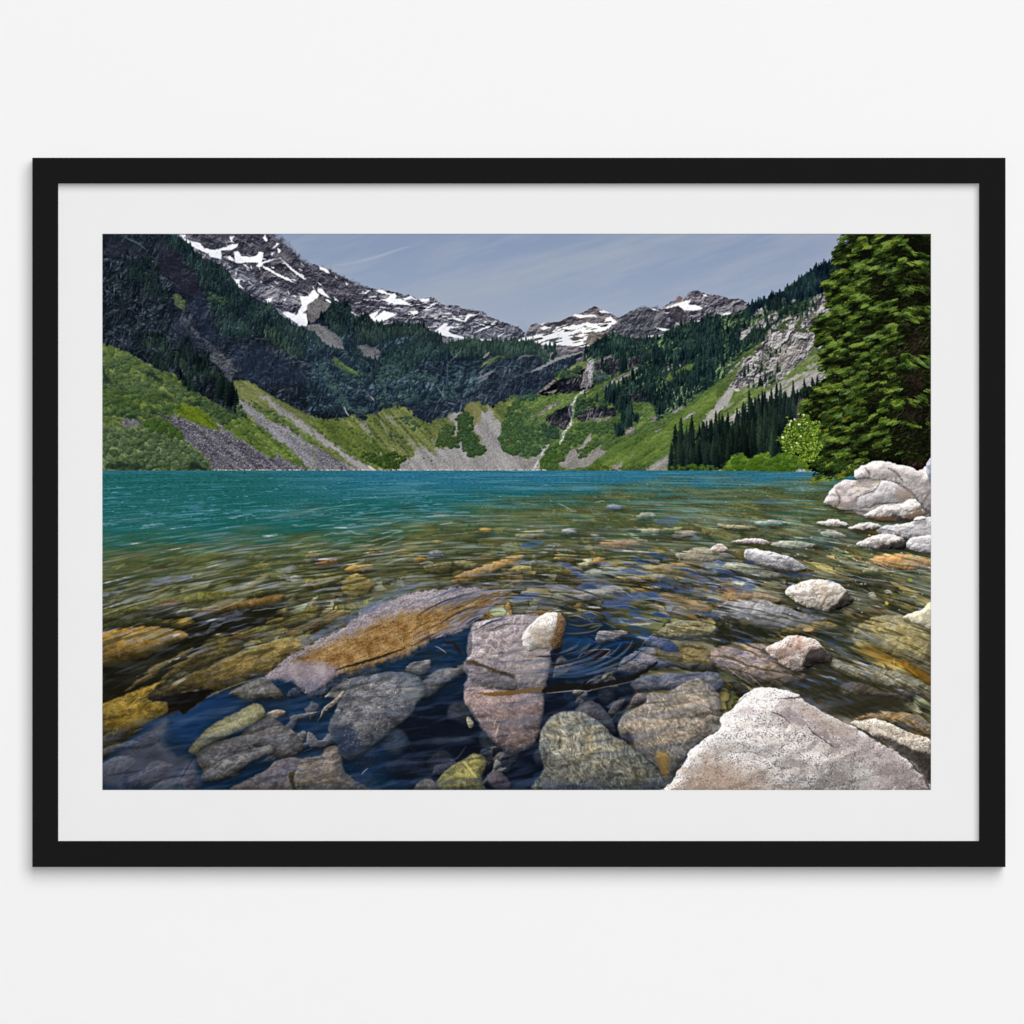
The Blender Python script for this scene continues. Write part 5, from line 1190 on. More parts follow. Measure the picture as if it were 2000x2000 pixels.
    stone(B1((1760, 1750), (1800, 1720), (1900, 1700), (1920, 1790), (1880, 1890), (1800, 1900)), (34, 30, 22), (16, 14, 10), (60, 52, 34), 508, R=10, **N)
    stone(B2((-80, 1650), (0, 1600), (130, 1570), (190, 1490), (290, 1490), (330, 1600), (350, 1720), (450, 1810), (600, 1920), (-80, 1920)), (96, 88, 84), (48, 44, 46), (142, 130, 120), 509, R=20, streak=24, ang=-30, warm=(126, 108, 84), **N)
    stone(B2((0, 1360), (60, 1370), (110, 1430), (220, 1400), (260, 1440), (180, 1500), (60, 1500), (0, 1460)), (82, 80, 82), (40, 40, 44), (120, 116, 112), 510, R=10, **N)
    stone(B2((1090, 880), (1180, 800), (1330, 745), (1400, 740), (1480, 700), (1520, 760), (1400, 840), (1300, 900), (1200, 990), (1100, 1030)), (98, 94, 96), (54, 52, 56), (128, 124, 122), 511, R=14, soft=3, **N)
    stone(B2((100, 1250), (160, 1130), (260, 1040), (350, 955), (320, 1050), (220, 1130), (150, 1180)), (116, 108, 98), (66, 60, 56), (146, 136, 124), 512, R=8, **N)
    stone(B2((205, 1310), (240, 1200), (340, 1010), (400, 880), (500, 825), (640, 810), (760, 785), (900, 785), (1050, 830), (1100, 900), (1115, 980), (1030, 1080), (980, 1190), (850, 1290), (740, 1390), (600, 1490), (480, 1580), (380, 1615), (310, 1560), (290, 1470), (230, 1420)), (88, 86, 90),
          (38, 38, 46), (130, 128, 130), 513, spk=0.36, R=26, k=0.34, ang=-25, streak=36, **N)
    lay(Area(B2((880, 880), (1000, 880), (1090, 940), (1090, 1000), (1010, 1090), (950, 1060), (940, 960)), rough=5, seed=514), (142, 146, 138), 0.5, 14, BOT)
    lay(Area(B2((230, 1330), (420, 1280), (480, 1400), (520, 1480), (400, 1600), (320, 1560), (270, 1440)), rough=4, seed=515), (34, 44, 66), 0.72, 12, BOT)
    rng = np.random.RandomState(3)
    for q in range(420):                                            # pale flecks on the grey boulder
        x, y = 600 + (330 + 700 * rng.rand()) / 4.83, 1150 + (840 + 680 * rng.rand()) / 4.83
        if (y - 1300) > (830 - x) * 1.1 + 20 - 0 or (y - 1330) < (690 - x) * 1.0 - 30:
            continue
        stroke([(x, y), (x + 2 + rng.rand() * 2, y - 1.4 * rng.rand())], 1.4, (186, 182, 178), 0.5, 1.2, tgt=BOT)
    stone(B2((915, 755), (1030, 680), (1150, 672), (1165, 720), (1110, 805), (1000, 795)), (100, 96, 98), (54, 50, 54), (130, 126, 124), 516, R=9, streak=14, **N)
    stone(B2((1508, 1215), (1550, 1220), (1572, 1290), (1540, 1325), (1512, 1275)), (136, 130, 108), (96, 90, 74), (150, 146, 126), 517, R=7, **N)
    wedge = [(922, 1224), (960, 1208), (1005, 1200), (1050, 1210), (1078, 1258), (1073, 1310), (1064, 1350), (1060, 1400), (1051, 1440), (1018, 1468), (986, 1467), (950, 1434), (916, 1384), (905, 1352), (917, 1312), (912, 1270)]
    stone(wedge, (112, 102, 108), (46, 40, 46), (164, 150, 152), 522, spk=0.36, R=24, k=0.3, caustic=44, streak=30, ang=-60, soft=4, **N)
    # pink stone at the centre, its top part above the dark ripple and its foot below it
    stone(B2((1555, 350), (1640, 310), (1760, 290), (1932, 270)) + B3((60, 240), (200, 230), (330, 300), (390, 420), (400, 560), (355, 700), (335, 860), (300, 940), (100, 945)) + B2((1932, 960), (1760, 930), (1600, 850), (1480, 700), (1560, 600)), (138, 126, 130), (58, 50, 56), (184, 172, 174), 518, spk=0.38, R=24, a=0.85, shadow=0,
          k=0.3, caustic=58, streak=34, ang=-60, **N)
    stone(B2((1480, 700), (1600, 680), (1800, 770), (1960, 840), (1960, 960), (1760, 940), (1600, 890), (1500, 800)), (92, 88, 96), (40, 38, 44), (140, 134, 140), 519, R=14, streak=24, ang=25, soft=6, a=0.7, shadow=0, **N)
    lay(Area([(990, 1262), (1040, 1250), (1072, 1262), (1074, 1310), (1040, 1336), (1000, 1320)], rough=6, seed=523), (188, 174, 170), 0.45, 22, BOT)
    lay(Area(B2((1490, 665), (1560, 680), (1700, 730), (1960, 820), (1960, 850), (1760, 790), (1600, 730), (1500, 700)), rough=3, seed=520), (62, 50, 30), 0.85, 5, BOT)
    stone(B2((1480, 1000), (1520, 930), (1600, 940), (1760, 970), (1932, 1000)) + B3((60, 995), (200, 990), (285, 1005), (295, 1100), (270, 1250), (245, 1400), (180, 1480), (60, 1535), (0, 1530)) + B2((1880, 1500), (1760, 1430), (1640, 1280), (1560, 1140), (1490, 1080)), (118, 102, 104), (52, 44, 52), (164, 140, 132), 521, spk=0.3, a=0.85, shadow=0,
          R=24, k=0.35, caustic=62, streak=14, ang=50, **N)
    lay(Area(B3((-380, 985), (-200, 985), (0, 968), (150, 940), (300, 930), (290, 970), (150, 985), (0, 1005), (-200, 1010)), rough=2, rs=8, seed=522), (112, 78, 30), 0.9, 2, BOT)
    # far side of the pool: slabs and boulders right of the centre
    stone(B3((800, 500), (820, 410), (960, 390), (1080, 400), (1060, 450), (900, 490)), (116, 108, 108), (70, 64, 66), (140, 132, 132), 523, R=10, **N)
    stone(B3((1000, 780), (1040, 680), (1140, 600), (1240, 560), (1380, 540), (1480, 640), (1500, 740), (1320, 760), (1120, 800)), (122, 116, 122), (66, 62, 70), (160, 152, 156), 524, R=18, caustic=34, soft=4, **N)
    stone(B3((1350, 600), (1420, 540), (1560, 520), (1750, 520), (1900, 600), (1960, 700), (1900, 780), (1700, 760), (1500, 740)), (112, 92, 54), (56, 44, 24), (152, 132, 84), 525, R=16, caustic=30, soft=4, **N)
    stone(B3((1360, 420), (1500, 330), (1650, 290), (1850, 320), (1960, 380), (1900, 440), (1700, 480), (1500, 480)), (140, 128, 90), (84, 74, 46), (172, 162, 124), 526, R=12, caustic=40, soft=4, **N)
    stone(B3((1250, 500), (1330, 440), (1480, 480), (1580, 580), (1450, 590), (1320, 540)), (60, 68, 96), (30, 36, 60), (100, 106, 124), 527, R=8, **N)
    stone(B3((1130, 880), (1300, 820), (1500, 800), (1700, 790), (1932, 800), (2000, 900), (1900, 1000), (1600, 960), (1300, 960), (1180, 960)), (92, 92, 104), (46, 48, 62), (130, 128, 136), 528, R=16, caustic=20, soft=5, **N)
    stone(B3((600, 1180), (640, 1090), (760, 1060), (860, 1120), (960, 1260), (980, 1360), (880, 1320), (740, 1240)), (58, 56, 66), (28, 28, 38), (96, 92, 94), 529, R=14, soft=5, **N)
    stone(B3((1110, 1120), (1160, 1000), (1260, 990), (1280, 1060), (1200, 1100)), (72, 66, 68), (40, 36, 40), (110, 100, 98), 530, R=10, soft=4, **N)
    stone(B3((1000, 1290), (1080, 1170), (1250, 1090), (1290, 980), (1450, 985), (1600, 905), (1750, 850), (1860, 900), (1960, 1020), (1980, 1340), (1800, 1440), (1700, 1540), (1600, 1700), (1480, 1830), (1420, 1780), (1350, 1660), (1180, 1550), (1130, 1430), (1040, 1410)), (132, 120, 106), (74, 66, 62), (166, 152, 136), 531,
          spk=0.28, R=26, k=0.38, caustic=62, streak=30, ang=50, **N)
    lay(Area(B3((1040, 1380), (1090, 1350), (1150, 1400), (1170, 1500), (1130, 1470)), rough=3, seed=532), (40, 40, 52), 0.75, 8, BOT)
    lay(Area(B3((1370, 1560), (1420, 1530), (1480, 1600), (1470, 1760), (1440, 1810), (1400, 1700)), rough=4, seed=533), (156, 112, 34), 0.6, 14, BOT)
    stone(B3((255, 1920), (270, 1760), (300, 1680), (260, 1500), (290, 1310), (400, 1190), (500, 1162), (640, 1162), (740, 1210), (880, 1300), (960, 1400), (1080, 1450), (1170, 1540), (1260, 1600), (1380, 1720), (1440, 1830), (1400, 1920)), (112, 110, 100), (48, 48, 52), (160, 156, 138), 534, spk=0.36, R=30, k=0.42,
          caustic=40, streak=44, ang=62, warm=(138, 122, 88), **N)
    stone(B2((1210, 1920), (1300, 1720), (1480, 1610), (1590, 1550), (1690, 1640), (1640, 1780), (1660, 1920)), (124, 116, 64), (66, 62, 34), (160, 152, 96), 535, R=18, streak=26, ang=70, **N)
    stroke(B2((1470, 1620), (1530, 1700), (1600, 1790)), 5, (200, 188, 108), 0.8, 3, tgt=BOT)
    stone(B2((1010, 1920), (1060, 1830), (1150, 1795), (1210, 1830), (1230, 1920)), (76, 72, 74), (40, 38, 42), (110, 104, 100), 536, R=12, streak=16, ang=60, **N)
    stone(B2((1690, 1780), (1760, 1725), (1850, 1750), (1920, 1840), (1900, 1900), (1760, 1880)), (72, 62, 70), (40, 36, 42), (96, 84, 90), 537, R=12, soft=4, **N)
    # ------------- right foreground, under water
    stone(B4((0, 160), (60, 60), (200, 20), (400, 30), (560, 90), (520, 140), (300, 110), (120, 140), (40, 200)), (146, 112, 72), (90, 62, 40), (180, 154, 122), 540, R=14, streak=24, ang=18, soft=4, **N)
    lay(Area(B4((700, 700), (900, 640), (1100, 660), (1400, 700), (1700, 780), (1720, 1060), (1500, 1080), (1200, 1160), (900, 1040), (700, 950)), rough=8, seed=541), (46, 42, 30), 0.9, 26, BOT)
    stone(B4((1080, 860), (1200, 820), (1440, 880), (1700, 900), (1720, 1000), (1500, 960), (1300, 940), (1120, 930)), (74, 66, 56), (34, 30, 24), (110, 100, 88), 542, R=14, streak=20, ang=15, soft=6, shadow=0, **N)
    stone(B4((1000, 620), (1150, 640), (1350, 680), (1600, 740), (1890, 860), (1890, 1000), (1760, 940), (1500, 860), (1200, 770), (1040, 700)), (132, 124, 98), (78, 72, 52), (170, 164, 140), 543, R=16, caustic=34, streak=24, ang=20, soft=5, shadow=0, **N)
    stone(B4((1180, 1160), (1320, 1100), (1500, 1080), (1700, 1100), (1890, 1180), (1890, 1300), (1700, 1230), (1400, 1150)), (150, 118, 76), (84, 60, 34), (186, 160, 122), 544, R=12, streak=26, ang=14, soft=4, shadow=0, **N)
    stone(B4((1200, 390), (1280, 300), (1400, 250), (1640, 235), (1900, 300), (1900, 770), (1700, 660), (1500, 570), (1420, 500), (1290, 430)), (148, 132, 84), (84, 72, 40), (180, 166, 118), 545, R=22, k=0.35, streak=24, ang=24, caustic=16, soft=4, **N)
    lay(Area(B4((1250, 480), (1400, 520), (1560, 590), (1700, 660), (1890, 760), (1890, 840), (1600, 690), (1400, 620), (1270, 570)), rough=5, seed=546), (150, 104, 24), 0.6, 14, BOT)
    lay(Area(B4((900, 280), (1100, 250), (1200, 330), (1180, 480), (1000, 520), (900, 420)), rough=8, seed=547), (36, 38, 22), 0.75, 22, BOT)
    stone(B4((0, 510), (150, 480), (300, 480), (430, 500), (560, 600), (700, 690), (790, 780), (660, 850), (400, 860), (200, 790), (0, 670), (-60, 600)), (144, 124, 114), (82, 64, 60), (184, 164, 156), 548, R=20, caustic=34, streak=26, ang=28, warm=(150, 120, 84), soft=4, **N)
    stone(B4((-60, 230), (40, 140), (200, 95), (400, 95), (560, 140), (720, 200), (970, 268), (860, 315), (780, 365), (600, 375), (400, 335), (200, 305), (60, 270)), (150, 147, 150), (78, 74, 80), (186, 182, 184), 549, spk=0.3, R=18, k=0.4, streak=20, ang=16, soft=3, **N)
    lay(Area(B4((0, 300), (200, 310), (500, 370), (560, 420), (300, 440), (0, 500)), rough=6, seed=550), (24, 26, 20), 0.85, 16, BOT)
    stone(B4((560, 380), (640, 350), (850, 300), (1000, 290), (1080, 330), (900, 380), (700, 400)), (96, 80, 44), (48, 38, 20), (132, 112, 66), 551, R=10, soft=4, **N)


def dry_stones():
    """boulders that break the surface"""
    N = dict(sc=2.9, rough=2.5)
    W_, K_, H_ = (206, 198, 196), (96, 84, 82), (240, 234, 232)
    # the long pale boulder lying just under the surface, weed on its flank
    whale = [(522, 1324), (545, 1300), (562, 1285), (600, 1262), (641, 1243), (672, 1227), (693, 1208), (724, 1189), (766, 1173), (807, 1160), (859, 1152), (910, 1148), (950, 1152), (966, 1166), (945, 1196), (900, 1232), (840, 1249), (799, 1274), (755, 1287), (703, 1303), (670, 1312),
             (641, 1330), (606, 1352), (588, 1342), (566, 1322)]
    stone(whale, (140, 132, 140), (62, 54, 60), (182, 174, 180), 590, spk=0.36, R=30, k=0.22, ang=-26, streak=30, soft=9, sc=2.9, rough=6, under=0.1, shadow=0.3)
    B = Area(whale, rough=6, rs=14, seed=590, smooth=4)
    u, v = rot(B.x, B.y, -25)
    wv = fbm(B.x / 40, B.y / 40, 3, 596) * 5
    t = 0.5 + 0.34 * fbm((u + wv) / 22, (v + wv) / 6, 4, 597, 0.66) + 0.36 * fbm(u / 4.2, v / 2.6, 3, 599, 0.7) + 0.22 * fbm(B.x / 60, B.y / 40, 2, 598) + 0.25 * np.clip(slope(8 * np.sqrt(np.clip(B.d / 30, 0, 1))), -1, 1)
    lay(B, ramp(np.clip(t, 0, 1), [(0, (56, 48, 52)), (0.5, (136, 126, 132)), (1, (206, 200, 206))]), 0.82, 8)
    B = Area([(572, 1296), (610, 1272), (655, 1250), (705, 1232), (745, 1208), (800, 1196), (850, 1187), (900, 1177), (945, 1160), (985, 1152), (960, 1180), (930, 1200), (880, 1222), (840, 1246), (797, 1274), (755, 1289), (703, 1305), (672, 1314), (650, 1302), (618, 1298)], rough=9, rs=14, seed=591)
    u, v = rot(B.x, B.y, -24)
    c = g_granite(B.x, B.y, 592, (120, 84, 38), (44, 32, 20), (176, 142, 92), 0.36, 3.6, -24) + (fbm(u / 18, v / 3.6, 4, 593, 0.65) * 40)[..., None]
    lay(B, np.clip(c, 0, 255), 0.92, 26)
    rng = np.random.RandomState(17)
    for q in range(70):                                             # ripples combing the far end and the rim
        t = rng.rand()
        x, y = 800 + 190 * t, 1262 - 104 * t + rng.randn() * 10
        L = 14 + 30 * rng.rand()
        stroke([(x, y), (x + L * .5, y - L * .24), (x + L, y - L * .46)], 1.5 + 2 * rng.rand(), [(168, 160, 170), (40, 34, 30), (116, 84, 46), (70, 84, 118)][rng.randint(4)], 0.5, 2, rough=1, rs=8)
    stroke([(655, 1308), (700, 1296), (750, 1281), (790, 1266)], 5, (24, 18, 14), 0.85, 4, rough=2)
    B = Area([(520, 1326), (560, 1300), (600, 1290), (650, 1300), (655, 1318), (606, 1352), (570, 1330)], rough=5, seed=594)
    c = g_granite(B.x, B.y, 595, (134, 120, 128), (64, 54, 60), (180, 168, 172), 0.34, 2.8, -50)
    c = mix(c, np.array([28, 50, 84], F), sst(1318, 1350, B.y) * 0.5)
    lay(B, c, 0.75, 14)
    stroke([(850, 1240), (890, 1226), (930, 1204), (960, 1182), (985, 1168)], 9, (132, 126, 140), 0.8, 5, rough=3)
    stroke([(895, 1212), (925, 1192), (962, 1172)], 8, (110, 80, 44), 0.7, 4, rough=3)
    stroke([(900, 1180), (940, 1166), (975, 1158)], 5, (84, 60, 34), 0.7, 3, rough=3)
    stroke([(868, 1254), (886, 1258), (896, 1270), (900, 1280)], 7, (36, 24, 22), 0.8, 4, rough=2)
    stroke([(850, 1262), (862, 1268), (872, 1276)], 2, (170, 160, 160), 0.8, 1.6)
    # shore at the right
    stone(W4((945, 352), (975, 290), (1040, 212), (1130, 170), (1225, 168), (1330, 150), (1500, 130), (1700, 120), (1900, 60), (1900, 520), (1740, 512), (1620, 520), (1500, 522), (1380, 512), (1290, 482), (1200, 442), (1080, 420), (955, 378)), (172, 162, 160), (96, 84, 84), (202, 192, 190), 600, R=24, k=0.35, warm=(196, 182, 152), **N)
    stone(W4((1225, 165), (1212, 95), (1290, 35), (1400, -2), (1500, 10), (1600, 35), (1700, 52), (1790, 95), (1850, 70), (1900, -60), (1900, 420), (1800, 400), (1720, 290), (1600, 200), (1440, 170), (1330, 150)), (178, 170, 170), (100, 90, 92), (210, 202, 198), 601, R=30, k=0.35, **N)
    stone(W4((1835, 60), (1860, -10), (1900, -50), (1900, 200), (1860, 180)), (130, 136, 152), (80, 84, 96), (170, 174, 184), 602, R=10, shadow=0, **N)
    stone(W4((1440, 180), (1560, 190), (1700, 270), (1730, 340), (1600, 370), (1440, 380), (1300, 420), (1220, 400), (1240, 320), (1360, 260)), (178, 172, 172), (100, 92, 94), (206, 200, 200), 603, R=22, k=0.3, shadow=0, **N)
    lay(Area(W4((1570, 240), (1700, 265), (1735, 310), (1620, 350), (1570, 330)), rough=5, seed=604), (150, 128, 104), 0.55, 10)
    stone(W4((1290, 482), (1340, 450), (1460, 390), (1620, 370), (1720, 335), (1800, 400), (1820, 480), (1740, 512), (1640, 505), (1570, 480), (1480, 500), (1380, 510)), (192, 184, 180), (108, 96, 92), (222, 214, 208), 605, R=16, k=0.45, **N)
    stone(W4((1600, 400), (1660, 355), (1730, 335), (1790, 395), (1740, 440), (1650, 440)), (228, 220, 214), (150, 138, 132), (246, 240, 236), 606, R=14, k=0.4, shadow=0, spk=0.1, **N)
    lay(Area(W4((1350, 495), (1450, 490), (1580, 505), (1570, 522), (1440, 520)), rough=3, rs=7, seed=607), (110, 74, 44), 0.8, 4)
    lay(Area(W4((1640, 480), (1700, 470), (1740, 430), (1800, 420), (1815, 490), (1740, 515), (1680, 510)), rough=3, rs=7, seed=608), (112, 86, 64), 0.7, 5)
    for i, p in enumerate([((1230, 320), (1290, 295), (1380, 260), (1440, 180)), ((1220, 400), (1230, 330), (1240, 310)), ((1560, 190), (1650, 240), (1720, 290), (1790, 380)), ((1150, 432), (1240, 440), (1320, 455)), ((1225, 168), (1290, 150), (1360, 158)), ((1740, 515), (1800, 490), (1880, 440)), ((1800, 400), (1830, 330), (1878, 270)), ((1440, 380), (1540, 372), (1610, 368)), ((1400, 612), (1450, 640), (1560, 655)), ((1650, 700), (1690, 680), (1760, 672)), ((1300, 60), (1340, 110), (1330, 150)), ((1500, 60), (1580, 110), (1640, 190)), ((1040, 260), (1080, 330), (1060, 400))]):
        stroke(W4(*p), 6, (96, 88, 88), 0.42, 5, rough=2, rs=7, seed=i)
        stroke(W4(*p), 1.6, (58, 50, 50), 0.7, 1.6, rough=1.8, rs=5, seed=i, broken=1.0)
    stone(W4((1400, 612), (1440, 580), (1560, 560), (1740, 530), (1900, 490), (1900, 670), (1700, 690), (1560, 655), (1450, 640)), (176, 172, 176), (100, 94, 98), (208, 204, 206), 610, R=20, k=0.4, **N)
    stone(W4((1730, 520), (1760, 490), (1830, 490), (1820, 525)), (214, 206, 202), (140, 130, 128), (236, 230, 226), 611, R=8, **N)
    stone(W4((1660, 740), (1680, 690), (1780, 665), (1900, 655), (1900, 800), (1720, 790)), (182, 178, 182), (100, 94, 98), (214, 210, 212), 612, R=16, k=0.45, **N)
    stone(W4((1230, 735), (1300, 690), (1380, 655), (1520, 638), (1600, 660), (1650, 700), (1645, 775), (1500, 772), (1360, 772)), (182, 172, 168), (96, 84, 76), (218, 210, 204), 613, R=18, k=0.5, shade=W4((1420, 740), (1520, 720), (1660, 700), (1660, 790), (1440, 790)), **N)
    stone(W4((875, 545), (950, 522), (1050, 514), (1130, 548), (1155, 575), (1000, 572)), (190, 180, 176), (110, 98, 94), (224, 214, 208), 614, R=9, k=0.5, **N)
    stone(W4((1150, 592), (1230, 552), (1340, 543), (1440, 568), (1400, 592), (1300, 602), (1220, 600)), (190, 182, 178), (100, 88, 82), (226, 218, 212), 615, R=9, k=0.5, **N)
    stone(W4((120, 715), (220, 690), (330, 680), (420, 690), (465, 720), (430, 735), (300, 722)), (184, 170, 168), (120, 104, 102), (206, 194, 190), 616, R=8, k=0.5, **N)
    stone(W4((-60, 780), (0, 730), (50, 735), (100, 775), (60, 800), (-20, 808)), (188, 166, 150), (110, 90, 80), (216, 200, 190), 617, R=9, k=0.5, **N)
    stone(W4((240, 842), (240, 805), (262, 776), (340, 775), (480, 800), (640, 842), (730, 890), (785, 942), (760, 968), (600, 962), (450, 932), (300, 890)), (150, 148, 152), (78, 76, 82), (190, 188, 190), 618, spk=0.32, R=16, k=0.45, streak=20, ang=20, **N)
    lay(Area(W4((250, 850), (400, 900), (600, 960), (760, 970), (600, 985), (420, 950), (290, 905)), rough=3, seed=619), (70, 66, 66), 0.6, 8)
    stone(W4((600, 1135), (700, 1080), (800, 1045), (920, 1043), (1050, 1068), (1150, 1150), (1195, 1235), (1130, 1285), (1000, 1318), (850, 1305), (740, 1265), (640, 1200)), (184, 174, 164), (92, 78, 68), (216, 208, 198), 620, spk=0.34, R=24, k=0.5, warm=(170, 150, 120), shade=W4((1000, 1290), (1080, 1220), (1150, 1140), (1230, 1230), (1130, 1320), (1000, 1330)), **N)
    stone(B4((430, 530), (560, 450), (650, 408), (760, 420), (870, 450), (940, 520), (1005, 600), (985, 650), (880, 660), (780, 710), (680, 720), (560, 650)), (176, 158, 148), (74, 60, 58), (212, 198, 188), 621, spk=0.42, R=26, k=0.5, warm=(150, 112, 100), shade=B4((770, 600), (830, 530), (930, 520), (1030, 620), (900, 680), (760, 720)), **N)
    stone(B4((1630, 245), (1700, 215), (1790, 180), (1900, 120), (1900, 345), (1800, 320), (1700, 280)), (214, 206, 172), (130, 120, 92), (240, 234, 206), 622, R=14, k=0.35, **N)
    # centre stone that stands out of the pool
    stone(B3((90, 470), (130, 390), (200, 310), (320, 228), (440, 228), (470, 262), (420, 400), (370, 490), (355, 560), (240, 570), (150, 590)), (184, 176, 170), (104, 94, 88), (228, 222, 216), 623, spk=0.36, R=20, k=0.3, warm=(176, 156, 130), shadow=0, smooth=2, soft=2, sc=2.9, rough=2)
    stone(B3((432, 230), (490, 262), (512, 330), (492, 430), (465, 540), (420, 580), (372, 555), (362, 500), (385, 420), (420, 320)), (70, 54, 40), (30, 22, 18), (120, 98, 74), 624, spk=0.3, R=12, k=0.4, shadow=0, smooth=2, soft=2, sc=2.9, rough=2)
    # ripples: dark bands and the leaf-shaped one
    for p, c, a in [(((290, 985), (310, 930), (450, 895), (600, 885), (740, 898), (860, 878), (1000, 850), (1130, 818), (1250, 760), (1360, 690), (1360, 715), (1260, 790), (1150, 860), (1000, 900), (860, 925), (740, 960), (600, 955), (420, 975)), (24, 22, 20), 0.92),
                    (((375, 722), (480, 680), (620, 660), (660, 630), (720, 585), (920, 573), (860, 640), (790, 658), (700, 650), (600, 692), (450, 727)), (34, 24, 26), 0.9), (((640, 830), (800, 790), (1000, 750), (900, 800), (700, 850)), (14, 18, 34), 0.6), (((1060, 545), (1130, 520), (1240, 535), (1130, 560)), (40, 34, 26), 0.7),
                    (((370, 580), (470, 560), (440, 640), (380, 690)), (20, 18, 26), 0.8)]:
        lay(Area(B3(*p), rough=2.5, rs=14, seed=630, smooth=3), c, a, 3)
    for p, w, c, a in [(((320, 985), (430, 975), (600, 960), (720, 965), (760, 945)), 1.8, (196, 190, 184), .7), (((730, 960), (860, 930), (1000, 905), (1150, 865)), 1.5, (150, 150, 158), .6), (((380, 730), (460, 728), (600, 694), (700, 655)), 1.6, (150, 140, 140), .6), (((620, 655), (700, 588), (920, 574), (860, 642), (800, 660)), 1.6, (186, 172, 160), .7),
                       (((360, 800), (560, 800), (800, 740), (950, 650)), 5, (40, 78, 118), .6), (((350, 770), (480, 760), (640, 720), (760, 670)), 4, (84, 84, 100), .6), (((350, 830), (600, 830), (860, 780), (1010, 740)), 4, (60, 78, 110), .5), (((380, 640), (470, 620), (640, 590)), 3, (110, 112, 126), .5), (((500, 420), (620, 420), (760, 400), (830, 360)), 3, (120, 110, 96), .6),
                       (((510, 390), (640, 400), (740, 380)), 5, (34, 42, 60), .7), (((530, 330), (640, 350), (760, 330), (850, 330)), 3, (130, 112, 80), .6), (((840, 560), (980, 520), (1100, 500)), 6, (20, 62, 110), .7), (((500, 480), (640, 490), (780, 520)), 9, (22, 58, 100), .7), (((730, 370), (800, 350), (860, 345)), 4, (140, 132, 90), .5)]:
        stroke(B3(*p), w, c, a, 2.5)
    # great white boulder at the lower right and its neighbour
    stone(B4((1180, 1180), (1300, 1150), (1420, 1145), (1560, 1200), (1700, 1270), (1900, 1360), (1900, 1800), (1800, 1640), (1700, 1520), (1560, 1420), (1400, 1300)), (164, 152, 138), (62, 52, 44), (206, 196, 182), 640, spk=0.42, R=24, k=0.45, shade=B4((1400, 1290), (1560, 1330), (1750, 1420), (1900, 1480), (1900, 1800), (1760, 1560), (1560, 1420)), **N)
    A = stone([(1286, 1552), (1297, 1541), (1330, 1500), (1345, 1470), (1378, 1442), (1398, 1430), (1407, 1418), (1408, 1402), (1433, 1381), (1450, 1360), (1470, 1347), (1489, 1342), (1520, 1344), (1545, 1350), (1560, 1356), (1564, 1364), (1582, 1376), (1610, 1392), (1635, 1403), (1670, 1420), (1700, 1442), (1740, 1462), (1770, 1483),
               (1790, 1505), (1806, 1525), (1820, 1552)], (204, 198, 195), (84, 74, 74), (238, 233, 230), 641, spk=0.49, R=60, k=0.34, smooth=3, sc=3.5, rough=4, rs=22, shadow=0.3, warm=(198, 184, 174))
    lay(Area(B4((-440, 1780), (-200, 1600), (0, 1480), (200, 1560), (420, 1640), (560, 1780)), rough=16, rs=24, seed=642), (176, 146, 122), 0.42, 40)
    lay(Area(B4((560, 1080), (700, 1060), (760, 1180), (640, 1180)), rough=8, seed=643), (170, 160, 166), 0.6, 16)
    lay(Area(B4((800, 1230), (1000, 1330), (1150, 1400), (1060, 1440), (900, 1330)), rough=8, seed=644), (160, 146, 146), 0.6, 18)
    lay(Area(B4((690, 980), (850, 1050), (1030, 1150), (1200, 1230), (1180, 1330), (1000, 1290), (820, 1170)), rough=8, seed=645), (196, 176, 156), 0.5, 16)
    lay(Area(B4((190, 1060), (300, 1040), (370, 1100), (240, 1110)), rough=6, seed=646), (190, 172, 168), 0.6, 10)
    for p, c, a, sf in [(B4((560, 960), (740, 940), (1040, 1140), (1300, 1260), (1560, 1400), (1760, 1580), (1890, 1790), (1500, 1790), (1250, 1520), (1000, 1330), (800, 1180), (620, 1040)), (142, 126, 124), 0.46, 44), (B4((830, 1190), (1010, 1300), (1060, 1400), (930, 1330)), (112, 96, 94), 0.55, 12),
                        (B4((460, 1090), (600, 1060), (760, 1120), (780, 1210), (640, 1170)), (132, 118, 122), 0.5, 16), (B4((0, 1240), (60, 1150), (200, 1010), (330, 900), (460, 865), (520, 900), (330, 1010), (170, 1130), (60, 1260)), (244, 239, 236), 0.45, 22), (B4((-60, 1500), (120, 1640), (330, 1790), (-300, 1790)), (150, 118, 96), 0.34, 40),
                        (B4((1150, 1560), (1400, 1620), (1600, 1760), (1300, 1760)), (238, 232, 230), 0.3, 40)]:
        lay(Area(p, rough=14, rs=26, seed=648), c, a, sf)
    for p, w in [(((470, 1080), (540, 1100), (600, 1140), (640, 1180)), 2.4), (((790, 1190), (830, 1250), (900, 1300), (1000, 1370), (1060, 1400)), 2.6), (((540, 965), (640, 960), (730, 945)), 2.2), (((620, 950), (680, 960), (735, 945)), 3), (((150, 1020), (200, 990), (260, 930)), 1.4), (((1820, 1670), (1850, 1720), (1870, 1770)), 5), (((1200, 1430), (1220, 1480)), 1.6)]:
        stroke(B4(*p), w, (70, 56, 52), 0.7, 1.8, rough=2, rs=6)
    rng = np.random.RandomState(8)
    jj, ii = np.nonzero(A.d > 4)
    for q in rng.randint(0, len(jj), 1500):
        x, y = A.i0 + ii[q] + PX0, A.j0 + jj[q] + PY0
        r = 0.7 + rng.rand() ** 2 * 1.5
        lo = rng.rand() < 0.62
        stroke([(x - r, y - r * .4), (x + r, y + r * .5 * rng.rand())], r * 1.1, (104, 88, 86) if lo else (252, 248, 246), 0.25 + 0.35 * rng.rand(), 1.2)


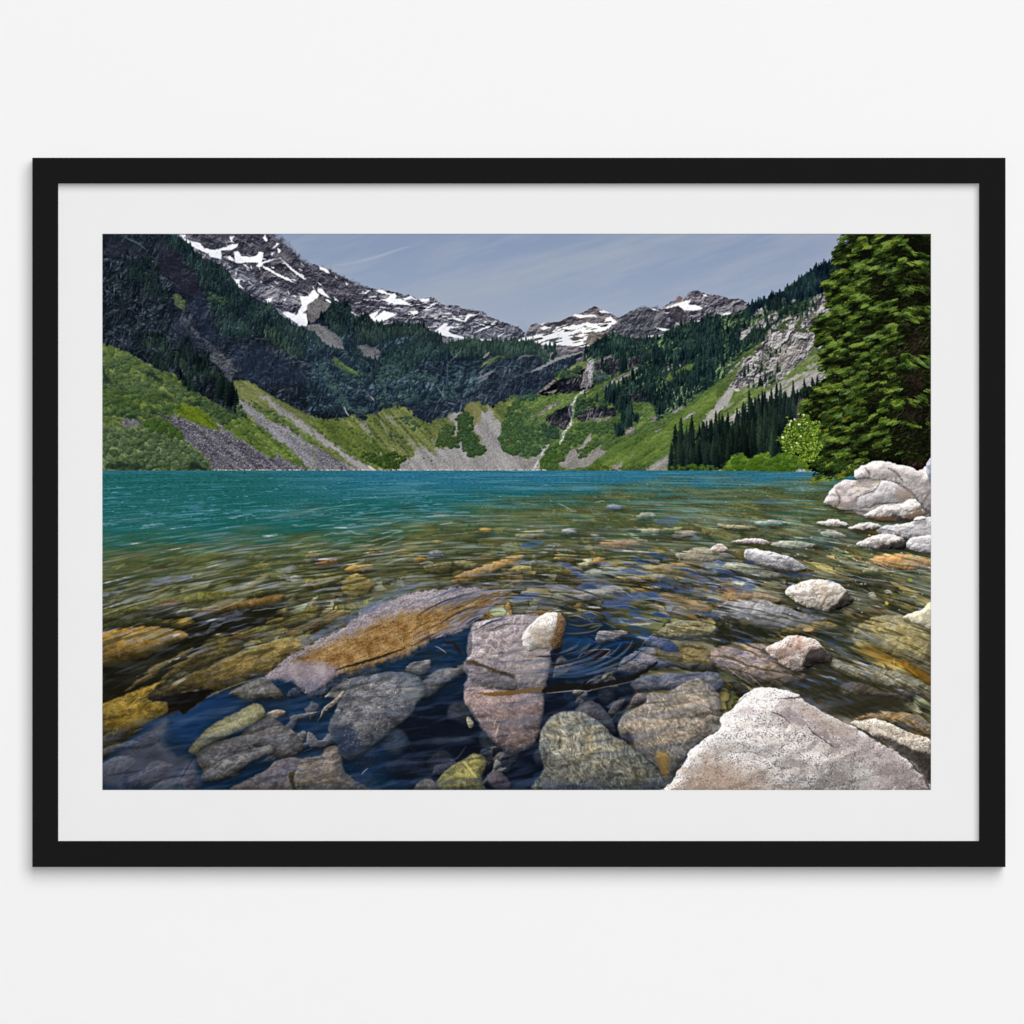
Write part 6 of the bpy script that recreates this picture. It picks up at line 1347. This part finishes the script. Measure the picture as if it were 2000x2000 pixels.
def glints():
    """sky caught on wavelets, foam edges, floating leaves"""
    sky_p = [(W1((0, 1270), (90, 1240), (280, 1195), (340, 1195), (160, 1245), (0, 1285)), (130, 146, 176), .8), (W1((340, 1185), (430, 1130), (560, 1095), (700, 1075), (850, 1080), (820, 1110), (660, 1140), (500, 1170)), (116, 124, 152), .8), (W1((360, 500), (480, 490), (610, 497), (480, 508)), (110, 158, 184), .8),
             (W1((365, 612), (480, 590), (590, 600), (440, 618)), (140, 176, 196), .8), (W1((0, 590), (90, 590), (150, 602), (0, 606)), (130, 168, 188), .8), (W1((720, 525), (860, 498), (1050, 490), (900, 510)), (110, 158, 178), .7), (W1((720, 440), (820, 425), (960, 435), (900, 460), (800, 455)), (84, 136, 170), .6),
             (W1((800, 470), (900, 340), (1200, 250)), (0, 0, 0), 0), (W1((970, 985), (1060, 955), (1180, 930), (1330, 920), (1340, 950), (1200, 985), (1060, 975)), (96, 104, 120), .7), (W1((860, 470), (870, 420), (940, 400), (1020, 430)), (90, 120, 130), 0), (W1((1500, 715), (1600, 690), (1700, 700), (1600, 715)), (214, 216, 222), .8),
             (W1((1640, 1050), (1720, 1010), (1800, 985), (1830, 1020), (1740, 1050)), (150, 150, 166), .7), (W1((1640, 1085), (1800, 1075), (1880, 1100), (1820, 1140), (1700, 1110)), (186, 186, 196), .7), (B1((800, 470), (900, 420), (980, 400), (1040, 320), (1100, 260), (1250, 200), (1400, 190), (1300, 250), (1180, 300), (1100, 360), (1010, 420), (900, 450)), (104, 106, 124), .75),
             (B1((940, 190), (1040, 140), (1180, 100), (1330, 80), (1350, 100), (1200, 140), (1060, 185), (960, 205)), (160, 158, 160), .45), (W2((480, 1440), (600, 1330), (760, 1240), (900, 1200), (1060, 1200), (1000, 1240), (850, 1290), (700, 1370), (560, 1449)), (88, 106, 140), .7),
             (B2((-80, 540), (100, 400), (300, 280), (480, 200), (620, 150), (640, 170), (500, 250), (380, 340), (240, 420), (80, 480), (-60, 560)), (102, 116, 148), .7), (W2((780, 1150), (880, 1130), (1030, 1150), (1120, 1180), (1000, 1200), (860, 1190)), (120, 126, 150), .6), (B2((-90, 470), (40, 430), (200, 370), (120, 450), (-40, 540)), (104, 110, 126), .6),
             (W3((60, 825), (130, 770), (300, 758), (270, 800), (150, 825)), (60, 96, 156), .85), (W3((1350, 575), (1420, 540), (1500, 545), (1570, 590), (1480, 615), (1400, 600)), (74, 96, 144), .8), (W3((890, 450), (960, 418), (1040, 440), (960, 460)), (122, 138, 172), .8), (W3((600, 1210), (680, 1150), (820, 1125), (960, 1160), (860, 1195), (720, 1215)), (92, 106, 144), .85),
             (W3((300, 800), (380, 785), (460, 800), (360, 812)), (176, 182, 194), .7), (W3((1160, 945), (1280, 915), (1390, 945), (1300, 965)), (128, 138, 162), .8), (W3((840, 1360), (980, 1290), (1090, 1240), (1240, 1240), (1400, 1300), (1380, 1330), (1200, 1320), (1060, 1370), (960, 1400)), (72, 92, 148), .85),
             (W3((1560, 1135), (1680, 1095), (1850, 1110), (1932, 1130), (1932, 1170), (1720, 1150)), (92, 106, 142), .8), (W3((1480, 1200), (1660, 1190), (1720, 1230), (1620, 1260)), (66, 92, 150), .75), (W3((1660, 1230), (1760, 1160), (1932, 1190), (1932, 1260), (1760, 1280)), (104, 112, 136), .7), (W3((0, 1320), (80, 1250), (240, 1230), (240, 1280), (60, 1330)), (84, 104, 152), .75),
             (W3((0, 960), (120, 935), (300, 945), (580, 975), (400, 985), (200, 975), (60, 1000)), (146, 152, 170), .75), (W3((280, 1190), (460, 1180), (620, 1220), (760, 1215), (560, 1240), (400, 1230)), (150, 152, 166), .7), (W3((400, 1290), (560, 1270), (700, 1300), (560, 1330), (420, 1330)), (140, 138, 146), .6),
             (B3((0, 110), (120, 30), (250, 60), (160, 100)), (78, 94, 136), .7), (B3((0, 210), (160, 150), (400, 130), (520, 160), (300, 190), (120, 230)), (116, 118, 136), .6), (B3((540, 250), (640, 220), (800, 260), (700, 280)), (66, 88, 138), .7), (B3((890, 290), (1000, 270), (1090, 310), (1000, 335)), (40, 74, 124), .8),
             (B3((1090, 230), (1160, 215), (1250, 260), (1310, 315), (1160, 320)), (46, 76, 136), .85), (B3((1080, 370), (1160, 345), (1260, 380), (1340, 440), (1260, 460), (1140, 400)), (36, 70, 122), .8), (B3((1400, 560), (1480, 500), (1570, 580), (1480, 590)), (52, 76, 130), .7), (B3((1640, 130), (1760, 110), (1870, 180), (1760, 200)), (140, 142, 150), .5),
             (W4((340, 350), (440, 340), (540, 355), (480, 375), (380, 375)), (76, 92, 134), .8), (W4((600, 245), (760, 238), (880, 255), (700, 258)), (140, 170, 182), .7), (W4((600, 1000), (700, 990), (850, 1000), (800, 1020), (660, 1020)), (40, 72, 138), .9), (W4((0, 1020), (100, 1000), (280, 1050), (200, 1060), (60, 1060)), (46, 70, 126), .8), (W4((20, 1110), (160, 1080), (330, 1150), (200, 1160), (60, 1140)), (44, 68, 128), .8),
             (W4((60, 880), (200, 890), (160, 905)), (40, 66, 110), .7), (W4((380, 595), (470, 600), (440, 615)), (70, 86, 120), .7), (W4((920, 745), (1020, 760), (980, 775)), (40, 70, 120), .7), (W4((960, 1045), (1060, 1045), (1100, 1065), (1000, 1060)), (50, 78, 130), .7), (B4((150, 470), (220, 445), (330, 450), (260, 475)), (44, 74, 130), .8), (B4((890, 420), (1000, 440), (1120, 530), (1020, 500)), (48, 70, 116), .6),
             (B4((760, 190), (900, 230), (960, 260), (820, 230)), (66, 80, 110), .6), (B4((1020, 590), (1100, 640), (1160, 700), (1060, 650)), (96, 108, 136), .6), (W3((1500, 820), (1580, 815), (1650, 835), (1560, 835)), (104, 130, 164), .7), (W3((1620, 740), (1740, 712), (1800, 735), (1680, 748)), (120, 134, 162), .7)]
    for i, (p, c, a) in enumerate(sky_p):
        if a > 0:
            B = Area(p, rough=2.5, rs=12, seed=700 + i, smooth=3)
            if B.ok:
                cc = np.asarray(c, F) * (1 + 0.14 * fbm(B.x / 18, B.y / 5, 3, 701))[..., None]
                lay(B, cc, a * 0.86 * np.clip(0.68 + 0.75 * fbm(B.x / 20, B.y / 5.5, 3, 702), 0.12, 1), 4)
    rng = np.random.RandomState(21)
    wl = (226, 226, 232)
    for zz, p, w in [(W2, ((150, 710), (230, 685), (300, 685)), 3), (W2, ((390, 655), (470, 690), (580, 692)), 3), (W2, ((700, 690), (790, 660), (900, 662), (800, 690)), 4), (W2, ((560, 765), (680, 740), (800, 705)), 3), (W2, ((400, 815), (560, 800), (640, 790)), 4), (W2, ((690, 805), (780, 770), (920, 720)), 3.5), (W2, ((520, 590), (660, 600), (780, 590), (880, 565)), 3),
                     (W2, ((610, 885), (760, 870), (920, 830)), 3.5), (W2, ((740, 975), (840, 940), (930, 920)), 3), (W2, ((1060, 975), (1140, 955), (1190, 965)), 5), (W2, ((360, 540), (480, 550), (580, 540)), 2.4), (W2, ((1250, 600), (1330, 590), (1380, 580)), 3), (W1, ((1190, 540), (1270, 540)), 3), (W1, ((1790, 608), (1850, 606)), 3), (W1, ((1040, 555), (1080, 555)), 2.5), (W1, ((1130, 495), (1200, 492)), 2),
                     (W1, ((980, 985), (1060, 960), (1170, 935)), 2.5), (W1, ((820, 1110), (860, 1075), (930, 1072)), 2.4), (B1, ((940, 200), (1100, 190), (1240, 140), (1340, 90)), 2.4), (B1, ((980, 1030), (1100, 970), (1250, 910), (1500, 830)), 2), (B1, ((1410, 210), (1540, 190), (1640, 180)), 3), (W3, ((430, 400), (500, 430), (570, 470)), 2.4), (W3, ((780, 400), (840, 380), (880, 390)), 3), (W3, ((470, 670), (530, 650), (600, 680)), 3),
                     (W3, ((410, 840), (520, 840), (600, 860)), 3), (W3, ((960, 1175), (1040, 1220), (1140, 1290)), 2.4), (W3, ((560, 1130), (760, 1125), (940, 1150)), 2), (W3, ((1340, 940), (1390, 945), (1360, 960)), 2.4), (W3, ((1560, 880), (1580, 930), (1560, 950)), 2), (W4, ((1070, 960), (1280, 1030), (1500, 1060), (1878, 1140)), 3), (W4, ((1000, 950), (1100, 990), (1200, 1010)), 3), (W4, ((1300, 870), (1400, 890), (1560, 960), (1878, 960)), 2.4),
                     (B4, ((960, 380), (1060, 395), (1110, 405)), 2), (B4, ((1180, 440), (1260, 450), (1350, 460)), 2), (B4, ((1250, 360), (1300, 400), (1380, 440)), 2), (B4, ((280, 750), (330, 800), (400, 860)), 2), (B4, ((60, 660), (180, 760), (330, 850)), 1.8), (B3, ((1040, 760), (1200, 700), (1330, 640)), 1.8), (B3, ((1230, 520), (1330, 430), (1360, 440)), 1.8), (B3, ((1200, 1380), (1260, 1280), (1290, 1180)), 1.8)]:
        stroke(zz(*p), w * 0.75, wl, 0.40, 2.4, rough=0.9, rs=12)
    for q in range(230):                                            # short bright wavelets on the open lake
        x, y = 200 + 640 * rng.rand() ** 1.2, 934 + 84 * rng.rand() ** 0.9
        k = (y - 916) / 60
        L = (4 + 14 * rng.rand()) * (0.5 + 0.6 * k)
        stroke([(x, y), (x + L * .5, y - .5), (x + L, y - rng.rand() * 1.2)], 0.9 + 1.3 * k * rng.rand(), [(96, 150, 178), (120, 168, 190), (24, 72, 76), (84, 136, 160)][q % 4], 0.55, 1.4)
    for q in range(120):                                            # curved crests with the sky in them
        x, y = 560 + 420 * rng.rand(), 985 + 110 * rng.rand()
        L = 14 + 36 * rng.rand()
        tl = (x - 1020) / 700 * -0.22
        c = [(178, 186, 190), (30, 52, 48), (150, 160, 156), (38, 46, 36)][q % 4]
        stroke([(x, y), (x + L * .5, y + 2 - tl * L * .5 - 3), (x + L, y - tl * L)], 1.2 + 2 * rng.rand(), c, 0.42, 1.8)
    for q in range(120):
        x, y = 1000 + 760 * rng.rand(), 950 + 170 * rng.rand() ** 1.2
        L = 10 + 30 * rng.rand()
        tl = (x - 1020) / 700 * 0.14
        c = [(150, 156, 150), (44, 50, 34), (118, 124, 84), (54, 58, 44), (128, 138, 152)][q % 5]
        stroke([(x, y), (x + L * .5, y + tl * L * .5 - 2), (x + L, y + tl * L)], 1.2 + 2.4 * rng.rand() * (y - 916) / 120, c, 0.4, 2)
    for q in range(64):                                             # rings running out from the standing stone
        R_ = 60 + 190 * (q / 64.0) + 5 * rng.randn()
        a0 = math.radians(195 + 100 * rng.rand())
        da = math.radians(18 + 34 * rng.rand())
        arc = [(1015 + R_ * math.cos(a), 1246 + R_ * 0.44 * math.sin(a) + 2 * rng.randn() * 0.5) for a in np.linspace(a0, a0 + da, 5)]
        if any(1014 < ax < 1112 and 1192 < ay < 1275 for ax, ay in arc):
            continue
        c, al = [((150, 158, 180), .5), ((22, 28, 40), .6), ((112, 100, 76), .45), ((64, 82, 120), .55)][q % 4]
        stroke(arc, 1.6 + 3.2 * rng.rand(), c, al, 2.2, rough=0.8, rs=14)
    for q in range(40):                                             # and over the dark pool to its right
        R_ = 40 + 190 * (q / 40.0)
        a0 = math.radians(5 + 40 * rng.rand())
        da = math.radians(20 + 30 * rng.rand())
        arc = [(1050 + R_ * math.cos(a), 1240 + R_ * 0.42 * math.sin(a)) for a in np.linspace(a0, a0 + da, 5)]
        if any(ax < 1108 and ay < 1268 for ax, ay in arc):
            continue
        c, al = [((74, 92, 124), .5), ((10, 16, 28), .65), ((48, 78, 118), .5), ((132, 138, 150), .4)][q % 4]
        stroke(arc, 1.5 + 3.4 * rng.rand(), c, al, 2.4, rough=0.8, rs=14)
    for q in range(90):                                             # lens-shaped bits of sky among the ripples
        x, y = 1090 + 380 * rng.rand(), 1085 + 130 * rng.rand()
        L, hh = 9 + 20 * rng.rand(), 2.2 + 4.4 * rng.rand()
        tl = 0.12 + 0.16 * rng.rand()
        B = Area([(x - L, y - tl * L), (x - L * .3, y - hh - tl * L * .3), (x + L * .4, y - hh * .6 + tl * L * .4), (x + L, y + tl * L), (x + L * .3, y + hh * .7 + tl * L * .3), (x - L * .4, y + hh * .5 - tl * L * .4)], smooth=4, rough=1.2, rs=9, seed=q)
        c, al = [((58, 80, 128), .62), ((22, 26, 26), .62), ((118, 124, 146), .55), ((84, 76, 48), .5), ((36, 62, 112), .6)][q % 5]
        lay(B, c, al, 2.4)
        if q % 3 == 0:
            stroke([(x - L, y - tl * L), (x - L * .2, y - hh - tl * L * .2), (x + L * .6, y - hh * .5 + tl * L * .6)], 1.3, (206, 208, 214), .6, 1.4)
    for q in range(20):                                             # light bent into threads on the sunken stones
        cx, cy, sx_, sy_ = [(990, 1290, 50, 50), (985, 1410, 45, 46), (1330, 1420, 70, 50), (1130, 1470, 60, 50), (1480, 1290, 60, 40), (1720, 1270, 60, 40)][q % 6]
        x, y = cx + rng.randn() * sx_ * .6, cy + rng.randn() * sy_ * .6
        a0 = rng.rand() * 3.14
        L = 10 + 22 * rng.rand()
        stroke([(x, y), (x + L * .5 * math.cos(a0) + rng.randn() * 3, y + L * .5 * math.sin(a0) + rng.randn() * 3), (x + L * math.cos(a0), y + L * math.sin(a0))], 1.5 + rng.rand(), (226, 208, 176), 0.42, 1.8)
    for q in range(70):                                             # bubbles and sparks by the right shore
        x, y = 1540 + rng.rand() * 270, 1030 + rng.rand() * 170
        r = 0.8 + rng.rand() * 1.6
        stroke([(x - r, y), (x + r, y)], r * 1.2, (222, 222, 222), 0.35 + 0.4 * rng.rand(), 1.3)
    for zx, zy in [(1360, 50), (1370, 70), (1500, 30), (1510, 45), (1730, 80), (1590, 810)]:
        x, y = 1400 + zx / 4.493, 1150 + zy / 4.493
        stroke([(x - 8, y), (x, y - 3), (x + 8, y)], 4, (150, 140, 132), 0.6, 2)
        stroke([(x - 6, y - 2), (x, y - 4), (x + 6, y - 2)], 1.6, (220, 216, 212), 0.7, 1.5)
    for q in range(150):                                            # floating specks on the dark pool
        x, y = 560 + rng.rand() * 420, 1310 + rng.rand() * 225
        stroke([(x, y), (x + 1.2, y - .6)], 1.1, (150, 160, 176), 0.35 * rng.rand() + .1, 1.1)
    stroke(B2((510, 1755), (540, 1720), (575, 1690)), 1.6, (190, 190, 196), .7, 1.4)
    stroke(B2((1300, 1660), (1420, 1590), (1500, 1480)), 3, (74, 74, 84), .5, 3)
    lay(Area(B4((1475, 120), (1490, 110), (1508, 130), (1490, 142)), smooth=3), (190, 190, 60), 0.9, 1.5)
    lay(Area(W4((1675, 1040), (1700, 1030), (1720, 1055), (1690, 1060)), smooth=3), (150, 160, 50), 0.8, 1.5)
    lay(Area(B4((755, 355), (800, 345), (850, 348), (820, 375), (770, 372)), smooth=3), (196, 164, 120), 0.85, 2)


def finish():
    """the camera's own crispness: local contrast and a little grain"""
    def blur(a, r):
        k = np.exp(-0.5 * (np.arange(-3 * r, 3 * r + 1) / r) ** 2).astype(F)
        k /= k.sum()
        for ax in (0, 1):
            pad = [(0, 0)] * 3
            pad[ax] = (3 * r, 3 * r)
            p = np.pad(a, pad, mode='edge')
            a = sum(k[i] * (p[i:i + a.shape[0]] if ax == 0 else p[:, i:i + a.shape[1]]) for i in range(len(k)))
        return a
    g = IMG - blur(IMG, 2)
    m = IMG - blur(IMG, 9)
    wt = np.ones((PH, PW, 1), F)
    lum = IMG.mean(-1, keepdims=True)
    IMG[...] = np.clip(IMG + g * 0.30 * wt + m * 0.06 * wt + (_rs.randn(PH, PW, 1).astype(F) * 0.8) * (lum < 250), 0, 255)

PRINT_GAIN = 0.97
AMBIENT = 0.06
KEY_SPAN = (-0.04, 0.80, 0.12, 1.17)
KEY_E = 8600.0
FILL_E = 440.0

# ------------------------------------------------------------------ the scene
import bpy
import bmesh

for f in (sky, mountains, snows, left_wall, center_wall, right_slope, low_meadows, lake, near_fir, dry_stones, glints, finish):
    f()

PX = 0.0005                     # metres per photograph pixel, at the wall
CAM = 6.0                       # camera distance from the wall
ZC = 1.5                        # height of the picture's centre above the floor
scene = bpy.context.scene
col = scene.collection


def at(px, py, depth):
    """photograph pixel -> point standing `depth` metres in front of the wall"""
    k = (CAM - depth) / CAM * PX
    return ((px - 1000.0) * k, -depth, (1000.0 - py) * k + ZC)


def material(name):
    m = bpy.data.materials.new(name)
    m.use_nodes = True
    b = m.node_tree.nodes["Principled BSDF"]
    b.inputs["Specular IOR Level"].default_value = 0.0
    b.inputs["Roughness"].default_value = 1.0
    return m, m.node_tree.nodes, m.node_tree.links, b


def mottled(name, rgb, amount, scale, bump=0.0, bump_scale=200.0, rough=1.0, spec=0.0):
    """one colour with a faint cloudy variation and a fine tooth"""
    m, nd, lk, b = material(name)
    co = nd.new("ShaderNodeTexCoord")
    n = nd.new("ShaderNodeTexNoise")
    n.inputs["Scale"].default_value = scale
    n.inputs["Detail"].default_value = 4
    r = nd.new("ShaderNodeValToRGB")
    r.color_ramp.elements[0].position, r.color_ramp.elements[1].position = 0.3, 0.7
    r.color_ramp.elements[0].color = [c * (1 - amount) for c in rgb] + [1]
    r.color_ramp.elements[1].color = [min(1, c * (1 + amount)) for c in rgb] + [1]
    lk.new(co.outputs["Object"], n.inputs["Vector"])
    lk.new(n.outputs["Fac"], r.inputs["Fac"])
    lk.new(r.outputs["Color"], b.inputs["Base Color"])
    if bump:
        n2 = nd.new("ShaderNodeTexNoise")
        n2.inputs["Scale"].default_value = bump_scale
        n2.inputs["Detail"].default_value = 3
        bp = nd.new("ShaderNodeBump")
        bp.inputs["Strength"].default_value = bump
        bp.inputs["Distance"].default_value = 0.0005
        lk.new(co.outputs["Object"], n2.inputs["Vector"])
        lk.new(n2.outputs["Fac"], bp.inputs["Height"])
        lk.new(bp.outputs["Normal"], b.inputs["Normal"])
    b.inputs["Roughness"].default_value = rough
    b.inputs["Specular IOR Level"].default_value = spec
    return m


def link(name, bm, mat, parent=None):
    me = bpy.data.meshes.new(name)
    bmesh.ops.recalc_face_normals(bm, faces=bm.faces)
    bm.to_mesh(me)
    bm.free()
    me.materials.append(mat)
    o = bpy.data.objects.new(name, me)
    col.objects.link(o)
    if parent:
        o.parent = parent
        o.matrix_parent_inverse.identity()
    return o


def loft(loops, closed=True):
    """rectangular loops (each four corner points) joined one to the next"""
    bm = bmesh.new()
    rings = [[bm.verts.new(p) for p in L] for L in loops]
    n = len(rings)
    for i in range(n if closed else n - 1):
        a, b = rings[i], rings[(i + 1) % n]
        for k in range(4):
            bm.faces.new((a[k], a[(k + 1) % 4], b[(k + 1) % 4], b[k]))
    return bm


def rect(x0, y0, x1, y1, depth, ref):
    """corners of a rectangle given in photograph pixels as seen at depth `ref`, moved to `depth`"""
    return [(at(a, b, ref)[0] - ORG[0], -depth - ORG[1], at(a, b, ref)[2] - ORG[2]) for a, b in ((x0, y0), (x1, y0), (x1, y1), (x0, y1))]


FRONT = 0.0205                  # face of the moulding, metres off the wall
MAT = 0.0118                    # face of the mat board
SHEET = 0.0110                  # face of the print
ORG = (at(1013.5, 1000, 0)[0], 0.0, at(1000, 1693.5, 0)[2])       # bottom centre of the frame, on the wall

# wall
bm = bmesh.new()
for p in ((-2.2, 0, 0), (2.2, 0, 0), (2.2, 0, 3.0), (-2.2, 0, 3.0)):
    bm.verts.new(p)
bm.faces.new(bm.verts)
wall = link("wall", bm, mottled("white_wall_paint", (0.86, 0.86, 0.86), 0.004, 3.0, 0.03, 500.0))
wall["kind"] = "structure"
wall["label"] = "plain smooth white wall behind the framed print"
wall["category"] = "wall"

# the framed print
root = bpy.data.objects.new("framed_print", None)
root.location = ORG
root.empty_display_size = 0.1
col.objects.link(root)
root["label"] = "black framed print of a mountain lake in a wide white mat on the wall"
root["category"] = "framed picture"

e = 0.0006
black = mottled("black_satin_frame", (0.0070, 0.0070, 0.0070), 0.03, 40.0, 0.02, 900.0, rough=0.65, spec=0.04)
O0, I0 = (63, 308, 1964, 1693.5), (112.6, 357.6, 1913.4, 1643.4)
bm = loft([rect(*O0, 0.0005, FRONT), rect(*O0, FRONT - e, FRONT), rect(O0[0] + 1.0, O0[1] + 1.0, O0[2] - 1.0, O0[3] - 1.0, FRONT, FRONT),
           rect(I0[0] - 0.8, I0[1] - 0.8, I0[2] + 0.8, I0[3] + 0.8, FRONT, FRONT), rect(*I0, FRONT - e, FRONT), rect(*I0, MAT - 0.0002, FRONT),
           rect(I0[0] - 14, I0[1] - 14, I0[2] + 14, I0[3] + 14, MAT - 0.0002, FRONT), rect(I0[0] - 14, I0[1] - 14, I0[2] + 14, I0[3] + 14, 0.0005, FRONT)])
link("frame", bm, black, root)

board = mottled("white_mat_board", (0.795, 0.795, 0.795), 0.004, 25.0, 0.05, 1500.0)
g = 10
W0 = (PX0, PY0, PX1, PY1)
bm = loft([rect(I0[0] - g, I0[1] - g, I0[2] + g, I0[3] + g, MAT - 0.0005, FRONT), rect(I0[0] - g, I0[1] - g, I0[2] + g, I0[3] + g, MAT, FRONT),
           rect(W0[0] - 0.5, W0[1] - 0.5, W0[2] + 0.5, W0[3] + 0.5, MAT, MAT), rect(W0[0], W0[1], W0[2], W0[3], MAT - 0.0005, MAT)])
link("mat", bm, board, root)

# the sheet of photographic paper
M = 24
bm = bmesh.new()
vs = [bm.verts.new(p) for p in rect(PX0 - M, PY0 - M, PX1 + M, PY1 + M, SHEET, SHEET)]
fa = bm.faces.new(vs)
uv = bm.loops.layers.uv.new("UVMap")
mu, mv = M / PW, M / PH
for lp, c in zip(fa.loops, ((-mu, 1 + mv), (1 + mu, 1 + mv), (1 + mu, -mv), (-mu, -mv))):
    lp[uv].uv = c
bk = [bm.verts.new((p.co.x, p.co.y + 0.0003, p.co.z)) for p in vs]
for k in range(4):
    bm.faces.new((vs[k], vs[(k + 1) % 4], bk[(k + 1) % 4], bk[k]))
bm.faces.new(bk[::-1])
px = np.ones((PH, PW, 4), np.float32)
px[..., :3] = IMG[::-1] / 255.0
image = bpy.data.images.new("lake_picture_ink", PW, PH, alpha=False, float_buffer=False)
image.colorspace_settings.name = "sRGB"
image.pixels.foreach_set(px.ravel())
image.update()
image.pack()
m, nd, lk, b = material("printed_photo_paper")
tx = nd.new("ShaderNodeTexImage")
tx.image = image
tx.extension = "EXTEND"
tx.interpolation = "Cubic"
gain = nd.new("ShaderNodeMix")
gain.data_type = "RGBA"
gain.blend_type = "MULTIPLY"
gain.inputs[0].default_value = 1.0
gain.inputs[7].default_value = (PRINT_GAIN, PRINT_GAIN, PRINT_GAIN, 1)
lk.new(tx.outputs["Color"], gain.inputs[6])
lk.new(gain.outputs[2], b.inputs["Base Color"])
link("print", bm, m, root)

# light: a wide soft box high on the right, a weaker added fill straight ahead, the pale room
w = bpy.data.worlds.new("World")
scene.world = w
w.use_nodes = True
bg = w.node_tree.nodes["Background"]
bg.inputs[0].default_value = (1, 1, 1, 1)
bg.inputs[1].default_value = AMBIENT
def lamp(name, centre, size, energy):
    """a flat area lamp that faces the wall"""
    ld = bpy.data.lights.new(name, "AREA")
    ld.shape = "RECTANGLE"
    ld.size, ld.size_y = size
    ld.energy = energy
    lo = bpy.data.objects.new(name, ld)
    lo.location = centre
    lo.rotation_euler = (math.radians(90), 0, 0)
    col.objects.link(lo)


D = 24.0
x0, x1, z0, z1 = KEY_SPAN
lamp("key_softbox", ((x0 + x1) / 2 * D, -D, ZC + (z0 + z1) / 2 * D), ((x1 - x0) * D, (z1 - z0) * D), KEY_E)
lamp("front_fill", (0.0, -11.0, ZC), (0.7, 0.7), FILL_E)  # added frontal fill, keeps the frame's shadow from going too dark

cd = bpy.data.cameras.new("camera")
cd.sensor_width = 36.0
cd.lens = 36.0 * CAM / (2000 * PX)
cd.clip_end = 100.0
cam = bpy.data.objects.new("camera", cd)
cam.location = (0, -CAM, ZC)
cam.rotation_euler = (math.radians(90), 0, 0)
col.objects.link(cam)
scene.camera = cam
scene.render.resolution_x = scene.render.resolution_y = 1024
vs_ = scene.view_settings
vs_.view_transform = "Standard"
vs_.look = "None"
vs_.exposure = 0.0
vs_.gamma = 1.0
vs_.use_curve_mapping = False
